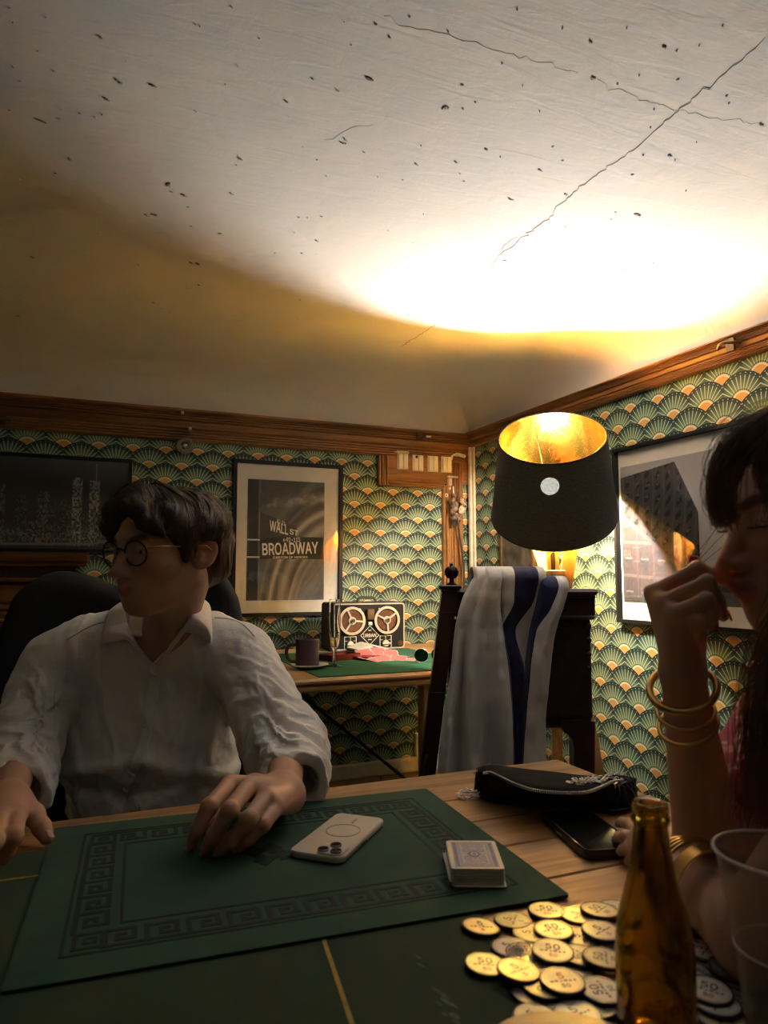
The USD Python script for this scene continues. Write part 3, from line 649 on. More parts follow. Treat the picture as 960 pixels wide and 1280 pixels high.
# --- the night skyline, black and white, at the left
def skyline(x, y):
    # x 0..1.30 (right end at x = 1.30), y 0..0.40
    X = x - 1.30; r = np.random.default_rng(9)
    g = .012 + .022 * fb(x, y, 5, 2) + .05 * np.clip(fb((x + y * .8) * 1.2, (y - x * .5) * 5, 2.0, 5) - .55, 0, 1) * np.clip((X + .32) * 3, 0, 1)
    lights = fb(x * 1.0, y * 1.0, 230, 12, 2)
    def tower(a, b, top, lit, cell=(.0055, .0075)):
        nonlocal g
        ins = (X > a) & (X < b) & (y < top)
        cx, cy = np.floor((X - a) / cell[0]), np.floor(y / cell[1])
        hsh = np.modf(np.abs(np.sin(cx * 12.9898 + cy * 78.233 + a * 317) * 43758.5))[0]
        dens = .30 + .45 * lit
        v = np.where(hsh < dens, .05 + .42 * lit * hsh / dens, .012)
        g = np.where(ins, v, g)
    for k in range(60):                       # distant low buildings
        a = -1.3 + k * .0245 + r.normal(0, .006); tower(a, a + r.uniform(.014, .035), r.uniform(.07, .17) * (1 if X.min() < a < -.14 else .72), r.uniform(.1, .6))
    for a, b, top, lit in ((-.345, -.300, .238, .55), (-.30, -.275, .20, .3), (-.42, -.38, .22, .3), (-.255, -.22, .205, .3), (-.235, -.20, .17, .35), (-.115, -.08, .165, .5), (-.16, -.13, .15, .3), (-.52, -.46, .26, .5), (-.60, -.55, .20, .4), (-.74, -.68, .24, .5), (-.92, -.86, .21, .4)): tower(a, b, top, lit)
    tower(-.213, -.174, .300, 1.0); tower(-.146, -.108, .292, .95)
    for a in (-.1935, -.127): g = np.where((np.abs(X - a) < .012) & (y > .30) & (y < .306), .06, g)
    g = np.where((np.abs(X + .122) < .0012) & (y > .29) & (y < .365), .34, g)
    low = np.exp(-((y - .055) / .03) ** 2); g = g + low * .30 * (lights > .56) * (.4 + fb(x, y, 90, 4))
    cab = .022 + .012 * np.clip((X + .30) * 1.2, 0, 1) + .5 * np.clip(X + .14, 0, 1) ** 1.35
    g = np.where((np.abs(y - cab) < .0045) & (X > -.5), .26, g); g = np.where((y < cab) & (X > -.2) & (np.modf(np.abs(X) * 90)[0] < .13), .10, g)
    c2 = .050 + .9 * np.clip(X + .10, 0, 1) ** 1.2; g = np.where((np.abs(y - c2) < .003) & (X > -.12), .14, g)
    g = np.where(y < .014, .02, g)
    g = np.clip(g, 0, .6); return np.stack([g * 1.0, g * .93, g * .78], 1)
zb = 1.237
framed('framed_skyline_print', 'wide black framed night photograph of a city skyline standing on the mantel', 1.33, .402, np.array([.180 - 1.33, WALL_Y - .0005, zb]), np.array([1.0, 0, 0]), .014, .022, skyline, (.012, .012, 1.318, .390), 560, 170)

# --- the bridge between buildings, on the right wall
def bridge(x, y):
    # x to the right (towards the viewer) 0..0.93, y 0..0.62: pale sky, dark warehouse at left, brick front below, steel bridge tower
    x, y = x * .972, y * 1.24
    sky = .50 - .10 * y / .62 + .03 * fb(x, y, 6, 1); c = np.stack([sky, sky * .985, sky * .965], 1)
    def put(mask, col): c[mask] = np.asarray(col)[mask] if np.ndim(col) > 1 else col
    n = fb(x, y, 60, 3); n2 = fb(x, y, 14, 5)
    # steel tower
    def tower():
        bx_, tw = .455, .155
        X = x - bx_; leg = (np.abs(X - .022) < .020) | (np.abs(X - tw + .022) < .020); body = leg & (y > .10) & (y < .415)
        fr_ = np.modf(y * 24)[0]; xx = np.where(np.abs(X - .022) < .02, X - .002, X - tw + .042) / .04
        brace = (np.abs(fr_ - xx) < .17) | (np.abs(1 - fr_ - xx) < .17) | (xx < .16) | (xx > .84) | (fr_ < .10)
        put(body, (.36, .37, .37)); put(body & brace, (.060, .075, .080))
        top = (X > -.01) & (X < tw + .01) & (y > .385) & (y < .43); put(top, (.075, .09, .095)); put(top & (np.modf(x * 110)[0] < .35) & (y < .412), (.28, .29, .29))
        for q in (.0, .25, .5, .75, 1.0):
            put((np.abs(X - q * tw) < .0045) & (y > .42) & (y < .462), (.07, .085, .09)); put((np.hypot(X - q * tw, y - .455) < .006), (.07, .085, .09))
        arch = (X > .043) & (X < tw - .043) & (y > .15) & (y < .395); hole = (np.hypot((X - tw / 2) / .032, np.maximum(y - .345, 0) / .03) < 1)
        put(arch & ~hole, (.09, .105, .11))
    # deck of the bridge
    deck = .085 + .17 * np.clip((x - .37) / .25, 0, 1.6)
    for q, (sl, of) in enumerate(((1.55, .0), (1.15, .03), (.95, .09), (.75, .14))):
        ln = np.abs(y - (.40 - of - sl * (.47 - x) * (1.0 + .3 * (.47 - x)))); put((ln < .0022) & (x > .30) & (x < .47), (.17, .18, .18))
    tower()
    put((y < deck) & (x > .35), (.055, .06, .06)); put((y < deck) & (y > deck - .014) & (x > .35) & (np.modf(x * 70)[0] < .5), (.42, .42, .41)); put((y < deck - .05) & (x > .35), (.035, .035, .035))
    put((y < .055) & (x > .33), (.12, .11, .10)); put((y < .045) & (x > .5) & (n > .5), (.30, .29, .27))
    # warehouse: its roof line falls steeply at its far corner
    roof = np.where(x < .255, .60 - .03 * (1 - x / .255), .60 - (x - .255) * 2.45); wh = (x < .345) & (y < roof)
    ux, uy = np.modf((x + .012 * np.sin(y * 9)) * 21)[0], np.modf((y + .9 * np.clip(.35 - x, 0, 1)) * 19)[0]
    col = .045 + .035 * n; col = np.where((ux > .28) & (ux < .72) & (uy > .3) & (uy < .78), .012 + .10 * (n > .6), col); col = np.where(ux < .12, .095, col)
    put(wh, np.stack([col * 1.02, col * .95, col * .98], 1))
    # brick front in sunlight, with windows in two storeys and pale cornices
    lim = .40 - .95 * np.clip(x, 0, .34); fr2 = (x < .35) & (y < lim + .02 * n2)
    wx = np.modf(x * 13 + .12)[0]; wy = np.modf((y + .10 * x) / .15 + .12)[0]
    brick = .055 + .03 * n + .025 * n2; cc = np.stack([brick * 1.08, brick * .86, brick * .92], 1); put(fr2, cc)
    win = fr2 & (wx > .30) & (wx < .74) & (wy > .12) & (wy < .80); put(win, np.stack([.045 + .06 * n] * 3, 1) * np.array([1, .96, 1.02])); put(win & (np.abs(wx - .52) < .035), (.085, .072, .078)); put(win & (np.abs(wy - .47) < .025), (.26, .23, .24))
    put(fr2 & (wy > .90), (.15, .13, .135)); put(fr2 & (wx < .09), (.12, .10, .11)); put((np.abs(y - lim) < .012) & (x < .28), (.12, .105, .11))
    put(fr2 & (y < .022), (.06, .055, .055))
    return c
W2, H2 = 1.0, .645
t, pr, fr = framed('framed_bridge_print', 'large black framed photograph of a steel bridge between brick warehouses on the right wall', W2, H2, np.array([WALL_X - .0005, 2.082, .970]), np.array([0, -1.0, 0]), .012, .026, bridge, (.022, .075, .978, .575), 400, 260)
words('\u2190', .02, (.235, .128, .0075), 0, M['ink_white'])
# small dark picture low behind the lamp
p = on_x(628, 676, WALL_X)
t = thing('small_dark_picture', 'small dark framed picture on the wall behind the lamp shade', 'picture', (WALL_X, p[1], 1.10))
fr = lambda m: frame(m, (0, 0, 0), np.array([0, -1.0, 0]), np.array([0, 0, 1.0]))
obj('frame', fr(slab(sg.box(0, 0, .27, .26).difference(sg.box(.012, .012, .258, .248)), .001, .018)), M['bronze'], t); obj('print', fr(bx((.006, .006, .002), (.264, .254, .008))), plain('dark_print', (.05, .045, .035), .5, vary=.7, scale=18), t)

# ================================================================== far table and what stands on it
TZ2 = .82
M['table_wood'] = wood('far_table_wood', (.30, .15, .05), (.58, .35, .14), 0, .9, .42, .2)
M['felt'] = plain('bright_green_felt', (.012, .115, .052), .9, vary=.10, scale=40, bump=.25, bscale=900)
fx0, fx1, fy0, fy1 = -.10, 1.55, 2.13, 3.06
t = thing('far_table', 'wooden side table with green mat against the far wall', 'table', (0, 0, 0))
obj('tabletop', bx((fx0, fy0, TZ2 - .018), (fx1, fy1, TZ2), .006), M['table_wood'], t)
obj('edge_moulding', [bx((fx0 + .008, fy0 + .006, TZ2 - .042), (fx1 - .008, fy0 + .03, TZ2 - .021), .006), bx((fx1 - .03, fy0 + .02, TZ2 - .042), (fx1 - .008, fy1, TZ2 - .021), .004)], M['table_wood'], t)
M['leg_wood'] = wood('far_table_leg_wood', (.28, .14, .05), (.52, .31, .12), 2, .9, .45, .2)
px_, py_ = 1.146, fy0 + .04
for (x, y) in ((1.085, fy0 + .05), (1.47, fy1 - .10), (fx0 + .08, fy0 + .05), (fx0 + .08, fy1 - .06)): obj('leg', bx((x - .022, y - .022, 0), (x + .022, y + .022, TZ2 - .02), .004), M['leg_wood'], t)
a, b = at(398, 886, 2.62), at(512, 978, 2.45)
obj('brace_bar', tube([a + (a - b) * .5, b + (b - a) * .3], .006, 8), M['black_metal'], t, True, label='black diagonal brace bar under the table')
q = [on_z(352, 845, TZ2)[:2], on_z(552, 834, TZ2)[:2]]
mx0, mx1, my0, my1 = .70, 1.33, 2.165, 2.86
solo('green_felt_mat', bx((mx0, my0, TZ2), (mx1, my1, TZ2 + .003)), M['felt'], 'bright green felt mat spread on the far side table', 'mat')
Z = TZ2 + .003
# tape recorder
c0, c1 = on_z(418, 806, Z), on_z(507, 807, Z); yf = 2.86
a, b = on_y(414, 806, yf), on_y(507, 748, yf); w, h = b[0] - a[0], b[2] - Z
t = thing('tape_recorder', 'portable black reel-to-reel tape recorder standing on the far table', 'tape recorder', (a[0], yf, TZ2))
M['recorder_case'] = plain('recorder_case', (.05, .038, .026), .6, vary=.25, bump=.3)
M['recorder_face'] = plain('recorder_face', (.010, .011, .012), .3)
M['reel'] = plain('cream_reel_plastic', (.52, .46, .34), .35, vary=.06)
M['tape'] = plain('brown_tape', (.13, .055, .028), .3, vary=.25)
M['ivory'] = plain('ivory_line', (.66, .58, .44), .5, vary=.05)
h = .206
obj('case', slab(rrect(w, h, .014), 0, .13, .006).rotate((90, 0, 0)).translate((w / 2, .14, h / 2)), M['recorder_case'], t, 40)
obj('face_plate', slab(rrect(w - .030, h - .020, .01), 0, .006, .002).rotate((90, 0, 0)).translate((w / 2 + .006, .0105, h / 2)), M['recorder_face'], t, 40)
obj('metal_rim', slab(rrect(w - .016, h - .008, .012).difference(rrect(w - .028, h - .018, .01)), 0, .009).rotate((90, 0, 0)).translate((w / 2 + .004, .0108, h / 2)), M['reel'], t, 40)
for s, x in enumerate((.098, .272)):
    x = x / .372 * w; r = .060; cz = h - .077
    disc = sg.Point(0, 0).buffer(r, 48).difference(sg.Point(0, 0).buffer(r - .011, 48))
    spokes = so.unary_union([affinity.rotate(sg.box(-.004, 0, .004, r - .004), k * 120 + 60 * s + (25 if s == 0 else 5), origin=(0, 0)) for k in range(3)] + [sg.Point(0, 0).buffer(.017, 32)])
    rl = obj('reel', move(prism(disc.union(spokes), .004), (x, -.008, cz), rot=(math.pi / 2, 0, 0)), M['reel'], t, 30, label='cream three-spoked tape reel')
    obj('wound_tape', move(prism(sg.Point(0, 0).buffer(r - [.013, .016][s], 48), .008), (x, .002, cz), rot=(math.pi / 2, 0, 0)), M['tape'], rl, 30)
    obj('hub_cap', move(lathe([(0, 0), (.010, 0), (.010, .008), (.006, .011), (0, .011)], 24), (x, -.011, cz), rot=(math.pi / 2, 0, 0)), M['chrome'], rl, 30)
mid = w / 2 + .004
obj('head_cover', bx((mid - .018, -.012, h - .075), (mid + .018, .004, h - .028), .004), M['bronze'], t); obj('small_window', bx((mid - .009, -.004, h - .098), (mid + .009, .004, h - .084), .001), M['ivory'], t)
dz = h - .142; dia = sg.Polygon([(0, .042), (.044, 0), (0, -.042), (-.044, 0)]); dia = dia.difference(affinity.scale(dia, .92, .92))
em = obj('diamond_emblem', move(prism(dia, .0012), (mid, .004, dz), rot=(math.pi / 2, 0, 0)), M['ivory'], t)
m = meshkit.text_mesh('URBAN', .014, .001, True); m.apply_translation(-m.bounds.mean(0)); m.apply_scale([.060 / m.extents[0], 1, 1]); obj('lettering', move(m, (mid, .0035, dz), rot=(math.pi / 2, 0, 0)), M['ivory'], em)
for dzz, s in ((.022, .012), (-.018, .018)): obj('small_mark', bx((mid - s / 2, .0028, dz + dzz - .002), (mid + s / 2, .0042, dz + dzz + .002)), M['ivory'], em)
for x in (.094 / .372 * w, .27 / .372 * w):
    sq = sg.box(-.028, -.028, .028, .028); sq = sq.difference(sg.box(-.025, -.025, .025, .025)).union(sg.box(-.028, .008, -.014, .010)).union(sg.box(.014, .008, .028, .010)).union(sg.box(-.001, .010, .001, .028))
    kp = obj('control_panel', move(prism(sq, .0012), (x, .004, .034), rot=(math.pi / 2, 0, 0)), M['ivory'], t)
    obj('selector_knob', [move(lathe([(0, 0), (.015, 0), (.013, .010), (0, .011)], 24), (x, .003, .028), rot=(math.pi / 2, 0, 0)), bx((x - .020, -.014, .024), (x + .020, -.006, .032), .003)], M['ivory'], kp, 30)
obj('round_dial', move(lathe([(0, 0), (.012, 0), (.012, .003), (.009, .003), (.009, .005), (0, .005)], 24), (w - .026, .004, .026), rot=(math.pi / 2, 0, 0)), M['bronze'], t, 30)
for x in (.14, .236): obj('screw', move(lathe([(0, 0), (.006, 0), (.005, .004), (0, .005)], 16), (x / .372 * w, .004, h - .03), rot=(math.pi / 2, 0, 0)), M['chrome'], t, 30)
obj('handle', tube(spline([(w * .40, .06, h - .004), (w * .42, .06, h + .014), (w * .53, .06, h + .020), (w * .64, .06, h + .014), (w * .66, .06, h - .004)], 20), .006, 8), M['recorder_case'], t, True)
# mug on a saucer
p = on_z(384, 836, Z); M['mug'] = plain('purple_grey_glaze', (.085, .055, .075), .22, vary=.08); M['saucer'] = plain('white_glaze', (.66, .62, .55), .2, vary=.03)
t = solo('saucer', move(lathe([(0, 0), (.032, 0), (.036, .003), (.062, .010), (.066, .014), (.064, .0155), (.035, .007), (0, .006)], 40), (p[0] + .012, p[1] + .01, Z)), M['saucer'], 'white saucer under the purple mug on the far table', 'saucer', smooth=30)
t = thing('mug', 'matt purple-brown mug with its handle at the left on the far table', 'mug', (p[0], p[1], Z + .0062))
mh, mr = .096, .040
obj('cup', lathe([(0, 0), (mr * .93, 0), (mr, .004), (mr, mh - .002), (mr - .002, mh), (mr - .004, mh - .002), (mr - .005, .008), (0, .007)], 48), M['mug'], t, 30)
hd = -RIGHT
obj('handle', tube(spline([hd * (mr - .003) + [0, 0, mh * .78], hd * (mr + .022) + [0, 0, mh * .76], hd * (mr + .032) + [0, 0, mh * .5], hd * (mr + .020) + [0, 0, mh * .24], hd * (mr - .003) + [0, 0, mh * .18]], 24), .006, 10), M['mug'], t, True)
# champagne flute
g = G(); M['clear_glass'] = g.done('clear_glass', g.bsdf(base_color=(.97, .97, .95), roughness=.02, transmission_weight=1.0, ior=1.45))
g = G(); M['wine'] = g.done('pale_wine', g.bsdf(base_color=(.85, .72, .38), roughness=.02, transmission_weight=1.0, ior=1.33))
p = on_z(418, 833, Z)
t = thing('champagne_flute', 'tall champagne flute with a little pale drink on the far table', 'glass', (p[0], p[1], Z))
H = .235; pr_ = [(0, 0), (.030, 0), (.031, .002), (.010, .006), (.0045, .012), (.0045, .050), (.012, .064), (.019, .105), (.022, .16), (.020, H)]
obj('bowl', lathe(pr_ + [(.0185, H), (.0205, .16), (.0175, .106), (.009, .070), (0, .066)], 40), M['clear_glass'], t, 40)
obj('drink', lathe([(0, .0685), (.008, .072), (.0155, .100), (.0158, .102), (0, .102)], 32), M['wine'], t, 40)
# red boxes, folded booklet, fanned cards
M['red_card'] = plain('red_card', (.30, .018, .016), .4, vary=.15); M['dark_red'] = plain('dark_red_card', (.12, .010, .010), .4, vary=.15); M['paper'] = plain('off_white_paper', (.62, .58, .48), .8, vary=.05)
M['pink_card'] = plain('pink_red_card', (.62, .16, .15), .5, vary=.06); M['card_white'] = plain('card_white', (.74, .70, .62), .5, vary=.03)
p = on_z(424, 824, Z)
t = thing('card_box', 'dark red open card box lying beside the flute', 'box', (p[0], p[1], Z), .35)
obj('tray', slab(rrect(.145, .085, .003).difference(rrect(.137, .077, .002)), 0, .022).translate((0, 0, 0)), M['dark_red'], t); obj('base', bx((-.0715, -.0415, 0), (.0715, .0415, .004)), M['red_card'], t); obj('lining', bx((-.066, -.036, .004), (.066, .036, .012), .002), M['red_card'], t)
t = thing('red_box_lid', 'flat red box lid in front of the dark red card box', 'box', (p[0] + .105, p[1] - .035, Z), .5)
obj('lid', [bx((-.05, -.035, 0), (.05, .035, .014), .002)], M['red_card'], t); obj('label_strip', bx((-.04, -.0352, .003), (.04, -.0349, .011)), M['paper'], t)
p = on_z(452, 812, Z)
t = thing('booklet', 'open folded booklet with dark cover in front of the tape recorder', 'booklet', (p[0] - .005, p[1] - .085, Z), .2)
n_ = 16; s = np.linspace(-1, 1, n_); gz = .010 + .016 * (1 - np.abs(s)) ; gp = np.stack([np.stack([s * .072, np.full(n_, -.05), gz], 1), np.stack([s * .072, np.full(n_, .05), gz * 1.25], 1)], 1)
obj('cover', sheet(gp - [0, 0, .004], .004), M['ink_dark'], t); obj('pages', sheet(gp + [0, .004, .0025], .006), M['paper'], t)
p = on_z(478, 824, Z)
for k, (dx, dy, hz, r_, tx, ty, lb) in enumerate(((-.045, .05, .016, .12, .34, -.10, 'pink-red playing card leaning highest at the left of the pile'), (.012, .055, .018, -.05, .36, .06, 'pink-red playing card leaning highest in the middle of the pile'), (.055, .045, .013, -.25, .30, .14, 'pink-red playing card leaning at the right of the pile'), (-.055, -.02, .006, .65, .14, 0, 'pink-red playing card at the lower left of the pile'), (-.005, -.015, .0075, -.1, .16, .02, 'pink-red playing card in the middle front of the pile'), (.055, -.03, .005, -.45, .10, .04, 'pink-red playing card sliding out at the right front of the pile'), (.085, -.05, .0006, -.6, 0, 0, 'pink-red playing card flat on the felt, farthest right'))):
    t = thing('playing_card', lb, 'playing card', (p[0] + dx, p[1] + dy, Z), 0, 'pink-red playing cards on the far table')
    x_ = UsdGeom.Xformable(t); x_.ClearXformOpOrder(); x_.AddTransformOp().Set(rt((p[0] + dx, p[1] + dy, Z + hz), r_, (tx, ty, 0)))
    obj('card_face', slab(rrect(.063, .089, .004), 0, .0004), M['card_white'], t); obj('card_back', slab(rrect(.058, .084, .003), .0004, .0006), M['pink_card'], t)
# sunglasses standing on the mat
g = G(); tr = g.add('transparent_bsdf', 'BSDF', color=(.10, .16, .14)); gl = g.add('glossy_bsdf', 'BSDF', color=(1, 1, 1), roughness=.05)
M['dark_lens'] = g.done('dark_lens', g.add('mix_closure', 'closure', fac=.06, closure1=tr, closure2=gl))
p = on_z(537, 828, Z)
t = thing('sunglasses', 'pair of dark green sunglasses resting on the bright green mat', 'sunglasses', (p[0], p[1], Z), -.1)
for s in (-1, 1):
    lens = affinity.scale(sg.Point(0, 0).buffer(.027, 24), 1.0, .92)
    ln = obj('lens', move(prism(lens, .0015), (s * .033, 0, .026), rot=(math.pi / 2 - .25, 0, 0)), M['dark_lens'], t, 30)
    e = lens.exterior.coords; obj('rim', move(tube([(x, y, .0007) for x, y in e[:-1:3]], .0012, 6, closed=True), (s * .033, 0, .026), rot=(math.pi / 2 - .25, 0, 0)), M['chrome'], ln, True)
    obj('temple', tube([(s * .060, 0, .032), (s * .063, .05, .020), (s * .060, .12, .004)], .0016, 6), M['chrome'], t, True)
obj('bridge', tube(spline([(-.008, 0, .030), (0, -.002, .034), (.008, 0, .030)], 8), .0014, 6), M['chrome'], t, True)

# ------------------------------------------------------------------ dried rose by the corner casing
t = thing('dried_rose', 'long-stemmed dried rose leaning on the corner casing', 'flower', (0, 0, 0))
b0 = on_y(581, 735, 3.06); top = on_y(572, 652, 3.12)
b0[2] = .84; b0 = np.array([1.745, 3.10, .842]); M['stem'] = plain('dry_stem', (.035, .03, .018), .7); M['petal'] = plain('dry_petal', (.22, .15, .09), .7, vary=.4, scale=60); M['petal_light'] = plain('pale_dry_petal', (.52, .40, .26), .7, vary=.3, scale=60)
base2 = on_y(579.5, 745, 3.12)
obj('stem', tube(spline([[base2[0] + .01, 3.12, .30], base2, on_y(580, 715, 3.12), on_y(576, 680, 3.12), top], 24), .005, 8), M['stem'], t, True)
hd = on_y(571, 634, 3.11); rr = np.random.default_rng(12)
for k in range(22):
    d = rr.normal(0, 1, 3); d /= np.linalg.norm(d); cpos = hd + d * [.034, .022, .05] + [0, 0, 0]; s_ = rr.uniform(.011, .019)
    n_ = 7; uu, vv = np.meshgrid(np.linspace(-1, 1, n_), np.linspace(-1, 1, n_), indexing='ij'); lp = np.stack([uu * s_ * (1 - .3 * vv ** 2), vv * s_ * 1.2, s_ * .8 * (uu ** 2 + .5 * vv ** 2)], -1)
    R_ = trimesh.transformations.random_rotation_matrix(rr.random(3))[:3, :3]; obj('petal', sheet(lp @ R_.T + cpos, .0016), M['petal_light' if k % 4 == 0 else 'petal'], t, True)
for k in range(3): obj('leaf', sheet(np.stack([np.stack([np.full(5, x), np.linspace(-.012, .012, 5) * (1 - (x / .03) ** 2), .004 * np.cos(np.linspace(-2, 2, 5))], 1) for x in np.linspace(-.03, .03, 8)]) @ trimesh.transformations.random_rotation_matrix(rr.random(3))[:3, :3].T + hd - [.005 * k, 0, .055 + .012 * k], .0012), M['stem'], t, True)

# ------------------------------------------------------------------ mantel cabinet at the left
t = thing('mantel_cabinet', 'dark brown wooden mantel cabinet with a moulded ledge at the far left', 'cabinet', (0, 0, 0))
yl = WALL_Y - .115; e = on_y(112, 700, yl); zt, zb2 = 1.234, on_y(112, 708, yl)[2]
obj('ledge', [bx((-1.6, yl, zb2 + .012), (e[0], WALL_Y - .03, zt), .01), bx((-1.6, yl + .014, zb2), (e[0] - .01, WALL_Y - .03, zb2 + .012), .004)], M['red_wood'], t)
z1 = on_y(20, 722, yl)[2]
obj('frieze', bx((-1.6, yl + .05, z1), (e[0] - .05, WALL_Y - .03, zb2)), M['dark_wood'], t)
obj('lower_ledge', [bx((-1.6, yl - .02, z1 - .018), (e[0] - .10, WALL_Y - .03, z1), .006), bx((-1.6, yl + .005, z1 - .10), (e[0] - .12, WALL_Y - .03, z1 - .018), .01)], M['red_wood'], t)
for k in range(4): obj('bead', bx((-1.6, yl - .006 - .006 * (k % 2), z1 - .125 - k * .024), (e[0] - .13, WALL_Y - .03, z1 - .104 - k * .024), .005), M['red_wood'], t)
obj('body', bx((-1.6, yl + .02, 0), (e[0] - .14, WALL_Y - .03, z1 - .20), .006), M['dark_wood'], t)
# ================================================================== old leather chair with the cloth hung over it
M['leather'] = plain('dark_brown_leather', (.030, .016, .012), .42, vary=.35, scale=18, bump=.35, bscale=120)
M['nail'] = plain('nail_bronze', (.045, .028, .016), .35, .85)
M['chair_wood'] = plain('chair_dark_wood', (.034, .013, .009), .35, vary=.3, scale=14, bump=.15, bscale=40)
D0 = 2.02
t = thing('leather_chair', 'tall dark carved chair with nailed leather back and a post finial', 'chair', (0, 0, 0))
C = lambda x, y, d=D0: at(x, y, d)
def post(p, q, w, dep, name, parent=t):
    """A square-section bar from p (top) to q (bottom)."""
    T = (q - p) / np.linalg.norm(q - p); s = RIGHT - T * (T @ RIGHT); s /= np.linalg.norm(s); u = np.cross(s, T)
    v = [e + s * w / 2 * i + u * dep / 2 * j for e in (p, q) for i, j in ((-1, -1), (1, -1), (1, 1), (-1, 1))]
    return obj(name, trimesh.convex.convex_hull(np.array(v)), M['chair_wood'], parent)
post(C(561.5, 736), C(533, 975, 1.98), .043, .045, 'post'); post(C(728, 900), C(727, 985, 1.99), .058, .05, 'leg'); 
p, q = C(533, 975, 1.98), C(528, 1010, 1.98); post(p, p + (q - p) * (p[2] / (p[2] - q[2])), .04, .045, 'leg')
p, q = C(727, 985, 1.99), C(727, 1010, 1.99); post(p, p + (q - p) * (p[2] / (p[2] - q[2])), .05, .045, 'leg')
def box_at(x0, y0, x1, y1, dep, out=0.0, b=.004, d=D0):
    a = C(x0, y0, d); b2 = C(x1, y1, d); w = (b2 - a) @ RIGHT; hgt = abs(a[2] - b2[2])
    m = bx((-w / 2, -dep / 2 - out, -hgt / 2), (w / 2, dep / 2 - out, hgt / 2), b)
    c = (a + b2) / 2; return move(m, c, -YAW)
obj('cap', [box_at(548, 731, 575.5, 737, .062), box_at(551, 736, 574, 741, .056)], M['chair_wood'], t)
obj('collar', [box_at(547, 763, 572, 767, .056)], M['chair_wood'], t); obj('lower_collar', box_at(537, 862, 558, 866, .050, d=2.0), M['chair_wood'], t)
f0 = C(564.5, 732); k = 2.02 / 880
fin = obj('finial', move(lathe([(0, 0), (6 * k, 0), (6.5 * k, 2 * k), (3 * k, 4 * k), (2.6 * k, 8 * k), (4 * k, 9.5 * k), (7 * k, 13 * k), (7.8 * k, 17 * k), (6.5 * k, 21 * k), (3 * k, 23.5 * k), (2 * k, 25 * k), (2.4 * k, 27 * k), (0, 29 * k)], 28), f0), M['chair_wood'], t, 40)
for a in np.arange(12) * math.pi / 6: obj('lobe', tube([f0 + np.array([math.cos(a) * r_ * k, math.sin(a) * r_ * k, z * k]) for r_, z in ((4, 9.5), (7.2, 13), (8, 17), (6.7, 21), (3.5, 23))], .0022, 6), M['chair_wood'], fin, True)
obj('top_rail', [box_at(566, 741, 741, 770, .05), box_at(570, 736, 743.5, 744, .075, .004, .008), box_at(570, 744, 741, 748, .064, .002), box_at(570, 768, 741, 774, .062, .002, .006)], M['chair_wood'], t)
obj('leather_back', box_at(560, 774, 737, 893, .042), M['leather'], t, label='dark leather back panel edged with bronze nails')
obj('bottom_rail', [box_at(546, 892, 737, 908, .05, 0, .006), box_at(546, 890, 738, 895, .06, 0, .004)], M['chair_wood'], t)
cr = sg.Polygon([(0, 0), (-.006, -.012), (-.018, -.020), (-.03, -.034), (-.032, -.05), (-.05, -.05), (-.05, .02), (0, .02)])
obj('bracket', move(frame(prism(affinity.scale(cr, -1, 1, origin=(0, 0)), .04), C(698, 906) + FH * -.0, RIGHT, np.array([0, 0, 1.0]))), M['chair_wood'], t)
hs = []
for (x, y) in [(733.5, 782 + i * 17.5) for i in range(7)] + [(690 + i * 14.5, 888) for i in range(4)] + [(700, 779), (716, 779)]:
    n_ = move(lathe([(0, .0055), (.004, .005), (.0075, .002), (.008, 0), (0, 0)], 16), C(x, y) - FH * .021, rot=(math.pi / 2, 0, 0), rz=-YAW); obj('nail', n_, M['nail'], t, True)
# seat and front legs: behind the table edge
s0, s1 = C(540, 1000, 1.9), C(735, 1000, 1.9)
ctr = (C(560, 980) + C(727, 980)) / 2; ctr[2] = .47
obj('seat', move(bx((-.2, -.40, -.05), (.2, .02, 0), .02), ctr, -YAW), M['leather'], t)
for s in (-1, 1): obj('leg', move(bx((s * .18 - .022, -.39, -ctr[2]), (s * .18 + .022, -.345, -.05), .003), ctr, -YAW), M['chair_wood'], t)

# --- white cloth with blue stripes: three hanging folds, each a sheet built from columns
M['cloth'] = vcol('white_blue_cloth', .85, bump=.5, bscale=420, bdist=.0012, grain=.12, sheen_weight=.25)
WHITE, NAVY = np.array([.84, .82, .80]), np.array([.014, .017, .085])
def drape(ys, cols, nv=90, sub=14, thick=.004):
    """cols: list of (x positions per y, depth offsets per y, colour to the right of the column)."""
    from scipy.interpolate import PchipInterpolator
    K = len(cols); yy = np.linspace(ys[0], ys[-1], nv)
    X = np.array([PchipInterpolator(ys, c[0])(yy) for c in cols]); Dp = np.array([PchipInterpolator(ys, c[1])(yy) for c in cols])
    s = np.linspace(0, K - 1, (K - 1) * sub + 1); P = np.zeros((len(s), nv, 3)); col = np.zeros((len(s), nv, 3))
    for j in range(nv):
        xs = PchipInterpolator(np.arange(K), X[:, j])(s); ds = PchipInterpolator(np.arange(K), Dp[:, j])(s)
        for i in range(len(s)): P[i, j] = at(xs[i], yy[j], D0 - .03 + ds[i])
    w = meshkit.fbm(P * [16, 16, 5], 3, 4)[..., None] - .5; w2 = meshkit.fbm(P * [45, 45, 22], 3, 9)[..., None] - .5; w3 = meshkit.noise(P * [9, 9, 38] + 3.1)[..., None] - .5; P = P - FH * (w * .034 + w2 * .008 + w3 * .005) - FH * .012
    for i in range(len(s)): col[i, :] = cols[min(int(s[i] + 1e-6), K - 2)][2]
    return P, col, thick
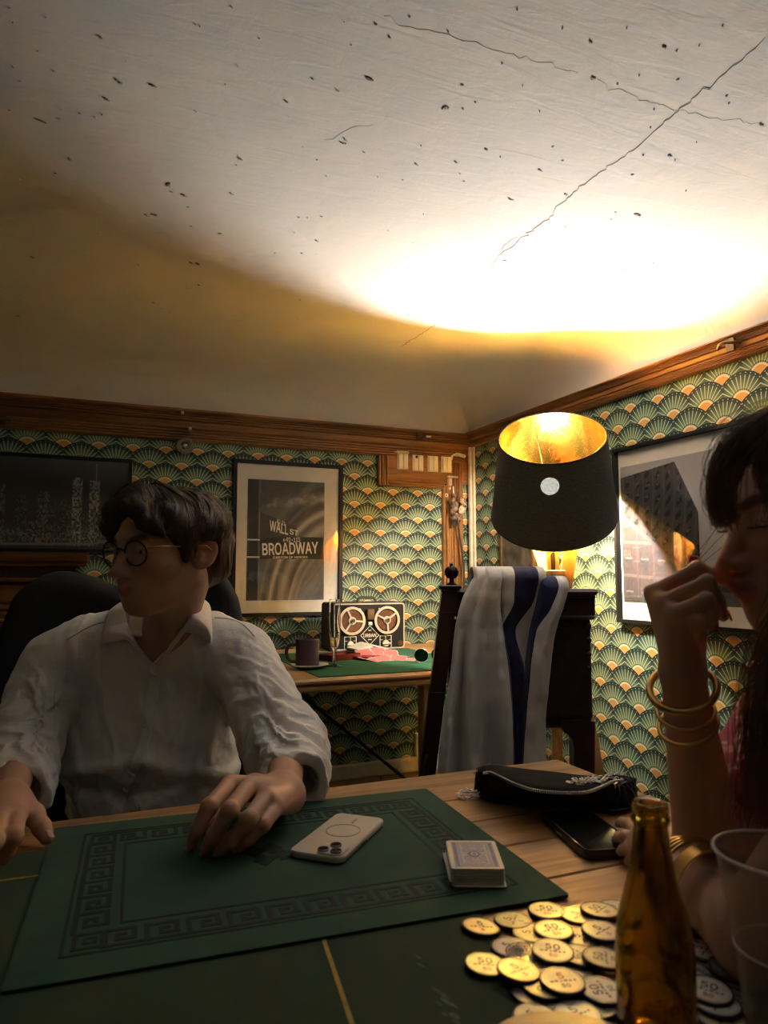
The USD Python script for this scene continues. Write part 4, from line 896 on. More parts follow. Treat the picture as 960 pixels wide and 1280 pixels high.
def hem(P, col, back=.20, r=.030):
    """Carries the top edge over the chair's rail and down behind it."""
    top = P[:, 0]; rows = []
    for a in np.linspace(0, math.pi, 9)[1:]: rows.append(top + np.array([0, 0, 1.0]) * r * math.sin(a) + FH * (.062 * (1 - math.cos(a))))
    for q in np.linspace(0, back, 10)[1:]: rows.append(rows[7] - np.array([0, 0, 1.0]) * q)
    R_ = np.stack(rows[::-1], 1); return np.concatenate([R_, P], 1), np.concatenate([np.repeat(col[:, :1], R_.shape[1], 1), col], 1)
Y = [722, 750, 790, 840, 900, 966]
left = drape(Y, [((592, 577, 568, 563, 553, 547), (-.01, -.02, -.025, -.03, -.04, -.05), WHITE), ((598, 584, 572, 568, 562, 558), (-.03, -.045, -.05, -.06, -.075, -.085), WHITE), ((606, 596, 582, 577, 574, 574), (-.03, -.05, -.04, -.015, -.010, -.010), WHITE), ((611, 604, 594, 588, 588, 590), (-.04, -.06, -.065, -.075, -.08, -.085), WHITE), ((618, 613, 607, 606, 609, 613), (-.04, -.048, -.045, -.040, -.035, -.035), WHITE), ((624.5, 621, 622.5, 626, 630, 633), (-.035, -.05, -.06, -.07, -.075, -.08), WHITE), ((626, 623.5, 628, 634, 638.5, 640), (-.02, -.03, -.035, -.04, -.045, -.045), NAVY), ((627, 625, 630, 636, 640, 641.5), (0, -.015, -.02, -.025, -.03, -.03), NAVY)])
midc = drape(Y, [((622, 620, 622, 628, 636, 641), (.0, .0, .0, .0, 0, 0), WHITE), ((630, 630, 624, 626, 636, 640), (-.03, -.03, -.01, -.01, -.01, -.01), WHITE), ((643, 642, 626, 637, 637, 641), (-.035, -.04, -.03, -.02, -.02, -.02), NAVY), ((658, 655, 636, 652, 643, 651), (-.04, -.035, -.02, -.03, -.02, -.02), NAVY), ((672, 666, 644, 654, 648, 660), (-.03, -.02, -.01, -.02, -.01, -.005), WHITE), ((681, 676, 664, 658, 652, 662), (-.0, .005, .01, .01, .01, .01), WHITE)])
rightc = drape([734, 760, 790, 840, 900, 968], [((674, 668, 661, 655, 648, 646), (-.02, -.02, -.02, -.01, -.01, -.01), NAVY), ((682, 676, 667, 660, 655, 652), (-.04, -.045, -.045, -.04, -.03, -.03), NAVY), ((697, 688, 670, 662, 657, 653), (-.035, -.045, -.05, -.045, -.04, -.04), WHITE), ((702, 696, 684, 672, 668, 666), (-.04, -.05, -.055, -.05, -.045, -.045), WHITE), ((709, 701, 692, 686, 681, 682.5), (-.02, -.02, -.02, -.02, -.02, -.02), WHITE)])
ms, cs = [], []
for (P, c, th) in (left, midc, rightc):
    P, c = hem(P, c); m = sheet(P, th); ms.append(m); cs.append(np.vstack([c.reshape(-1, 3)] * 2))
m = trimesh.util.concatenate(ms)
solo('striped_cloth', m, M['cloth'], 'white cloth with navy blue stripes draped over the leather chair', 'cloth', smooth=True, col=np.vstack(cs))
# small black bag hung low on the chair's left post
bp = at(527, 985, 1.93); bc = bp.copy()
t = thing('black_pouch', 'small black bag hanging low at the left post of the leather chair', 'bag', tuple(bc))
M['pouch'] = plain('black_pouch_cloth', (.008, .008, .009), .75, bump=.3)
obj('body', skin_mesh(lambda P: smax(smin(ell(P, (0, 0, -.03), (.045, .028, .055)), bone(P, (-.025, 0, -.06), (.025, 0, -.06), .03, .03), .03), -(P[:, 2] + .10), .02) - (meshkit.noise(P * 60) - .5) * .008, [-.08, -.06, -.13], [.08, .06, .06], .004), M['pouch'], t, True)
obj('strap', tube(spline([(-.02, -.01, .01), (-.005, -.015, .05), (.012, -.01, .085), (.022, .01, .07), (.02, .01, .01)], 24), .005, 8), M['pouch'], t, True)
# ================================================================== the table in front
TZ = TABLE_Z
M['plank'] = [wood(f'plank_{k}', d, l, 0, s, .5, .35, knots=.5) for k, (d, l, s) in enumerate((((.17, .075, .024), (.58, .34, .13), .9), ((.20, .09, .03), (.64, .39, .16), .75), ((.13, .06, .02), (.52, .30, .115), 1.1)))]
M['table_leg'] = wood('table_leg_wood', (.16, .08, .03), (.42, .26, .12), 2, .9, .5, .3)
TX0, TX1, TY0, TY1 = -.75, .905, .24, 1.215
t = thing('plank_table', 'rustic wooden plank table carrying the green cloths', 'table', (0, 0, 0))
ys = np.array([TY0, .335, .437, .545, .648, .752, .862, .962, 1.066, TY1]); rq = np.random.default_rng(2)
for k in range(len(ys) - 1):
    dz = rq.uniform(0, .0012); obj('plank', bx((TX0 + rq.uniform(0, .01), ys[k] + .0005, TZ - .032), (TX1 - rq.uniform(0, .008), ys[k + 1] - .0005, TZ - dz), .003), M['plank'][k % 3], t)
obj('apron', [bx((TX0 + .06, TY1 - .09, TZ - .11), (TX1 - .06, TY1 - .065, TZ - .033)), bx((TX0 + .06, TY0 + .065, TZ - .11), (TX1 - .06, TY0 + .09, TZ - .033)), bx((TX1 - .085, TY0 + .065, TZ - .11), (TX1 - .06, TY1 - .065, TZ - .033)), bx((TX0 + .06, TY0 + .065, TZ - .11), (TX0 + .085, TY1 - .065, TZ - .033))], M['plank'][0], t)
for x in (TX0 + .09, TX1 - .09):
    for y in (TY0 + .09, TY1 - .09): obj('leg', bx((x - .035, y - .035, 0), (x + .035, y + .035, TZ - .033), .004), M['table_leg'], t)
# felt cloth under everything
def felt_mat(name, c1, c2, scuff=0.5):
    g = G(); p = g.pos()
    n = g.noise(p, 9, 5, .65); f = g.noise(p, 700, 2)
    col = g.ramp(n, [(.3, c1), (.7, c2)])
    s = g.m('multiply', g.step(g.noise(g.map(p, (14, 40, 14), rot=(0, 0, .7)), 1.0, 5, .75, 1.5), .66, .72), scuff)
    col = g.mix(s, col, tuple(min(1, x * 2.2 + .03) for x in c2))
    return g.done(name, g.bsdf(base_color=col, roughness=.85, specular_ior_level=.3, sheen_weight=.15, normal=g.bump(g.m('add', f, g.m('multiply', n, 1.5)), .3, .0015)))
M['old_felt'] = felt_mat('old_green_felt', (.008, .030, .010), (.016, .048, .015)); M['mat_green'] = felt_mat('mat_green', (.005, .046, .024), (.012, .078, .043), .12)
M['mat_edge'] = plain('mat_dark_edge', (.014, .012, .010), .8); M['mat_print'] = plain('mat_dark_print', (.004, .017, .012), .8, vary=.25, scale=60); M['yellow_line'] = plain('yellow_line', (.36, .28, .03), .7, vary=.2, scale=80)
M['scuff'] = plain('pale_scuff', (.10, .13, .09), .8, vary=.4, scale=90)
ft = thing('table_felt', 'old dark green felt with a thin yellow line lying on the planks', 'table cover', (0, 0, 0))
p1, p2 = on_z(616, 1176, TZ), on_z(645, 1238, TZ); dirn = (p2 - p1) / np.linalg.norm(p2 - p1)
e0 = p1 - dirn * .42; e1 = p1 + dirn * ((.26 - p1[1]) / dirn[1])
FZ = TZ + .0022
obj('felt', slab(sg.Polygon([(-.70, .26), (e1[0], e1[1]), (e0[0], e0[1]), (-.70, 1.13)]), TZ, FZ), M['old_felt'], ft)
def strip(pts, w, z0, z1):
    return slab(sg.LineString([tuple(q[:2]) for q in pts]).buffer(w / 2, cap_style='flat'), z0, z1)
a, b = on_z(405, 1176, FZ), on_z(441, 1283, FZ); d = b - a
obj('yellow_stripe', strip([a - d * 1.2, b + d * .5], .0042, FZ, FZ + .0004), M['yellow_line'], ft)
a, b = on_z(-30, 1105, FZ), on_z(30, 1097, FZ); d = b - a
obj('yellow_stripe', strip([a - d * 3, b + d * 1.2], .0042, FZ, FZ + .0004), M['yellow_line'], ft)
sc = [(549, 1240, 3, 8), (556, 1246, 2, 5), (561, 1254, 3, 9), (568, 1270, 4, 5), (548, 1254, 2, 4), (556, 1268, 3, 3), (571, 1278, 3, 4), (520, 1195, 1.2, 8), (528, 1208, 1.2, 7)]
obj('scuffs', [slab(affinity.rotate(affinity.scale(sg.Point(*on_z(x, y, FZ)[:2]).buffer(1, 6), a * .0007, b * .0011), 20), FZ, FZ + .0003) for x, y, a, b in sc], M['scuff'], ft, kind='stuff')
# printed playing mat
MZ = FZ + .0032
mt = thing('card_mat', 'dark green rubber playing mat with a dark meander border', 'mat', (0, 0, 0))
mc = np.array([on_z(537, 985, MZ), on_z(712, 1118, MZ), on_z(0, 1240, MZ)])[:, :2]     # far right, near right, near left
vx = mc[1] - mc[2]; vy = mc[0] - mc[1]; LX, LY = np.linalg.norm(vx), np.linalg.norm(vy); ex = vx / LX; ey = np.array([-ex[1], ex[0]])
def mp(x, y): return mc[2] + ex * x + ey * y                                         # x 0..LX to the right, y 0..LY away
def place(poly, z0, z1):
    return slab(affinity.affine_transform(poly, [ex[0], ey[0], ex[1], ey[1], mc[2][0], mc[2][1]]), z0, z1)
obj('base', place(rrect(LX, LY, .004).union(sg.box(0, 0, .001, .001)).buffer(0) if False else affinity.translate(rrect(LX, LY, .004), LX / 2, LY / 2), FZ, MZ - .0008), M['mat_edge'], mt)
obj('cloth_face', place(affinity.translate(rrect(LX, LY, .004), LX / 2, LY / 2), MZ - .0008, MZ), M['mat_green'], mt)
i0, i1 = .052, .092                                                                  # border band between these insets
def line_box(i, w): return sg.box(i, i, LX - i, LY - i).difference(sg.box(i + w, i + w, LX - i - w, LY - i - w))
bars = [line_box(i0 - .010, .0035), line_box(i1 + .004, .0035)]
def meander(x0, y0, dx, dy, n, s):
    """n Greek-key units along (dx, dy) from (x0, y0), s high."""
    out = []; nx, ny = -dy, dx; u = s / 5.0
    key = [(0, 0), (0, 4.6), (4.4, 4.6), (4.4, 1.5), (2.1, 1.5), (2.1, 3.0), (3.0, 3.0)]
    for k in range(n):
        P = [(x0 + (q * u + k * 6.2 * u) * dx + r_ * u * nx, y0 + (q * u + k * 6.2 * u) * dy + r_ * u * ny) for q, r_ in key]
        out.append(sg.LineString(P).buffer(u * .42, cap_style='square', join_style='mitre'))
    out.append(sg.LineString([(x0, y0), (x0 + n * 6.2 * u * dx, y0 + n * 6.2 * u * dy)]).buffer(u * .42)); return out
bars2 = []
S = i1 - i0 - .006; U = 6.2 * S / 5
nx_, ny_ = int((LX - 2 * i0 - .04) / U), int((LY - 2 * i0 - .05) / U)
ox, oy = (LX - nx_ * U) / 2, (LY - ny_ * U) / 2
bars2 += meander(ox, i0, 1, 0, nx_, S) + meander(LX - ox, LY - i0, -1, 0, nx_, S) + meander(LX - i0, oy, 0, 1, ny_, S) + meander(i0, LY - oy, 0, -1, ny_, S)
for cx_, cy_ in ((i0, i0), (LX - i0, i0), (i0, LY - i0), (LX - i0, LY - i0)):
    q = sg.box(min(cx_, cx_ + (S if cx_ < LX / 2 else -S)), min(cy_, cy_ + (S if cy_ < LY / 2 else -S)), max(cx_, cx_ + (S if cx_ < LX / 2 else -S)), max(cy_, cy_ + (S if cy_ < LY / 2 else -S)))
    bars2.append(q.difference(q.buffer(-.005))); bars2.append(q.buffer(-.010).difference(q.buffer(-.014)))
for q in bars: obj('border_line', place(q, MZ - .0003, MZ + .0004), M['mat_print'], mt)
uni = so.unary_union(bars2); obj('meander_border', [place(q, MZ - .0003, MZ + .0004) for q in getattr(uni, 'geoms', [uni])], M['mat_print'], mt, kind='stuff')
# emblem printed at the middle of the mat: four card suits
def suit(k):
    if k == 0: return sg.Polygon([(0, 1.2), (.85, 0), (0, -1.2), (-.85, 0)])
    if k == 1: return so.unary_union([sg.Point(0, .55).buffer(.45), sg.Point(.5, -.1).buffer(.45), sg.Point(-.5, -.1).buffer(.45), sg.Polygon([(-.1, .2), (.1, .2), (.3, -1.1), (-.3, -1.1)])])
    if k == 2: return so.unary_union([sg.Point(.42, .3).buffer(.47), sg.Point(-.42, .3).buffer(.47), sg.Polygon([(-.86, .12), (.86, .12), (0, -1.1)])])
    return so.unary_union([sg.Point(.42, -.2).buffer(.47), sg.Point(-.42, -.2).buffer(.47), sg.Polygon([(-.86, -.02), (.86, -.02), (0, 1.15)]), sg.Polygon([(-.08, 0), (.08, 0), (.3, -1.1), (-.3, -1.1)])])
for k, (x, y) in enumerate(((330, 1075), (352, 1068), (318, 1066), (338, 1060))):
    w_ = on_z(x, y, MZ)[:2] - mc[2]; obj('suit_emblem', place(affinity.translate(affinity.scale(suit(k), .017, .017, origin=(0, 0)), w_ @ ex, w_ @ ey), MZ - .0003, MZ + .0004), M['mat_print'], mt)

# ------------------------------------------------------------------ phone in a clear case
M['titanium'] = plain('satin_titanium', (.60, .56, .51), .38, .35, vary=.02); M['lens_black'] = plain('lens_black', (.008, .008, .01), .06); M['lens_ring'] = plain('lens_ring', (.30, .27, .24), .3, .8)
M['case_line'] = plain('case_ring_grey', (.34, .32, .30), .5)
g = G(); tb = g.add('transparent_bsdf', 'BSDF', color=(.93, .93, .92)); pb = g.bsdf(base_color=(.6, .6, .58), roughness=.25); M['clear_case'] = g.done('clear_case', g.add('mix_closure', 'closure', fac=.35, closure1=tb, closure2=pb))
pc = [on_z(x, y, MZ + .012) for x, y in ((352, 1062), (423, 1080), (490, 1019), (424, 1007))]
ctr = sum(pc) / 4; ax_ = ((pc[2] + pc[3]) / 2 - (pc[0] + pc[1]) / 2); ax_[2] = 0; LP = np.linalg.norm(ax_); ax_ /= LP; sidev = np.array([ax_[1], -ax_[0], 0])
ang = math.atan2(ax_[1], ax_[0])
t = thing('smartphone', 'silver smartphone in a clear case lying face down on the green mat', 'phone', (ctr[0], ctr[1], MZ + .0002), ang)
PL, PW = .160, .0775
obj('body', slab(rrect(PL, PW, .013), .0012, .0092, .0022), M['titanium'], t, 40, label='satin silver phone back')
cs_ = m3.Manifold.extrude(m3.CrossSection([np.array(rrect(PL + .005, PW + .005, .015).exterior.coords)[:-1]]), .0105) - m3.Manifold.extrude(m3.CrossSection([np.array(rrect(PL + .0006, PW + .0006, .0133).exterior.coords)[:-1]]), .03).translate([0, 0, .0011])
obj('clear_case', cs_, M['clear_case'], t, 40, label='clear plastic phone case')
rg = sg.Point(0, 0); obj('magnet_ring', slab(sg.Point(.012, 0).buffer(.0245, 32).difference(sg.Point(.012, 0).buffer(.0228, 32)), .0092, .0096), M['case_line'], t)
obj('magnet_bar', slab(affinity.translate(rrect(.017, .0035, .0015).difference(rrect(.0145, .0014, .0006)), .052, -.0), .0092, .0096), M['case_line'], t)
isl = (-PL / 2 + .022, -PW / 2 + .0225)          # camera island at the near right corner
cm = obj('camera_island', slab(affinity.translate(rrect(.037, .037, .010), *isl), .0088, .0112, .0008), M['titanium'], t, 40)
obj('island_frame', slab(affinity.translate(rrect(.0405, .0405, .0115).difference(rrect(.0385, .0385, .0105)), *isl), .0092, .0112, .0005), M['clear_case'], cm, 40)
for dx, dy in ((-.009, -.0085), (-.009, .0095), (.0095, .0)):
    ln = lathe([(0, .0105), (.0074, .0105), (.0074, .0136), (.0070, .0139), (.0066, .0138), (.0064, .0128), (0, .0126)], 32); obj('lens_ring', move(ln, (isl[0] + dx, isl[1] + dy, 0)), M['lens_ring'], cm, 30)
    obj('lens_glass', move(lathe([(0, .0122), (.0064, .0122), (.0064, .0133), (0, .0133)], 32), (isl[0] + dx, isl[1] + dy, 0)), M['lens_black'], cm, 30)
obj('flash', move(lathe([(0, .0105), (.0032, .0105), (.0032, .0116), (0, .0117)], 20), (isl[0] + .0115, isl[1] + .0125, 0)), M['white_plastic'], cm, 30)
obj('side_button', bx((-.022, -PW / 2 - .0036, .004), (-.004, -PW / 2 - .002, .0078), .0008), M['lens_ring'], t)

# ------------------------------------------------------------------ deck of cards, and its box below
M['card_blue'] = plain('card_blue_print', (.12, .15, .33), .45, vary=.2, scale=120); M['card_pale'] = plain('card_pale_print', (.36, .39, .52), .45, vary=.12, scale=300)
dc = [on_z(x, y, MZ + .022) for x, y in ((562, 1048), (617, 1048), (627, 1089), (566, 1088))]
ctr = sum(dc) / 4; axx = (dc[1] + dc[2] - dc[0] - dc[3]); rzd = math.atan2(axx[1], axx[0]) + .0
t = thing('card_deck', 'squared deck of blue-backed playing cards lying on the green mat', 'cards', (ctr[0], ctr[1], MZ), rzd)
rd = np.random.default_rng(7); cw, chh = .0625, .0885
for k in range(42):
    dx, dy, r_ = rd.normal(0, .0004), rd.normal(0, .0004), rd.normal(0, .004)
    if k == 12: dx, r_ = -.004, .03
    if k in (3, 4): dx, dy = .002, -.003
    obj('card', move(slab(rrect(cw, chh, .004, 3), 0, .00049), (dx, dy, .0002 + k * .0005), r_), M['card_white'], t)
zt = .0002 + 42 * .0005
bk = obj('card_back', slab(rrect(cw, chh, .004, 3), zt, zt + .0004), M['card_white'], t, label='top card back with a blue ornament')
def ln_(w, h, a, b): return rrect(w, h, .0005).difference(rrect(w - a, h - b, .0003))
for q, mm in ((rrect(.050, .0745, .001), 'card_pale'), (ln_(.052, .0765, .001, .001), 'card_blue'), (sg.box(-.025, -.036, -.0205, .036).union(sg.box(.0205, -.036, .025, .036)), 'card_blue'), (ln_(.036, .066, .0012, .0012), 'card_blue'), (ln_(.029, .056, .0008, .0008), 'card_white'), (sg.Point(0, 0).buffer(.0075), 'card_blue'), (sg.Point(0, 0).buffer(.0045).difference(sg.Point(0, 0).buffer(.003)), 'card_white'), (sg.Polygon([(0, .014), (.009, 0), (0, -.014), (-.009, 0)]).difference(sg.Polygon([(0, .012), (.0078, 0), (0, -.012), (-.0078, 0)])), 'card_blue')):
    hz = {'card_pale': .0001}.get(mm, .00018) + (.00006 if mm == 'card_white' else 0)
    obj('print', slab(q, zt + .0004 - .0001, zt + .0004 + hz), M[mm], bk)
for sx in (-1, 1):
    for sy in (-1, 1):
        for k in range(2):
            q = affinity.translate(sg.Point(0, 0).buffer(.0045).difference(sg.Point(0, 0).buffer(.0038)), sx * .009, sy * (.012 + .013 * k)); obj('print_curl', slab(q, zt + .0003, zt + .00058), M['card_blue'], bk)
# ------------------------------------------------------------------ chips
M['chip_edge'] = plain('chip_dark_edge', (.016, .013, .012), .35, vary=.3); M['chip_gold'] = plain('chip_cream_paper', (.66, .56, .35), .35, vary=.06, scale=90); M['chip_silver'] = plain('chip_grey_paper', (.29, .28, .30), .3, vary=.15, scale=120); M['chip_white'] = plain('chip_white_paper', (.62, .60, .57), .35, vary=.06, scale=90)
M['ink'] = plain('chip_ink', (.05, .045, .05), .5); M['ink_red'] = plain('chip_red_ink', (.40, .05, .03), .5)
CR, CH = .0202, .0034
def chip_mesh(): return lathe([(0, 0), (CR - .0006, 0), (CR, .0005), (CR, CH - .0006), (CR - .0007, CH), (CR - .0022, CH), (CR - .0022, CH - .0003), (0, CH - .0003)], 48)
def make_chip(label, group, face, txt, ink='ink', second=None):
    t = thing('poker_chip', label, 'poker chip', (0, 0, 0), 0, group)
    obj('body', chip_mesh(), M['chip_edge'], t, 30)
    fc = obj('face', lathe([(0, CH - .0003), (CR - .0022, CH - .0003), (CR - .0022, CH - .0001), (0, CH - .0001)], 48), M[face], t, 30, label='printed paper face')
    obj('printed_ring', slab(sg.Point(0, 0).buffer(CR - .0035, 32).difference(sg.Point(0, 0).buffer(CR - .0039, 32)), CH - .0002, CH), M['ink'], fc)
    def w(s, hgt, y, mat):
        m = meshkit.text_mesh(s, hgt, .00012, True); m.apply_translation(-m.bounds.mean(0)); obj('lettering', move(m, (0, y, CH - .00004)), M[mat], fc)
    w(txt, .0085, .0055, ink); w(second or txt, .0050, -.0085, 'ink' if ink == 'ink_red' else 'ink_red' if face == 'chip_gold' else 'ink')
    obj('script_line', [slab(affinity.translate(rrect(.0036 - .0008 * (k % 3), .0018 + .0006 * (k % 2), .0004), -.0105 + k * .0042, -.0022 + .0006 * (k % 2)), CH - .0002, CH) for k in range(6)], M['ink'], fc, kind='stuff')
    return t
protos = {}
def chip_at(kind, x, y, lift, tx=0.0, ty=0.0, rz=0.0, label=None, group=None):
    """A chip whose face shows at frame position x, y, lift = height of its underside over the wood."""
    z = TZ + .0024 + lift; p = on_z(x, y, z + CH)
    face, txt, ink = {'g5': ('chip_gold', '5', 'ink'), 'g50': ('chip_gold', '50', 'ink'), 'r': ('chip_gold', '5', 'ink_red'), 's5': ('chip_silver', '5', 'ink'), 's50': ('chip_silver', '50', 'ink'), 'w50': ('chip_white', '50', 'ink'), 'w5': ('chip_white', '5', 'ink')}[kind]
    group = 'loose paper-faced poker chips heaped on the table'
    if kind not in protos:
        t = protos[kind] = make_chip(label, group, face, txt, ink, '50' if kind == 'r' else None)
        x_ = UsdGeom.Xformable(t); x_.ClearXformOpOrder(); x_.AddTransformOp().Set(rt((p[0], p[1], z), rz, (tx, ty, 0))); return
    o = dup(protos[kind], (p[0], p[1], z), rz, label, group, (tx, ty, 0))
L1 = CH + .0004
T = [('g5', 601, 1157, 0, -.02, .10, -.3, 'cream poker chip lying alone at the left end of the heap'), ('s5', 641, 1149, 0, 0, .02, .8, 'grey poker chip beside the mat edge, second from the left in the far row'),
     ('g50', 683, 1137, 0, 0, 0, -.5, 'cream poker chip farthest back, touching the mat corner'), ('s5', 724, 1143, 0, 0, 0, .3, 'grey poker chip in the far row, under the topmost one behind the bottle neck'), ('s50', 749, 1136, L1, .02, .05, .4, 'grey poker chip topmost behind the bottle neck'), ('s5', 770, 1134, 0, 0, 0, 2.0, 'grey poker chip in the far row, nearly hidden behind the bottle neck'),
     ('s5', 665, 1165, 0, 0, 0, 1.0, 'grey poker chip peeking out left under the far-pile cream chip'), ('g50', 692, 1161, L1, .02, 0, -.2, 'cream poker chip topmost in the middle of the far pile'), ('g5', 727, 1170, 0, 0, 0, 1, 'cream poker chip under the one just left of the bottle'), ('g5', 752, 1162, L1 * 1.6, .04, 0, .25, 'cream poker chip topmost just left of the bottle'),
     ('g50', 691, 1187, L1 * 1.7, .06, .02, -.6, 'bright cream poker chip topmost in the centre of the heap'), ('w5', 639, 1183, 0, 0, 0, .4, 'pale poker chip flat on bare wood inside the heap'), ('g50', 657, 1190, 0, 0, 0, 1.2, 'cream poker chip on bare wood, left under the bright central chip'), ('s5', 727, 1193, L1, .03, -.04, 1.9, 'grey poker chip just right of the bright central cream chip'), ('s50', 755, 1196, L1 * 2.1, .05, .03, .9, 'grey poker chip topmost against the bottle side'),
     ('s50', 607, 1204, L1 * .3, .02, .08, -.4, 'grey poker chip at the left end of the near row'), ('s5', 648, 1211, L1 * 1.7, .05, .08, .2, 'grey poker chip topmost in the near row, left of the red-printed chip'), ('r', 703, 1224, L1 * 2.2, .04, .02, -.25, 'cream poker chip with red print on top of the near row'), ('w50', 752, 1236, L1 * 1.2, .03, -.04, 1.35, 'white poker chip marked 50 beside the bottle foot'),
     ('s5', 668, 1240, 0, 0, 0, .7, 'grey poker chip lowest in the near row, left of the red-printed chip'), ('s50', 682, 1232, L1 * .9, .03, 0, 2.4, 'grey poker chip directly under the red-printed chip'), ('g5', 671, 1270, 0, 0, 0, .3, 'cream poker chip at the near edge, left one behind the wooden box'), ('w5', 722, 1266, L1 * .5, 0, 0, .1, 'white poker chip half hidden by the wooden rim at the near edge'), ('s50', 742, 1254, 0, 0, 0, .5, 'grey poker chip under the white chip marked 50'), ('s5', 718, 1208, 0, 0, 0, .5, 'grey poker chip between the central cream chip and the red-printed one'), ('g5', 675, 1203, 0, 0, 0, 2.5, 'cream poker chip mostly buried at the centre of the heap'), ('s5', 702, 1249, 0, 0, 0, 2.1, 'grey poker chip nearest the wooden box, below the red-printed one'),
     ('s50', 874, 1160, 0, 0, 0, .6, 'grey poker chip farthest back right of the bottle'), ('w5', 880, 1186, L1, .05, 0, .4, 'white poker chip topmost right of the bottle shoulder'), ('s5', 914, 1210, L1, .04, -.1, 1.6, 'grey poker chip topmost beside the plastic cup'), ('s50', 930, 1226, 0, 0, 0, 1, 'grey poker chip seen through the wall of the plastic cup'), ('w50', 886, 1236, L1 * 2, .06, .05, -.9, 'white poker chip topmost right of the bottle foot'), ('w5', 896, 1253, L1, 0, 0, .4, 'white poker chip under the topmost one right of the bottle'), ('s5', 862, 1213, 0, 0, 0, 0, 'grey poker chip half hidden by the right side of the bottle'), ('s5', 893, 1208, 0, 0, 0, 2.0, 'grey poker chip low between the bottle and the cup'), ('s50', 918, 1250, 0, 0, 0, 1.9, 'grey poker chip low at the foot of the cup'), ('g5', 902, 1272, 0, 0, 0, .4, 'cream poker chip nearest the frame edge right of the bottle'), ('s5', 850, 1178, 0, 0, 0, .2, 'grey poker chip behind the bottle shoulder, at its right')]
for r_ in T: chip_at(*r_)

# ------------------------------------------------------------------ bottle
g = G(); tc_ = g.obj(); nz = g.noise(g.map(tc_, (40, 40, 12)), 1.0, 3)
M['amber'] = g.done('amber_bottle_glass', g.bsdf(base_color=(.50, .33, .045), roughness=.05, transmission_weight=1.0, ior=1.48, normal=g.bump(nz, .04, .004)))
pb = on_z(822, 1305, TZ + .0002); 
t = thing('beer_bottle', 'open brown glass beer bottle standing among the chips', 'bottle', (pb[0], pb[1], TZ + .0002))
H = .186; out = [(0, .004), (.020, .004), (.026, 0), (.0290, .003), (.0303, .010), (.0305, .062), (.0300, .078), (.0282, .093), (.0245, .108), (.0205, .122), (.0172, .136), (.0150, .150), (.0137, .162), (.0131, .1695), (.0150, .1705), (.0156, .1730), (.0148, .1750), (.0138, .1762), (.0146, .1775), (.0146, .1835), (.0138, .1858), (.0120, .186)]
inn = [(.0098, .1855), (.0092, .183), (.0095, .165), (.0112, .150), (.0134, .136), (.0166, .122), (.0206, .108), (.0242, .093), (.0262, .077), (.0268, .062), (.0266, .012), (.022, .008), (0, .008)]
from scipy.interpolate import PchipInterpolator
obj('glass', lathe(out + inn, 72), M['amber'], t, 30)
def em_(shape, z, hgt):
    """Raised lettering wrapped round the shoulder, facing the camera."""
    m = tm(shape).copy(); m = m.subdivide_to_size(.003); v = m.vertices; rr_ = np.interp(z + v[:, 1], [p[1] for p in out[4:10]], [p[0] for p in out[4:10]])
    a = v[:, 0] / .0305; f0_ = math.atan2(-pb[1], -pb[0]); ang_ = f0_ + a
    m.vertices = np.stack([(rr_ + v[:, 2] - .0002) * np.cos(ang_), (rr_ + v[:, 2] - .0002) * np.sin(ang_), z + v[:, 1]], 1); return m
m = meshkit.text_mesh('Leffe', .015, .0006); m.apply_translation([-m.bounds[:, 0].mean(), 0, 0]); m.apply_scale([.036 / m.extents[0], 1, 1]); 
obj('embossed_lettering', em_(m, .034, .015), M['amber'], t, 30)
ar = sg.Point(0, 0).buffer(.0225, 32); ar = affinity.scale(ar, 1, 1.25).intersection(sg.box(-.03, 0, .03, .04)); ar = ar.difference(affinity.scale(ar, .955, .955, origin=(0, 0)))
obj('embossed_arch', em_(prism(ar, .0008), .036, .03), M['amber'], t, 30)

# ------------------------------------------------------------------ plastic cup
g = G(); pl_t = g.add('transparent_bsdf', 'BSDF', color=(.95, .93, .92)); pl = g.bsdf(base_color=(.80, .74, .70), roughness=.12, transmission_weight=.5, ior=1.3)
M['cup'] = g.done('clear_plastic', g.add('mix_closure', 'closure', fac=g.m('add', .09, g.m('multiply', g.add('layer_weight', 'facing', blend=.3), .45)), closure1=pl_t, closure2=pl))
pcu = at(988, 1330, .56); pcu[2] = TZ + .0002; pcu = on_z(992, 1318, TZ + .0002)
t = thing('plastic_cup', 'tall clear plastic cup at the right edge of the table', 'cup', tuple(pcu))
HH = .151; obj('cup_wall', lathe([(0, .0), (.031, 0), (.032, .004), (.0385, .075), (.0395, .078), (.050, HH - .004), (.052, HH - .003), (.052, HH), (.0495, HH), (.0385, .0795), (.0375, .076), (.0308, .006), (0, .003)], 64), M['cup'], t, 40)

M['cup_highlight'] = plain('cup_edge_highlight', (.78, .70, .66), .25, vary=.02)  # paler than the cup: its edge highlights are put into this colour
obj('rim', ring((0, 0, HH - .0015), (0, 0, 1), .0512, .0016, 72, 8), M['cup_highlight'], t, True); obj('step_highlight', ring((0, 0, .0775), (0, 0, 1), .0389, .0011, 64, 8), M['cup_highlight'], t, True)
# ------------------------------------------------------------------ round wooden lid at the near edge
pr_ = on_z(715, 1345, TZ + .03); M['lid_wood'] = wood('lid_wood', (.34, .20, .06), (.58, .40, .15), 0, 1.2, .4, .15)
t = thing('round_wooden_lid', 'round pale wooden box standing at the near table edge', 'box', (pr_[0], pr_[1], TZ + .0026))
obj('body', lathe([(0, 0), (.060, 0), (.062, .002), (.062, .020), (0, .020)], 64), M['lid_wood'], t, 30); obj('lid', lathe([(0, .0202), (.064, .0202), (.066, .022), (.066, .030), (.063, .033), (0, .034)], 64), M['lid_wood'], t, 30)

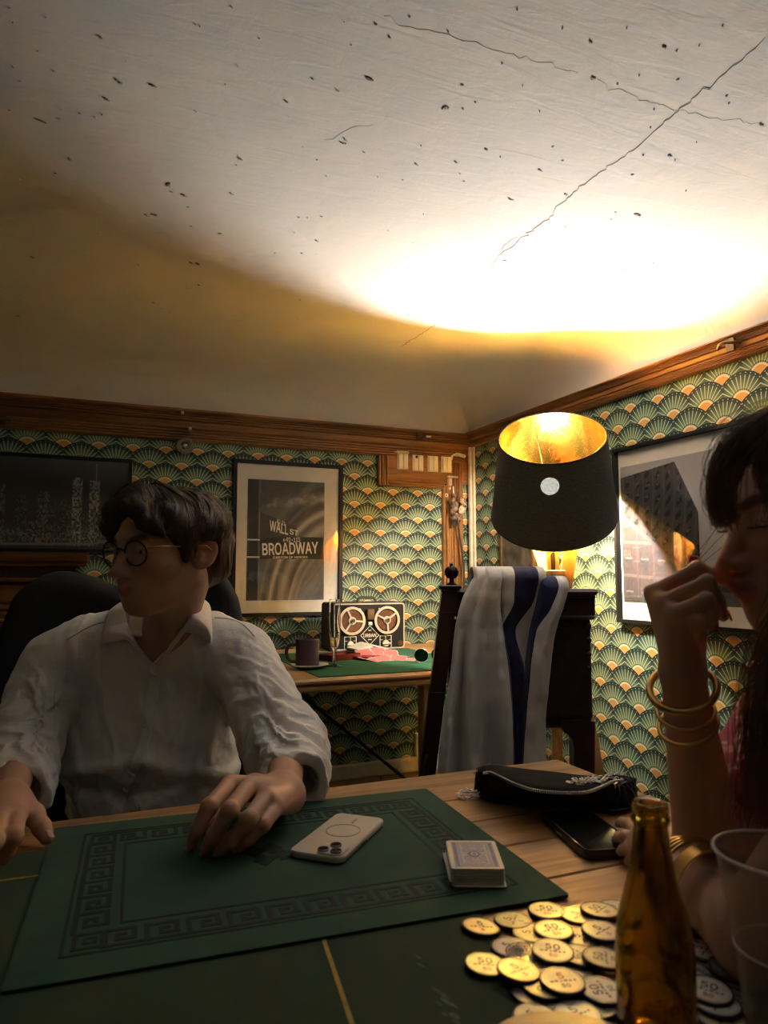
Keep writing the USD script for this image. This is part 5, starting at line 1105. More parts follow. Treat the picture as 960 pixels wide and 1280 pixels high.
# ------------------------------------------------------------------ clutch bag with zip and chain
M['zip_metal'] = plain('zip_metal', (.78, .77, .75), .35, .35, vary=.05)
M['suede'] = plain('black_suede', (.008, .007, .007), .9, vary=.35, scale=60, bump=.3, bscale=600, specular_ior_level=.2); M['bag_side'] = plain('black_bag_side', (.006, .006, .0065), .5, bump=.2, bscale=200)
bt = thing('clutch_bag', 'black suede clutch bag with a silver zip and chain on the table', 'bag', (0, 0, 0))
B = lambda x, y, h: on_z(x, y, TZ + h)
from scipy.interpolate import PchipInterpolator as PI
nx = 60; s = np.linspace(0, 1, nx)
near_t = np.array([B(x, y, h) for x, y, h in ((594, 970, .045), (612, 966, .052), (635, 977, .054), (662, 987, .053), (695, 991, .050), (728, 991, .047), (748, 985, .045), (766, 977, .043), (794, 978, .030))]); near_b = np.array([B(x, y, 0.004) for x, y in ((597, 990), (606, 999), (640, 1004), (672, 1006), (700, 1008), (728, 1011), (748, 1013), (770, 1016), (796, 1010))])
far_t = np.array([B(x, y, h) for x, y, h in ((597, 962, .046), (613, 957.5, .048), (645, 960, .046), (678, 963, .043), (705, 966, .041), (728, 969, .040), (748, 971, .038), (768, 970, .034), (796, 976, .022))])
k_ = np.linspace(0, 1, 9); NT, NB, FT = (PI(k_, q)(s) for q in (near_t, near_b, far_t)); away = np.array([.05, .16, 0]); FB = FT + np.array([.01, .03, 0]); FB[:, 2] = TZ + .004
sect = []
for q in range(nx):
    P_ = [NB[q], (NB[q] * .65 + NT[q] * .35) - np.array([0, .004, 0]), NB[q] * .25 + NT[q] * .75 - np.array([0, .003, 0]), NT[q], NT[q] * .8 + FT[q] * .2 + [0, 0, .004], NT[q] * .5 + FT[q] * .5 + [0, 0, .006], NT[q] * .15 + FT[q] * .85 + [0, 0, .004], FT[q], FT[q] * .5 + FB[q] * .5 + [.004, .01, 0], FB[q], NB[q] * .3 + FB[q] * .7, NB[q] * .7 + FB[q] * .3]
    for i in (10, 11): P_[i] = np.array([P_[i][0], P_[i][1], TZ + .001])
    sect.append(P_)
S_ = np.array(sect); c0 = S_[0].mean(0); c1 = S_[-1].mean(0); S_ = np.concatenate([c0 + (S_[:1] - c0) * .02, c0 + (S_[:1] - c0) * .6, S_, c1 + (S_[-1:] - c1) * .6, c1 + (S_[-1:] - c1) * .02])
kk = S_.shape[1]; a_, b_ = np.meshgrid(np.arange(len(S_) - 1), np.arange(kk), indexing='ij'); qf = np.stack([a_ * kk + b_, (a_ + 1) * kk + b_, (a_ + 1) * kk + (b_ + 1) % kk, a_ * kk + (b_ + 1) % kk], -1).reshape(-1, 4)
m = trimesh.Trimesh(S_.reshape(-1, 3), np.vstack([qf[:, [0, 1, 2]], qf[:, [0, 2, 3]]]), process=False); m.fix_normals()
if m.volume < 0: m.invert()
obj('body', m, M['suede'], bt, 50)
zp = PI(k_, near_t)(np.linspace(.06, .93, 92)) + np.array([-.0006, -.0016, .0008]); zt_ = np.gradient(zp, axis=0)
obj('zip_tape', tube(zp[::3], .0026, 6), M['bag_side'], bt, True)
obj('zip_teeth', [move(bx((-.0008, -.0022, -.0017), (.0008, .0022, .0026), .0004), p - [0, .0015, 0], math.atan2(d[1], d[0])) for p, d in zip(zp, zt_)], M['zip_metal'], bt, kind='stuff')
zl = PI(k_, np.vstack([far_t[:2][::-1], near_t[:1]])[[0, 0, 1, 1, 1, 2, 2, 2, 2]] * 1.0)(np.linspace(0, 1, 2)) if False else None
ze = np.array([B(594, 968, .046) + (B(613, 957, .049) - B(594, 968, .046)) * q for q in np.linspace(0, 1, 10)]) + [-.002, -.001, .002]
obj('zip_teeth', [move(bx((-.0009, -.002, -.0015), (.0009, .002, .0025), .0004), p, 1.0) for p in ze], M['zip_metal'], bt, kind='stuff')
obj('piping', tube(PI(k_, near_b)(np.linspace(.02, .98, 40)) + [0, -.0025, .004], .0018, 6), M['bag_side'], bt, True)
def chain(path, L=.0105, r=.0013):
    """Interlocked oval links along a path."""
    P = spline(path, 400); sl = np.r_[0, np.cumsum(np.linalg.norm(np.diff(P, axis=0), axis=1))]; n = int(sl[-1] / (L * .68)); out = []
    for k in range(n):
        x = np.array([np.interp(k * L * .68, sl, P[:, j]) for j in range(3)]); x2 = np.array([np.interp(k * L * .68 + .002, sl, P[:, j]) for j in range(3)]); T_ = x2 - x; T_ = T_ / (np.linalg.norm(T_) + 1e-9)
        ref = np.array([0, 0, 1.0]) if k % 2 else np.cross(T_, [0, 0, 1.0]); ref = ref - T_ * (ref @ T_); ref /= np.linalg.norm(ref) + 1e-9; a = np.arange(12) * math.pi / 6
        out.append(tube(x + np.cos(a)[:, None] * T_ * L / 2 + np.sin(a)[:, None] * ref * L * .34, r, 5, closed=True))
    return out
links = chain([B(604, 992, .008), B(592, 995, .006), B(580, 997, .004), B(574, 994, .004), B(582, 988, .006), B(592, 990, .009), B(599, 986, .014)])
links += chain([B(712, 978, .051), B(722, 980, .050), B(730, 974, .050), B(738, 978, .049), B(744, 972, .048), B(752, 973, .046), B(762, 969, .044), B(774, 969, .040), B(784, 972, .034), B(790, 980, .024), B(793, 992, .012)])
links += chain([B(718, 974, .052), B(728, 979, .052), B(740, 974, .051), B(748, 977, .050), B(758, 972, .048), B(770, 974, .042), B(781, 979, .032), B(788, 990, .018)])
for m in links: obj('chain_link', m, M['zip_metal'], bt, True)
rt_ = np.random.default_rng(4)
tas = []
for k in range(46):
    a = B(768 + rt_.uniform(-8, 16), 973 + rt_.uniform(0, 8), .040); e = B(770 + rt_.uniform(-6, 28), 1006 + rt_.uniform(-8, 8), .004); mid_ = (a + e) / 2 + rt_.normal(0, .006, 3) + [0, 0, .008]
    tas.append(tube(spline([a, mid_, e], 10), .0016, 5))
obj('tassel', tas, M['bag_side'], bt, True, kind='stuff')
obj('zip_pull', move(bx((-.006, -.002, -.004), (.006, .002, .004), .001), B(770, 982, .040), .4), M['chrome'], bt)

# ------------------------------------------------------------------ dark phone wallet under the bag
q = [on_z(x, y, TZ + .010) for x, y in ((670, 1018), (741, 1070), (800, 1062), (735, 1008))]
cq = sum(q) / 4; ax_ = (q[1] - q[0]) + (q[2] - q[3]); rzz = math.atan2(ax_[1], ax_[0])
M['dark_glass'] = plain('dark_glass', (.012, .011, .010), .10, vary=.5, scale=12); M['dark_case'] = plain('dark_case', (.03, .022, .017), .25)
t = thing('black_phone', 'black phone in a glossy dark case lying under the clutch bag', 'phone', (cq[0], cq[1], TZ + .0004), rzz)
obj('case', slab(rrect(.160, .082, .012), 0, .0105, .003), M['dark_case'], t, 40); obj('screen', slab(rrect(.150, .072, .008), .0105, .0112, 0), M['dark_glass'], t, 40); obj('case_rim', slab(rrect(.157, .079, .011).difference(rrect(.152, .074, .009)), .0100, .0122, .0004), M['dark_case'], t, 40)
obj('side_button', bx((-.012, -.0418, .004), (.006, -.0405, .008), .0006), M['chrome'], t)
# ================================================================== people: shared anatomy
def skin_mat(name, deep=.0):
    g = G(); c = g.add('attribute', 'color', attribute='col'); o = g.obj(); n = g.noise(o, 300, 3)
    c = g.mix(g.m('multiply', g.noise(o, 40, 3), .18), c, (.42, .16, .10))
    return g.done(name, g.bsdf(base_color=c, roughness=.48, specular_ior_level=.4, subsurface_weight=.10, subsurface_scale=.006, subsurface_radius=(1, .35, .2), normal=g.bump(n, .12, .0012)))
M['skin'] = skin_mat('skin')
M['eye_white'] = plain('eye_white', (.62, .58, .54), .2, vary=.02); M['iris'] = plain('iris_brown', (.045, .022, .012), .1)
M['nail'] = plain('finger_nail', (.55, .34, .27), .25, vary=.03); M['red_nail'] = plain('red_nail', (.42, .012, .012), .15)
def hair_mat(name, dark, light, rough=.38):
    g = G(); o = g.obj(); f = g.noise(g.map(o, (60, 60, 25)), 1.0, 3)
    return g.done(name, g.bsdf(base_color=g.ramp(f, [(.3, dark), (.7, light)]), roughness=rough, specular_ior_level=.5, anisotropic=.3))
M['hair_brown'] = hair_mat('brown_hair', (.045, .023, .010), (.15, .080, .034)); M['hair_dark'] = hair_mat('brown_hair_deep', (.028, .015, .007), (.085, .045, .019), .5)
M['hair_red'] = hair_mat('auburn_hair', (.07, .028, .011), (.26, .115, .04)); M['hair_red_deep'] = hair_mat('auburn_hair_deep', (.035, .016, .007), (.09, .04, .016), .5)

def head_sdf(P, fem=0.0):
    """Face looks along +x, its left is +y; origin between the ears at eye height. Metres for an adult head."""
    Q = P.copy(); Q[:, 1] = np.abs(Q[:, 1]); y0 = P * [1, 0, 1]
    d = ell(P, (-.018, 0, .030), (.098, .074, .088))
    d = smin(d, ell(P, (.036, 0, .036), (.054, .060, .054)), .03)
    d = smin(d, ell(P, (.034, 0, -.030), (.060, .056, .082)), .03)
    d = smin(d, bone(Q, (-.008, .050, -.058), (.064, .012, -.101), .019, .015), .035)
    d = smin(d, ell(P, (.070, 0, -.100), (.023, .021, .018)), .02)
    d = smin(d, ell(Q, (.056, .042, -.022), (.028, .023, .021)), .025)
    d = smin(d, ell(P, (.074, 0, -.064), (.026, .033, .030)), .02)
    d = smin(d, bone(Q, (.089, .008, .022), (.073, .045, .021), .0085 - .002 * fem, .007), .018)
    d = smax(d, -(np.linalg.norm(Q - [.101, .033, .003], axis=1) - .0165), .014)
    lid = ell(Q, (.0765, .0325, .0015), (.0140, .0165, .0130)); d = smin(d, lid, .006)
    d = smax(d, -ell(Q, (.0925, .0325, -.0005), (.010, .0125, .0042 - .0022 * fem)), .002)
    nb = bone(P, (.087, 0, .012), (.1125 - .001 * fem, 0, -.036), .0075, .0108 - .001 * fem); d = smin(d, nb, .013)
    d = smin(d, ell(Q, (.100, .0115, -.041), (.0125, .0075, .0085)), .008)
    d = smax(d, -ell(Q, (.1035, .0065, -.0478), (.004, .0026, .002)), .003)
    d = smin(d, bone(Q, (.1015, .003, -.0625), (.085, .023, -.0665), .0062, .0035), .006)
    d = smin(d, bone(Q, (.1000, .0, -.0745), (.085, .021, -.0690), .0068, .0035), .006)
    d = smax(d, -bone(Q, (.108, 0, -.0682), (.090, .024, -.0675), .0013, .0009), .002)
    e = Q - np.array([-.014, .076, -.010]); c_, s_ = math.cos(.32), math.sin(.32)
    E = np.stack([e[:, 0] * c_ + e[:, 2] * s_ + e[:, 1] * .35, e[:, 1] - e[:, 0] * -.35, -e[:, 0] * s_ + e[:, 2] * c_], 1)
    ear = ell(E, (0, 0, .0), (.0175, .0065, .0315)); ear = smax(ear, -ell(E, (.002, .0065, .004), (.0105, .0055, .020)), .004)
    ear = smin(ear, ell(E, (.009, .001, -.006), (.005, .005, .008)), .004); d = smin(d, ear, .006)
    return d
def skin_col(L, base, lip, flush):
    """Colour per vertex from head coordinates: lips, cheeks, brows."""
    Q = L.copy(); Q[:, 1] = np.abs(Q[:, 1]); c = np.tile(base, (len(L), 1)).astype(float)
    def blend(w, col): c[:] = c * (1 - w[:, None]) + np.asarray(col) * w[:, None]
    blend(.35 * np.exp(-(ell(Q, (.07, .045, -.03), (.02, .02, .02)) / .02).clip(0) ** 2) * (np.linalg.norm(L, axis=1) < .16), flush)
    blend(.45 * np.clip(1 - np.linalg.norm(L - [.116, 0, -.036], axis=1) / .022, 0, 1), flush)
    w = np.clip(1 - np.maximum(bone(Q, (.104, .0, -.0635), (.088, .022, -.0668), .0085, .004), -1).clip(0) / .0025, 0, 1) + np.clip(1 - bone(Q, (.103, 0, -.0745), (.088, .020, -.0695), .0085, .004).clip(0) / .0025, 0, 1)
    blend(np.clip(w, 0, 1) * .6, lip)
    b = np.minimum(bone(Q, (.094, .012, .021), (.088, .036, .027), .0042, .0042), bone(Q, (.088, .036, .027), (.072, .052, .019), .0042, .0022))
    blend(np.clip(1 - b.clip(0) / .003, 0, 1) * .8 * (L[:, 0] > .05), (.03, .017, .010))
    blend(.6 * np.clip(1 - (np.linalg.norm(Q - [-.014, .080, -.010], axis=1) - .02).clip(0) / .012, 0, 1), flush)
    return c
class Head:
    def __init__(s, o, fwd, up, S):
        s.o = np.asarray(o); f = np.asarray(fwd, float); f = f / np.linalg.norm(f); u = np.asarray(up, float); u = u - f * (u @ f); u /= np.linalg.norm(u)
        s.R = np.stack([f, np.cross(u, f), u]); s.S = np.asarray(S, float)
    def local(s, P): return (P - s.o) @ s.R.T / s.S
    def world(s, L): return (np.asarray(L, float) * s.S) @ s.R + s.o
    def sdf(s, P, fn):
        out = np.linalg.norm(P - s.o, axis=1) - .17; k = out < .06
        if k.any(): out[k] = fn(s.local(P[k])) * s.S.min()
        return out
FR = ((.0100, .0090, .0082, .0070), (.0102, .0092, .0084, .0072), (.0098, .0088, .0080, .0068), (.0088, .0078, .0070, .0060))
def hand_sdf(P, wrist, fingers, thumb, fr=FR, wr=.023, s=1.0):
    """fingers: four lists of MCP, PIP, DIP, tip; thumb: base, MCP, joint, tip."""
    palm = None
    for k, f in enumerate(fingers):
        a = wrist + (f[0] - wrist) * .12 + (f[0] - fingers[1][0]) * .25
        b = bone(P, a, f[0], wr * .60 * s, fr[k][0] * 1.12 * s); palm = b if palm is None else smin(palm, b, .016)
    th = bone(P, thumb[0], thumb[1], .0150 * s, .0115 * s)
    palm = smin(palm, smin(bone(P, wrist, thumb[0], wr * .7 * s, .0150 * s), th, .012), .016)
    d = palm
    for k, f in enumerate(fingers):
        c = None
        for i in range(3):
            b = bone(P, f[i], f[i + 1], fr[k][i] * s, fr[k][i + 1] * s); c = b if c is None else smin(c, b, .004)
        c = smin(c, np.linalg.norm(P - f[1], axis=1) - fr[k][1] * 1.07 * s, .004)
        d = smin(d, c, .0035)
    c = smin(bone(P, thumb[1], thumb[2], .0112 * s, .0102 * s), bone(P, thumb[2], thumb[3], .0105 * s, .0078 * s), .004)
    return smin(d, smin(c, th, .006), .005)
def nail_at(tip, prev, back, r, mat, parent, L=.011, W=.0085):
    """A finger nail on the back of the last joint."""
    t = tip - prev; t /= np.linalg.norm(t); b = back - t * (back @ t); b /= np.linalg.norm(b); w = np.cross(t, b)
    u, v = np.meshgrid(np.linspace(-1, 1, 9), np.linspace(0, 1, 8), indexing='ij'); a = u * .95
    ww = W / 2 * np.sqrt(np.clip(1 - np.clip((v - .75) / .27, 0, 1) ** 2, .05, 1)) / .95
    P = tip + t * (v[..., None] - .35) * L + w * (np.sin(a) * ww)[..., None] + b * (r * 1.0 + (np.cos(a) - 1) * W * .33)[..., None] + b * .0005
    obj('fingernail', sheet(P, .0009), mat, parent, True)
def march(fn, x, y, d0, d1, step=.9):
    """First point of a body seen at frame position x, y."""
    d = d0
    for _ in range(90):
        v = fn(at(x, y, d)[None])[0]
        if v < .0004 or d > d1: break
        d += max(v * step, .0003)
    return at(x, y, d)
def strands(name, P, widths, mat, parent):
    """Hair as curves; P (n, k, 3)."""
    n, k = P.shape[:2]
    c = UsdGeom.BasisCurves.Define(stage, numbered(name, pp(parent))); c.CreateTypeAttr('linear')
    c.CreatePointsAttr(Vt.Vec3fArray.FromNumpy(P.reshape(-1, 3).astype(np.float32))); c.CreateCurveVertexCountsAttr(Vt.IntArray.FromNumpy(np.full(n, k, np.int32)))
    c.CreateWidthsAttr(Vt.FloatArray.FromNumpy(np.broadcast_to(widths, (n, k)).ravel().astype(np.float32))); c.SetWidthsInterpolation('vertex')
    UsdShade.MaterialBindingAPI.Apply(c.GetPrim()).Bind(M[mat] if isinstance(mat, str) else mat); c.GetPrim().SetCustomDataByKey('kind', 'stuff'); return c
def in_frame(P): return (P - CAM) @ FWD
def px(P):
    q = P - CAM; d = q @ FWD; return 480 + FPX * (q @ RIGHT) / d, 640 - FPX * (q @ UP) / d, d
ZU = np.array([0, 0, 1.0])
# ================================================================== the man in the white shirt
def man():
    t = thing('person', 'man in a white linen shirt and round glasses seated behind the table', 'person', (0, 0, 0))
    o = at(213, 688, 1.335); tc = (CAM - o) * [1, 1, 0]; tc /= np.linalg.norm(tc); lf = np.cross(tc, ZU)           # lf: towards the left of the frame
    lf = -RIGHT - tc * (-RIGHT @ tc); lf /= np.linalg.norm(lf); psi = math.radians(51)
    f = math.cos(psi) * tc + math.sin(psi) * lf; f = f - ZU * .07
    hd = Head(o, f, ZU + lf * .02, (1.06, 1.05, .955))
    CX = lambda P, c, r: ell(np.stack([(P - c) @ RIGHT, (P - c) @ FH, (P - c)[:, 2]], 1), (0, 0, 0), r)
    T0, HT = TABLE_Z, lambda x, y, h: on_z(x, y, TABLE_Z + h)
    chest_c, belly_c = at(187, 890, 1.475), at(192, 990, 1.44)
    SL, SR = at(300, 822, 1.435), at(70, 832, 1.415)
    EL, ER = at(358, 938, 1.30), at(22, 945, 1.29)
    WL, WR = HT(356, 990, .052), HT(10, 1000, .050)
    CL, CRt = at(374, 978, 1.15), at(24, 990, 1.13)
    nb, nt = at(206, 800, 1.44), hd.world((-.022, 0, -.07))
    def torso(P, k=0.0):
        d = CX(P, chest_c, (.172 + k, .110 + k, .19 + k)); d = smin(d, CX(P, belly_c, (.152 + k, .110 + k, .15 + k)), .08)
        d = smin(d, bone(P, at(112, 808, 1.45), at(262, 803, 1.46), .052 + k, .052 + k), .07)
        d = smin(d, bone(P, SL, nb - ZU * -.005, .048 + k, .045 + k), .05); d = smin(d, bone(P, SR, nb, .048 + k, .045 + k), .05)
        return d
    fl = [[HT(*q) for q in f_] for f_ in (((287, 980, .068), (262, 1008, .063), (247, 1036, .036), (240, 1054, .014)), ((311, 983, .073), (287, 1013, .068), (268, 1043, .038), (258, 1061, .014)), ((332, 996, .066), (311, 1024, .057), (290, 1050, .030), (276, 1063, .013)), ((347, 1009, .052), (329, 1031, .043), (311, 1049, .026), (299, 1059, .012)))]
    thl = [HT(318, 984, .045), HT(286, 994, .032), HT(266, 1016, .020), HT(255, 1034, .014)]
    frr = [[HT(*q) for q in f_] for f_ in (((22, 1018, .050), (17, 1045, .044), (9, 1063, .026), (4, 1074, .013)), ((2, 1022, .052), (-8, 1052, .046), (-15, 1070, .027), (-20, 1081, .013)), ((-16, 1024, .049), (-30, 1052, .044), (-38, 1068, .026), (-43, 1078, .013)), ((-30, 1022, .043), (-46, 1044, .038), (-54, 1058, .024), (-60, 1066, .012)))]
    thr = [HT(24, 1008, .042), HT(42, 1018, .036), HT(52, 1034, .024), HT(58, 1047, .013)]
    def body(P):
        d = hd.sdf(P, head_sdf)
        d = smin(d, bone(P, nb - ZU * .03 - RIGHT * .006, nt, .050, .050), .03)
        d = smin(d, bone(P, nb + FH * -.02 - ZU * .02, hd.world((.03, .012, -.085)), .030, .018), .02)
        d = smin(d, torso(P, -.008), .03)
        for S_, E_, W_ in ((SL, EL, WL), (SR, ER, WR)): d = smin(d, smin(bone(P, S_, E_, .045, .036), bone(P, E_, W_, .036, .024), .02), .02)
        d = smin(d, hand_sdf(P, WL, fl, thl, wr=.027, s=1.2), .014); d = smin(d, hand_sdf(P, WR, frr, thr, wr=.026, s=1.2), .014)
        return d
    lo = np.array([-.42, .98, .765]); hi = np.array([.60, 1.66, 1.33])
    pts = np.array([at(-80, 900, 1.2), at(430, 900, 1.2), at(-80, 900, 1.6), at(430, 900, 1.6), at(200, 590, 1.3), o + .15, o - .15, *[q for f_ in fl + frr for q in f_]])
    lo, hi = pts.min(0) - .02, pts.max(0) + .02; lo[2] = TABLE_Z - .12; hi[2] = o[2] + .15
    m = skin_mesh(body, lo, hi, .0026)
    keep = m.split(only_watertight=False); m = max(keep, key=lambda q: len(q.faces))
    L = hd.local(np.array(m.vertices)); c = skin_col(L, (.60, .36, .25), (.46, .20, .16), (.56, .25, .18))
    bd = obj('body', m, M['skin'], t, True, label='bare face, neck and hands', col=c)
    for s in (-1, 1):
        e = hd.world((.0745, s * .0325, .0)); obj('eye', move(trimesh.creation.icosphere(3, .0128), e), M['eye_white'], bd, True)
        g_ = hd.world((.0862, s * .0322 - .0012, -.0005)); obj('iris', move(move(trimesh.creation.icosphere(2, .0058), (0, 0, 0)), g_ - (g_ - e) * .32), M['iris'], bd, True)
    back = ZU * .6 - FH * .8
    for f_, r_ in zip(fl, (.0086, .0088, .0084, .0074)): nail_at(f_[3], f_[2], -FH + ZU * .25, r_, M['nail'], bd)
    for f_, r_ in zip(frr[:2], (.0086, .0088)): nail_at(f_[3], f_[2], -FH * .8 + ZU * .5, r_, M['nail'], bd)
    nail_at(thr[3], thr[2], ZU + RIGHT * .3, .0094, M['nail'], bd, .013, .011)
    # ---- hair
    def hair(L):
        Q = L.copy(); side = np.sign(L[:, 1]); Q[:, 1] = np.abs(L[:, 1])
        d = ell(L, (-.018, 0, .040), (.106, .089, .084))
        d = smax(d, (L[:, 0] * .80 - L[:, 2] * .60 - .018), .02)                       # hairline from crown of the brow to the nape
        d = smin(d, ell(L, (-.060, 0, -.016), (.056, .072, .070)), .03)
        d = smin(d, ell(Q, (.0, .068, .030), (.045, .020, .040)), .02); d = smin(d, bone(L, (.055, .056, .070), (.030, .068, .030), .022, .016), .02)
        d = smin(d, bone(Q, (.020, .074, .020), (.026, .073, -.018), .010, .005), .012)
        # curtain fringe from the parting
        for s_, pth in ((1, ((.070, .006, .104), (.096, .030, .083), (.090, .052, .056), (.062, .070, .030))), (-1, ((.070, -.002, .104), (.090, -.024, .082), (.086, -.044, .048), (.074, -.060, .014)))):
            for i in range(3): d = smin(d, bone(L, pth[i], pth[i + 1], (.018, .018, .015)[i], (.018, .015, .007)[i]), .016)
        d = smin(d, bone(L, (.02, 0, .108), (.072, .003, .098), .020, .016), .02)
        d = smax(d, -ell(L, (.112, .006, .052), (.022, .026, .040)), .012)                # open triangle of the brow
        d = smax(d, -ell(Q, (-.012, .086, -.016), (.026, .022, .033)), .008)               # ear
        ph = np.arctan2(Q[:, 1], L[:, 2] - .02); xs = L[:, 0] + .016 * np.sin(ph * 2.6 + side * .7 + L[:, 0] * 14) * np.clip(ph, 0, 1.4)
        gr = meshkit.noise(np.stack([xs * 130, ph * 2.2 + side * 9, side * 5 + 0 * ph], 1)) - .5; g2 = meshkit.noise(np.stack([xs * 46, ph * 1.5, side * 3 + 2 + 0 * ph], 1)) - .5
        return d - gr * .0050 - g2 * .012
    hm = skin_mesh(lambda P: hd.sdf(P, hair), o - .165, o + .165, .0024)
    hr = obj('hair', hm, M['hair_dark'], t, True, label='wavy brown hair parted at the middle')
    rg = np.random.default_rng(11); n, k = 2600, 22
    x0 = rg.uniform(-.125, .095, n); side = rg.choice([-1, 1], n); pe = rg.uniform(.7, 1.75, n); ph = pe[:, None] * np.linspace(.03, 1, k); wv = rg.uniform(.6, 1.4, n)[:, None]
    xx = x0[:, None] - .016 * np.sin(ph * 2.6 + side[:, None] * .7 + x0[:, None] * 14) * np.clip(ph, 0, 1.4) * wv + np.where(x0 > .03, .012, -.012)[:, None] * ph
    lo_r, hi_r = np.full((n, k), .02), np.full((n, k), .17); cz = .02
    mk = lambda r: np.stack([xx, side[:, None] * r * np.sin(ph), cz + r * np.cos(ph)], -1)
    fl_h = lambda L: hair(L.reshape(-1, 3)).reshape(n, k)
    rs = np.linspace(.17, .03, 36); R_ = np.full((n, k), -1.0)
    for r in rs:
        v = fl_h(mk(np.full((n, k), r))); R_ = np.where((R_ < 0) & (v < 0), r, R_)
    ok = (R_ > 0).all(1); Lp = mk(R_ + .0022 + .0025 * meshkit.noise(np.stack([xx * 40, ph * 3, side[:, None] * 4 + 0 * ph], -1)))
    Lp[:, 1:-1] = (Lp[:, :-2] + Lp[:, 1:-1] + Lp[:, 2:]) / 3; Lp[:, 1:-1] = (Lp[:, :-2] + Lp[:, 1:-1] + Lp[:, 2:]) / 3
    w = .0011 * np.linspace(1, .35, k); strands('strands', hd.world(Lp[ok].reshape(-1, 3)).reshape(-1, k, 3), w[None], 'hair_brown', hr)
    # ---- trousers, under the table
    hip = at(190, 1010, 1.46); hip[2] = .625
    def legs(P):
        d = ell(P, hip, (.18, .15, .11))
        for q in (-1, 1):
            kn = hip + RIGHT * q * .14 - FH * .36; kn[2] = .57; an = kn + FH * .06; an[2] = .09
            d = smin(d, smin(bone(P, hip + RIGHT * q * .09, kn, .085, .062), bone(P, kn, an, .062, .042), .02), .03); d = smin(d, bone(P, an - ZU * .04, an - FH * .16 - ZU * .05, .042, .034), .02)
        return smax(d, P[:, 2] - .665, .01)
    obj('trousers', skin_mesh(legs, hip - [.6, .75, .58], hip + [.6, .4, .14], .011, 1.3), plain('dark_trousers', (.02, .021, .026), .85), t, True)
    # ---- shirt
    def wrinkle(P):
        u = (P - chest_c) @ RIGHT; z = P[:, 2]; x_, y_, _ = px(P)
        n1 = meshkit.fbm(np.stack([u * 16 + z * 7, z * 4.5 - u * 2, 0 * u + 3], 1), 3, 21); n2 = meshkit.fbm(np.stack([u * 9 - z * 5, z * 14 + u * 5, 0 * u + 8], 1), 3, 5); n3 = meshkit.fbm(np.stack([u * 60 + z * 20, z * 40, P[:, 1] * 40], 1), 2, 7)
        rid = lambda n_: 1 - np.abs(2 * n_ - 1)
        d = .015 * (rid(n1) - .6) + .004 * (n3 - .5)
        lowb = np.clip((940 - y_) / -30, 0, 1); d += lowb * .013 * (rid(n2) - .6)
        def ridge(a, b, w, A):                 # a fold between two frame positions
            a, b = np.array(a, float), np.array(b, float); q = np.stack([x_, y_], 1); e = b - a; s = np.clip(((q - a) @ e) / (e @ e), 0, 1)
            r = np.linalg.norm(q - a - s[:, None] * e, axis=1); return A * np.exp(-(r / w) ** 2)
        for r in (((78, 968), (180, 952), 11, .010), ((180, 956), (290, 974), 12, .010), ((290, 968), (318, 940), 8, .006), ((246, 960), (262, 900), 8, .008), ((262, 950), (278, 830), 7, .007), ((286, 900), (300, 800), 6, .006), ((228, 930), (234, 850), 7, .004), ((215, 985), (150, 1000), 9, -.010), ((95, 960), (82, 880), 7, .006), ((110, 880), (88, 800), 8, .004), ((60, 985), (150, 990), 9, -.008), ((170, 800), (150, 870), 9, -.004), ((240, 815), (252, 880), 7, .005)): d += ridge(*r)
        return d
    def arm_wr(P, S_, E_, C_, seed):
        """Creases round a sleeve, dense at the elbow."""
        a = C_ - S_; a /= np.linalg.norm(a); s = (P - S_) @ a; e = np.clip((P - S_) @ ((E_ - S_) / np.linalg.norm(E_ - S_)) / np.linalg.norm(E_ - S_), 0, 1)
        q = P - S_; th = np.arctan2(q @ np.cross(a, ZU), q @ np.cross(np.cross(a, ZU), a))
        n = meshkit.fbm(np.stack([s * 19 + np.sin(th) * .9, th * .9, 0 * s + seed], 1), 3, seed); n2 = meshkit.fbm(P * [28, 28, 22], 3, seed + 2)
        return (.004 + .011 * e) * (1 - 1.6 * np.abs(2 * n - 1)) + .008 * (n2 - .5)
    shv = [np.array(q, float) for q in ((164, 796), (221, 797), (191.5, 831))]
    def shirt(P):
        d = torso(P, .006) - wrinkle(P)
        x_, y_, dd = px(P)
        aL = smin(bone(P, SL, EL, .064, .064), bone(P, EL, CL, .062, .043), .03) - arm_wr(P, SL, EL, CL, 31)
        aR = smin(bone(P, SR, ER, .062, .060), bone(P, ER, CRt, .058, .043), .03) - arm_wr(P, SR, ER, CRt, 47)
        d = smin(d, smin(bone(P, SL - RIGHT * .03, SL, .06, .060), aL, .02), .022); d = smin(d, smin(bone(P, SR + RIGHT * .03, SR, .06, .060), aR, .02), .022)
        d = smax(d, -bone(P, CL + (CL - EL) * -.15, CL + (CL - EL) * .6, .030, .036), .006); d = smax(d, -bone(P, CRt + (CRt - ER) * -.15, CRt + (CRt - ER) * .6, .030, .036), .006)
        for C_, E_ in ((CL, EL), (CRt, ER)):
            ax = (C_ - E_) / np.linalg.norm(C_ - E_); d = np.where(np.linalg.norm(P - C_, axis=1) < .16, smax(d, (P - C_) @ ax - .012, .004), d)
        d = smax(d, -bone(P, nb - ZU * .02 - RIGHT * .006, nt, .047, .050), .008)
        e = [np.cross(shv[(i + 1) % 3] - shv[i], np.stack([x_ - shv[i][0], y_ - shv[i][1]], 1)) / np.linalg.norm(shv[(i + 1) % 3] - shv[i]) for i in range(3)]
        v = np.maximum.reduce([-q for q in e]) * dd / FPX; v = np.where(dd < 1.45, v, .2)
        return smax(d, -v, .003)
    m = skin_mesh(shirt, lo, hi + [0, .06, -.1], .0036, 1.6)
    keep = m.split(only_watertight=False); m = max(keep, key=lambda q: len(q.faces))
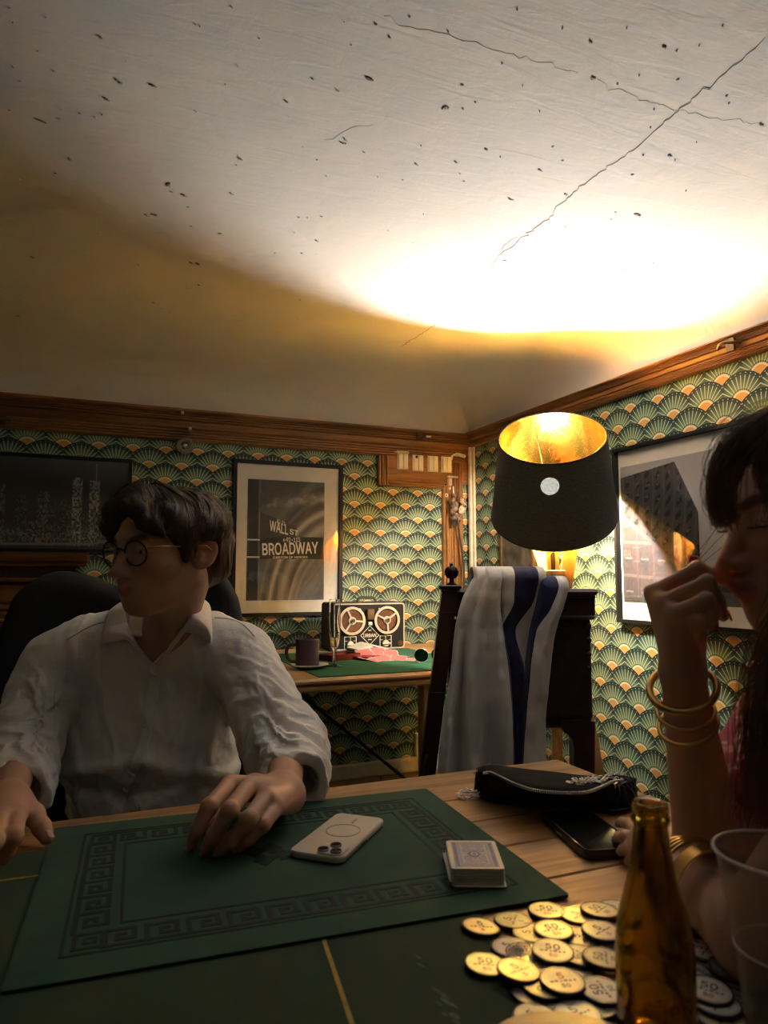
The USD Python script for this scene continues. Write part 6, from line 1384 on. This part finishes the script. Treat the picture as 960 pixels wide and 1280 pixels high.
    g = G(); ob = g.obj(); wv1 = g.noise(g.map(ob, (1400, 1400, 120)), 1.0, 2); wv2 = g.noise(g.map(ob, (120, 120, 1600)), 1.0, 2); cr = g.noise(ob, 55, 4, .6)
    h = g.m('add', g.m('multiply', g.m('add', wv1, wv2), .25), g.m('multiply', cr, 1.1))
    M['linen'] = g.done('white_linen', g.bsdf(base_color=g.mix(g.step(wv1, .3, .7), (.83, .81, .79), (.90, .88, .86)), roughness=.85, specular_ior_level=.2, sheen_weight=.15, normal=g.bump(h, .35, .004)))
    sh = obj('shirt', m, M['linen'], t, True, label='white linen button-up shirt')
    sf = lambda x, y, out=.0: march(shirt, x, y, 1.0, 1.6) + (CAM - at(x, y, 1.3)) / np.linalg.norm(CAM - at(x, y, 1.3)) * out
    # collar: a stand round the neck, folded over into two points
    sfb = lambda x, y, out: march(lambda P: np.minimum(shirt(P), body(P)), x, y, 1.15, 1.6) + (CAM - at(x, y, 1.3)) / np.linalg.norm(CAM - at(x, y, 1.3)) * out
    top = [sf(191, 829, .003), sf(176, 812, .004), sfb(165, 796, .006), sfb(159, 777, .006), at(160, 760, 1.40), at(180, 742, 1.49), at(205, 738, 1.515), at(226, 740, 1.50), at(240, 747, 1.455), sfb(238, 772, .008), sfb(221, 796, .008), sf(208, 812, .004), sf(192, 829, .003)]
    low = [sf(191, 831, .003), sf(173, 816, .006), sf(158, 799, .008), sf(127, 805, .009), sf(132, 779, .008), sf(160, 762, .006) * .3 + at(168, 764, 1.50) * .7, at(205, 770, 1.545), at(245, 766, 1.54), sf(262, 768, .006), sf(263, 803, .009), sf(228, 799, .008), sf(211, 815, .006), sf(192, 831, .003)]
    kk = np.linspace(0, 12, 97); A, B_ = (PI(np.arange(13), np.array(q))(kk) for q in (top, low))
    tt = np.linspace(0, 1, 10)[None, :, None]; gp = A[:, None] * (1 - tt) + B_[:, None] * tt
    cn = gp.mean((0, 1)); outw = gp - (nb + ZU * .02); outw[..., 2] = 0; outw /= np.linalg.norm(outw, axis=2, keepdims=True)
    gp = gp + outw * (.014 * np.sin(np.pi * np.clip(tt * 1.0, 0, 1)) * np.clip(np.minimum(kk - 1, 11 - kk) / 1.5, 0, 1)[:, None, None]) + ZU * (.006 * np.sin(np.pi * tt))
    cm = sheet(gp, .0035); obj('collar', cm, M['linen'], sh, True)
    inner = sheet(np.stack([A, A * .55 + (nb + ZU * .0) * .0 + (A - ZU * .03) * .45], 1) - outw[:, :1] * .003, .003); obj('collar_stand', inner, M['linen'], sh, True)
    pl = [(191, 831), (188, 850), (184, 880), (179, 910), (172, 938), (164, 955), (160, 962)]; pl2 = [(159, 966), (152, 978), (146, 992), (141, 1008), (138, 1020)]
    def band(path, w, out):
        p = np.array(path, float); p = spline(p, 26); nrm = np.gradient(p, axis=0); nrm = np.stack([-nrm[:, 1], nrm[:, 0]], 1); nrm /= np.linalg.norm(nrm, axis=1, keepdims=True)
        return np.array([[sf(*(a + n_ * (s - .5) * w), out) for s in np.linspace(0, 1, 5)] for a, n_ in zip(p, nrm)])
    obj('placket', sheet(band(np.array(pl) + [5, 0], 15, .0030), .0030), M['linen'], sh, True)
    obj('placket_hem', sheet(band(np.array(pl2) + [6, 0], 14, .0030), .0030), M['linen'], sh, True)
    M['button'] = plain('shell_button', (.62, .58, .53), .25, vary=.06)
    for (x, y) in ((190, 843), (181.5, 905), (158, 986)):
        p = sf(x, y, .0045); nrm = CAM - p; nrm /= np.linalg.norm(nrm); sx = np.cross(ZU, nrm)
        obj('button', frame(lathe([(0, 0), (.0062, 0), (.0068, .0014), (.0060, .0026), (.0046, .0018), (0, .0016)], 20), p, sx, np.cross(nrm, sx)), M['button'], sh, 30)
    for path in ([(83, 800), (115, 782), (150, 772)], [(318, 795), (300, 778), (268, 772)], [(72, 845), (68, 880), (70, 920)]):
        obj('seam', tube(np.array([sf(*q, .0006) for q in spline(np.array(path, float), 18)]), .0016, 5), M['linen'], sh, True)
    # ---- glasses
    M['tortoise'] = plain('tortoise_frame', (.045, .016, .008), .18, vary=.7, scale=120)
    g = G(); tr = g.add('transparent_bsdf', 'BSDF', color=(.93, .92, .91)); gl = g.add('glossy_bsdf', 'BSDF', color=(1, 1, 1), roughness=.03)
    M['lens'] = g.done('spectacle_lens', g.add('mix_closure', 'closure', fac=.05, closure1=tr, closure2=gl))
    gt = thing('eyeglasses', 'round tortoiseshell eyeglasses worn by the man in the white shirt', 'glasses', (0, 0, 0))
    for s in (-1, 1):
        a = np.arange(40) * 2 * np.pi / 40; c = np.array([.0995, s * .0335, -.002])
        ringp = np.stack([c[0] - .10 * np.abs(.0255 * np.cos(a) * s + 0) * 0 - .0045 * (np.cos(a) * s > 0) * np.abs(np.cos(a)) - .004 * np.sin(a) * -1 * .5, c[1] + .0255 * np.cos(a), c[2] + .0230 * np.sin(a)], 1)
        obj('rim', tube(hd.world(ringp), .0015, 8, closed=True), M['tortoise'], gt, True)
        fan = np.vstack([hd.world(ringp), hd.world(c)[None]]); fc = [[i, (i + 1) % 40, 40] for i in range(40)]
        nn = hd.R[0] * .0006; v = np.vstack([fan + nn, fan - nn]); ff = fc + [[b_ + 41, a_ + 41, 81] for a_, b_, _ in fc]; obj('lens', trimesh.Trimesh(v, ff, process=False), M['lens'], gt)
        obj('temple', tube(spline(hd.world(np.array([(.094, s * .060, .006), (.086, s * .0685, .0075), (.05, s * .0735, .007), (.01, s * .0785, .006), (-.014, s * .082, .004), (-.028, s * .080, -.012)])), 30), .0015, 6), M['brass'], gt, True)
    obj('bridge', tube(spline(hd.world(np.array([(.0995, -.0095, .003), (.1075, 0, .0085), (.0995, .0095, .003)])), 10), .0019, 8), M['tortoise'], gt, True)
man()
# the man's chair
t = thing('office_chair', 'wide black upholstered chair behind the man in the white shirt', 'chair', (0, 0, 0))
M['black_cloth'] = plain('black_upholstery', (.010, .010, .011), .8, vary=.2, bump=.25, bscale=500)
cc = at(160, 900, 1.66); 
def chair_back(P):
    x_ = (P - cc) @ RIGHT; y_ = (P - cc) @ FH; z_ = P[:, 2] - 1.14
    hw = np.interp(z_, [-.55, -.32, -.18, -.05, .01, .03], [.30, .30, .295, .262, .22, .20])
    topz = .016 + .03 * np.clip(x_ / .1, 0, 1) - .055 * np.exp(-((x_ + .00) / .10) ** 2); curve = y_ + .10 * (x_ / .28) ** 2 - .05
    q = np.stack([np.abs(x_) - hw + .05, np.abs(curve) - .0, z_ - topz + .05], 1)
    a = np.hypot(np.maximum(q[:, 0], 0), np.maximum(q[:, 2], 0)) + np.minimum(np.maximum(q[:, 0], q[:, 2]), 0) - .05
    return smax(smax(a, np.abs(curve) - .045, .05), -(z_ + .60), .03)
lo, hi = cc - [.45, .40, 0], cc + [.45, .40, 0]; lo[2], hi[2] = .50, 1.22
obj('backrest', skin_mesh(chair_back, lo, hi, .009, 1.5), M['black_cloth'], t, True)
c2 = at(180, 1000, 1.45); c2[2] = .46
obj('seat', move(slab(rrect(.52, .50, .08), -.05, .05, .03), c2, -YAW), M['black_cloth'], t, 40)
obj('stem', tube([(c2[0], c2[1], .41), (c2[0], c2[1], .08)], .03, 16), M['black_metal'], t, True)
obj('back_support', tube([c2 + FH * .2 - ZU * .03, cc + FH * .02 + ZU * (.62 - cc[2])], .025, 10), M['black_metal'], t, True)
for k in range(5):
    a = k * 2 * math.pi / 5 + .3; e = np.array([c2[0] + .30 * math.cos(a), c2[1] + .30 * math.sin(a), .06]); obj('foot', tube([(c2[0], c2[1], .10), e], [.025, .018], 10), M['black_metal'], t, True); obj('caster', move(trimesh.creation.icosphere(2, .03), e - [0, 0, .03]), M['black_plastic'], t, True)
# ================================================================== the woman at the right edge, hand at her mouth
def woman():
    t = thing('person', 'woman in a pink patterned dress at the right edge, hand raised to her lips', 'person', (0, 0, 0))
    o = at(1030, 648, .735); f = -RIGHT * math.cos(.10) - FH * math.sin(.02) - ZU * .10
    hd = Head(o, f, ZU, (.97, .97, .95))
    HT = lambda x, y, h: on_z(x, y, TABLE_Z + h)
    W1, E1, S1 = at(853, 842, .752), at(890, 1082, .80), at(990, 905, .83)
    E1[2] = max(E1[2], TABLE_Z + .045)
    f1 = [[at(*q) for q in f_] for f_ in (((816, 741, .760), (872, 711, .742), (898, 722, .735), (915, 728, .732)), ((829, 753, .742), (884, 728, .722), (897, 752, .722), (904, 770, .726)), ((842, 767, .726), (883, 750, .706), (890, 768, .708), (889, 782, .712)), ((850, 783, .722), (872, 776, .712), (876, 790, .722), (874, 798, .730)))]
    th1 = [at(860, 812, .762), at(872, 770, .770), at(870, 730, .766), at(868, 703, .762)]
    W2, E2, S2 = HT(826, 1080, .030), HT(948, 1168, .045), at(1110, 960, .60)
    f2 = [[HT(*q) for q in f_] for f_ in (((800, 1042, .040), (786, 1031, .040), (778, 1028, .030), (773, 1030, .018)), ((796, 1052, .036), (782, 1046, .034), (774, 1046, .024), (770, 1050, .012)), ((798, 1064, .030), (786, 1061, .026), (779, 1062, .018), (775, 1065, .010)), ((804, 1074, .024), (794, 1074, .020), (788, 1075, .014), (784, 1077, .010)))]
    th2 = [HT(822, 1062, .040), HT(808, 1042, .044), HT(796, 1032, .036), HT(788, 1030, .026)]
    nk = o + f * -.075 + np.array([0, 0, -.17]); ch = nk + RIGHT * .20 - ZU * .12; hip = np.array([1.14, nk[1] - .02, .56])
    fr = tuple(tuple(x * .84 for x in r) for r in FR)
    def body(P):
        d = hd.sdf(P, lambda L: head_sdf(L, 1.0))
        d = smin(d, bone(P, nk - ZU * .03, hd.world((-.03, 0, -.06)), .047, .046), .03)
        d = smin(d, smin(bone(P, nk - ZU * .05, ch, .06, .105), bone(P, ch, hip, .105, .12), .04), .04); d = smin(d, bone(P, S1, nk - ZU * .05, .045, .042), .05); d = smin(d, bone(P, S2, nk - ZU * .05, .045, .042), .05)
        d = smin(d, smin(bone(P, S1, E1, .046, .038), bone(P, E1, W1, .040, .0215), .02), .02); d = smin(d, smin(bone(P, S2, E2, .046, .038), bone(P, E2, W2, .040, .024), .02), .02)
        d = smin(d, hand_sdf(P, W1, f1, th1, fr, .0215), .012); d = smin(d, hand_sdf(P, W2, f2, th2, fr, .020, .95), .012)
        return d
    pts = np.array([o + .13, o - .13, S1, S2, E1, E2, W1, W2, ch + .15, hip + .15, hip - .15, *[q for f_ in f1 + f2 for q in f_]])
    lo, hi = pts.min(0) - .05, pts.max(0) + .05; lo[2] = .55
    m = skin_mesh(body, lo, hi, .0026); keep = m.split(only_watertight=False); m = max(keep, key=lambda q: len(q.faces))
    L = hd.local(np.array(m.vertices)); c = skin_col(L, (.60, .37, .27), (.46, .14, .14), (.58, .25, .19))
    bd = obj('body', m, M['skin'], t, True, label='bare face, arms and hands', col=c)
    for s in (-1, 1):
        e = hd.world((.0745, s * .0325, .0)); obj('eye', move(trimesh.creation.icosphere(3, .0122), e), M['eye_white'], bd, True)
        a = np.linspace(-1, 1, 13); lash = []
        for q in a:
            b0 = np.array([.0893 - .004 * q * q, s * (.0325 + .0125 * q), -.0022]); lash.append([b0, b0 + [.004, s * q * .002, -.0015], b0 + [.0085, s * q * .004, .0005]])
        strands('eyelash', hd.world(np.array(lash).reshape(-1, 3)).reshape(-1, 3, 3), np.array([[.0009, .0007, .0003]]), 'hair_dark', bd)
    nail_at(th1[3], th1[2], -RIGHT * .3 + ZU * .2 - FH * .5, .0066, M['red_nail'], bd, .014, .0105)
    nail_at(f1[1][3], f1[1][2], RIGHT * .9 - FH * .3, .0060, M['red_nail'], bd, .0105, .008); nail_at(f1[2][3], f1[2][2], RIGHT * .8 - FH * .4, .0058, M['red_nail'], bd, .0105, .008)
    nail_at(th2[3], th2[2], ZU - FH * .3, .0062, M['nail'], bd, .011, .009); nail_at(f2[1][3], f2[1][2], ZU - RIGHT * .3, .0056, M['nail'], bd)
    # dress: sleeves and bodice
    def dress(P):
        n = meshkit.fbm(P * [26, 26, 16], 3, 3) - .5; n2 = meshkit.noise(P * [40, 40, 60] + 4) - .5
        d = smin(bone(P, nk + (ch - nk) * .5, ch, .10, .118), bone(P, ch, hip, .118, .135), .04); d = smin(d, bone(P, S1, S1 + (E1 - S1) * .52, .060, .058), .04); d = smin(d, bone(P, S2, S2 + (E2 - S2) * .45, .060, .058), .04)
        d = smax(d, -(bone(P, S1 + (E1 - S1) * .50, E1, .046, .05)), .006); d = smax(d, P[:, 2] - (nk[2] - .035), .01)
        return d - n * .016 - n2 * .004
    lo2, hi2 = lo.copy(), hi.copy(); hi2[2] = nk[2]; lo2[2] = .52
    m = skin_mesh(dress, lo2 + [.1, -.05, 0], hi2 + [.06, .06, 0], .0045, 1.5); v = np.array(m.vertices)
    a = meshkit.fbm(v * 26, 3, 11); b = meshkit.fbm(v * 34 + 9, 3, 5); c = np.tile((.48, .085, .11), (len(v), 1)); c[a > .56] = (.66, .30, .26); c[b > .60] = (.30, .03, .06); c[(np.abs(a - .5) < .018)] = (.72, .46, .38)
    M['dress'] = vcol('pink_print_cloth', .75, bump=.3, bscale=500); obj('dress', m, M['dress'], t, True, label='pink and red patterned dress', col=c)
    # hair
    def hair(L):
        Q = L.copy(); Q[:, 1] = np.abs(L[:, 1])
        d = ell(L, (-.024, 0, .036), (.112, .088, .092)); d = smax(d, (L[:, 0] * .86 - L[:, 2] * .50 - .034), .015)
        d = smin(d, bone(Q, (.0, .068, .04), (-.02, .082, -.09), .030, .030), .03); d = smin(d, bone(Q, (-.02, .08, -.09), (-.04, .085, -.26), .032, .036), .03); d = smin(d, ell(L, (-.075, 0, -.12), (.045, .09, .16)), .03)
        ph = np.arctan2(Q[:, 1], L[:, 2] - .02); g1 = meshkit.noise(np.stack([L[:, 0] * 150 + L[:, 2] * 30, ph * 3, np.sign(L[:, 1]) * 3], 1)) - .5
        return d - g1 * .005
    far = lambda P: (lambda d, k: (d.__setitem__(k, hair(hd.local(P[k])) * .95), d)[1])(np.linalg.norm(P - o, axis=1) - .3, np.linalg.norm(P - o, axis=1) < .38)
    hm = skin_mesh(far, o - [.17, .17, .33], o + [.17, .17, .15], .0034); hr = obj('hair', hm, M['hair_red_deep'], t, True, label='long auburn hair with a loose fringe')
    rg = np.random.default_rng(21)
    def lock(guide, n, sp0, sp1, w=.0009, mat='hair_red', k=26, wave=.004):
        gpt = np.array([at(*q) for q in guide]); out = []
        for i in range(n):
            off = rg.normal(0, 1, 3); q = gpt + off * np.linspace(sp0, sp1, len(gpt))[:, None] + rg.normal(0, wave, gpt.shape) * np.linspace(.1, 1, len(gpt))[:, None]
            out.append(spline(q, k))
        strands('strands', np.array(out), (w * np.linspace(1, .45, k))[None], mat, hr)
    lock([(990, 522, .715), (948, 536, .690), (914, 560, .676), (899, 596, .672), (897, 628, .674), (905, 652, .678)], 300, .008, .0035)
    lock([(1000, 520, .70), (962, 538, .672), (930, 562, .662), (911, 596, .664), (905, 628, .668), (911, 650, .672)], 140, .009, .0035, .0009)
    lock([(1010, 518, .69), (980, 534, .668), (962, 556, .660), (956, 582, .658), (958, 606, .662)], 220, .006, .004)
    lock([(1010, 516, .71), (978, 524, .69), (948, 538, .672), (932, 554, .666), (926, 574, .664)], 150, .007, .004)
    lock([(1010, 520, .67), (990, 545, .655), (980, 590, .650), (980, 640, .652)], 300, .010, .007)
    lock([(1030, 700, .67), (992, 780, .655), (968, 850, .66), (958, 910, .67), (950, 975, .68), (944, 1015, .69)], 260, .010, .010, .0008)
    lock([(1020, 720, .68), (976, 795, .668), (953, 855, .672), (944, 910, .68), (946, 968, .69)], 60, .006, .009, .0008)
    lock([(1000, 700, .70), (962, 775, .69), (944, 805, .69), (938, 862, .695), (938, 920, .70)], 26, .003, .007, .0007)
    # bangles
    def bangle(name, c, n, R, r, label, sq=.92, tilt=None, band=None):
        m = ring(c, n, R, r, 64, 12) if band is None else frame(lathe([(R, -band), (R + r, -band), (R + r, band), (R, band), (R, -band)], 64), c, np.cross(n, [.3, .2, 1]), np.cross(n, np.cross(n, [.3, .2, 1])))
        solo(name, m, M['brass'], label, 'bracelet', 'brass bangles worn by the woman', smooth=True if band is None else 30)
    ax = (E1 - W1) / np.linalg.norm(E1 - W1); tl = lambda a, b: ax + CAMV * a + RIGHT * b
    CAMV = (CAM - W1) / np.linalg.norm(CAM - W1)
    bangle('bangle', at(853, 860, .752), ax * -1 + CAMV * .40 + RIGHT * -.06, .0335, .0040, 'thick gold bangle hanging at the raised wrist')
    bangle('bangle', at(857, 889, .752), ax * -1 + CAMV * .22 + RIGHT * -.04, .0285, .0024, 'thin dark gold bangle, middle one on the raised forearm')
    bangle('bangle', at(860, 905, .755), ax * -1 + CAMV * .22 + RIGHT * -.24, .0300, .0026, 'thin bright gold bangle, lowest one on the raised forearm')
    ax2 = (E2 - W2) / np.linalg.norm(E2 - W2)
    for k in range(4): bangle('bangle', W2 + (E2 - W2) * (.40 + .04 * k) + ZU * .007 - RIGHT * .004, ax2 + RIGHT * .10 * (k - 1.5) + ZU * .04 * k, .0450 + .0004 * k, .0017, f'thin gold bangle on the lowered forearm, {["farthest from the elbow", "second from the hand", "third from the hand", "nearest the wide cuff"][k]}')
    bangle('bangle', W2 + (E2 - W2) * .64 + ZU * .008, ax2, .0465, .0018, 'wide gold cuff on the lowered forearm behind the cup', band=.011)
    # her chair, out of the frame except for what the table hides
    c = hip.copy(); c[2] = .45
    k = thing('dining_stool', 'dark stool under the woman at the right edge', 'stool', tuple(c * [1, 1, 0])); obj('seat', lathe([(0, .41), (.17, .41), (.18, .43), (.17, .45), (0, .455)], 40), M['dark_wood'], k, 30)
    for q in range(4):
        a = q * math.pi / 2 + .6; obj('leg', tube([(.13 * math.cos(a), .13 * math.sin(a), .415), (.18 * math.cos(a), .18 * math.sin(a), 0)], .018, 10), M['dark_wood'], k, True)
    FX = np.array([-1.0, 0, 0])
    def skirt(P): return smax(smin(bone(P, hip + ZU * .03, hip + FX * .36, .13, .09), bone(P, hip + FX * .36, hip + FX * .33 - ZU * .40, .09, .08), .05), P[:, 2] - (TABLE_Z - .12), .01) 
    obj('skirt', skin_mesh(skirt, hip + [-.6, -.3, -.56], hip + [.3, .3, .2], .012, 1.3), plain('dark_pink_skirt', (.30, .05, .07), .8), t, True)
woman()
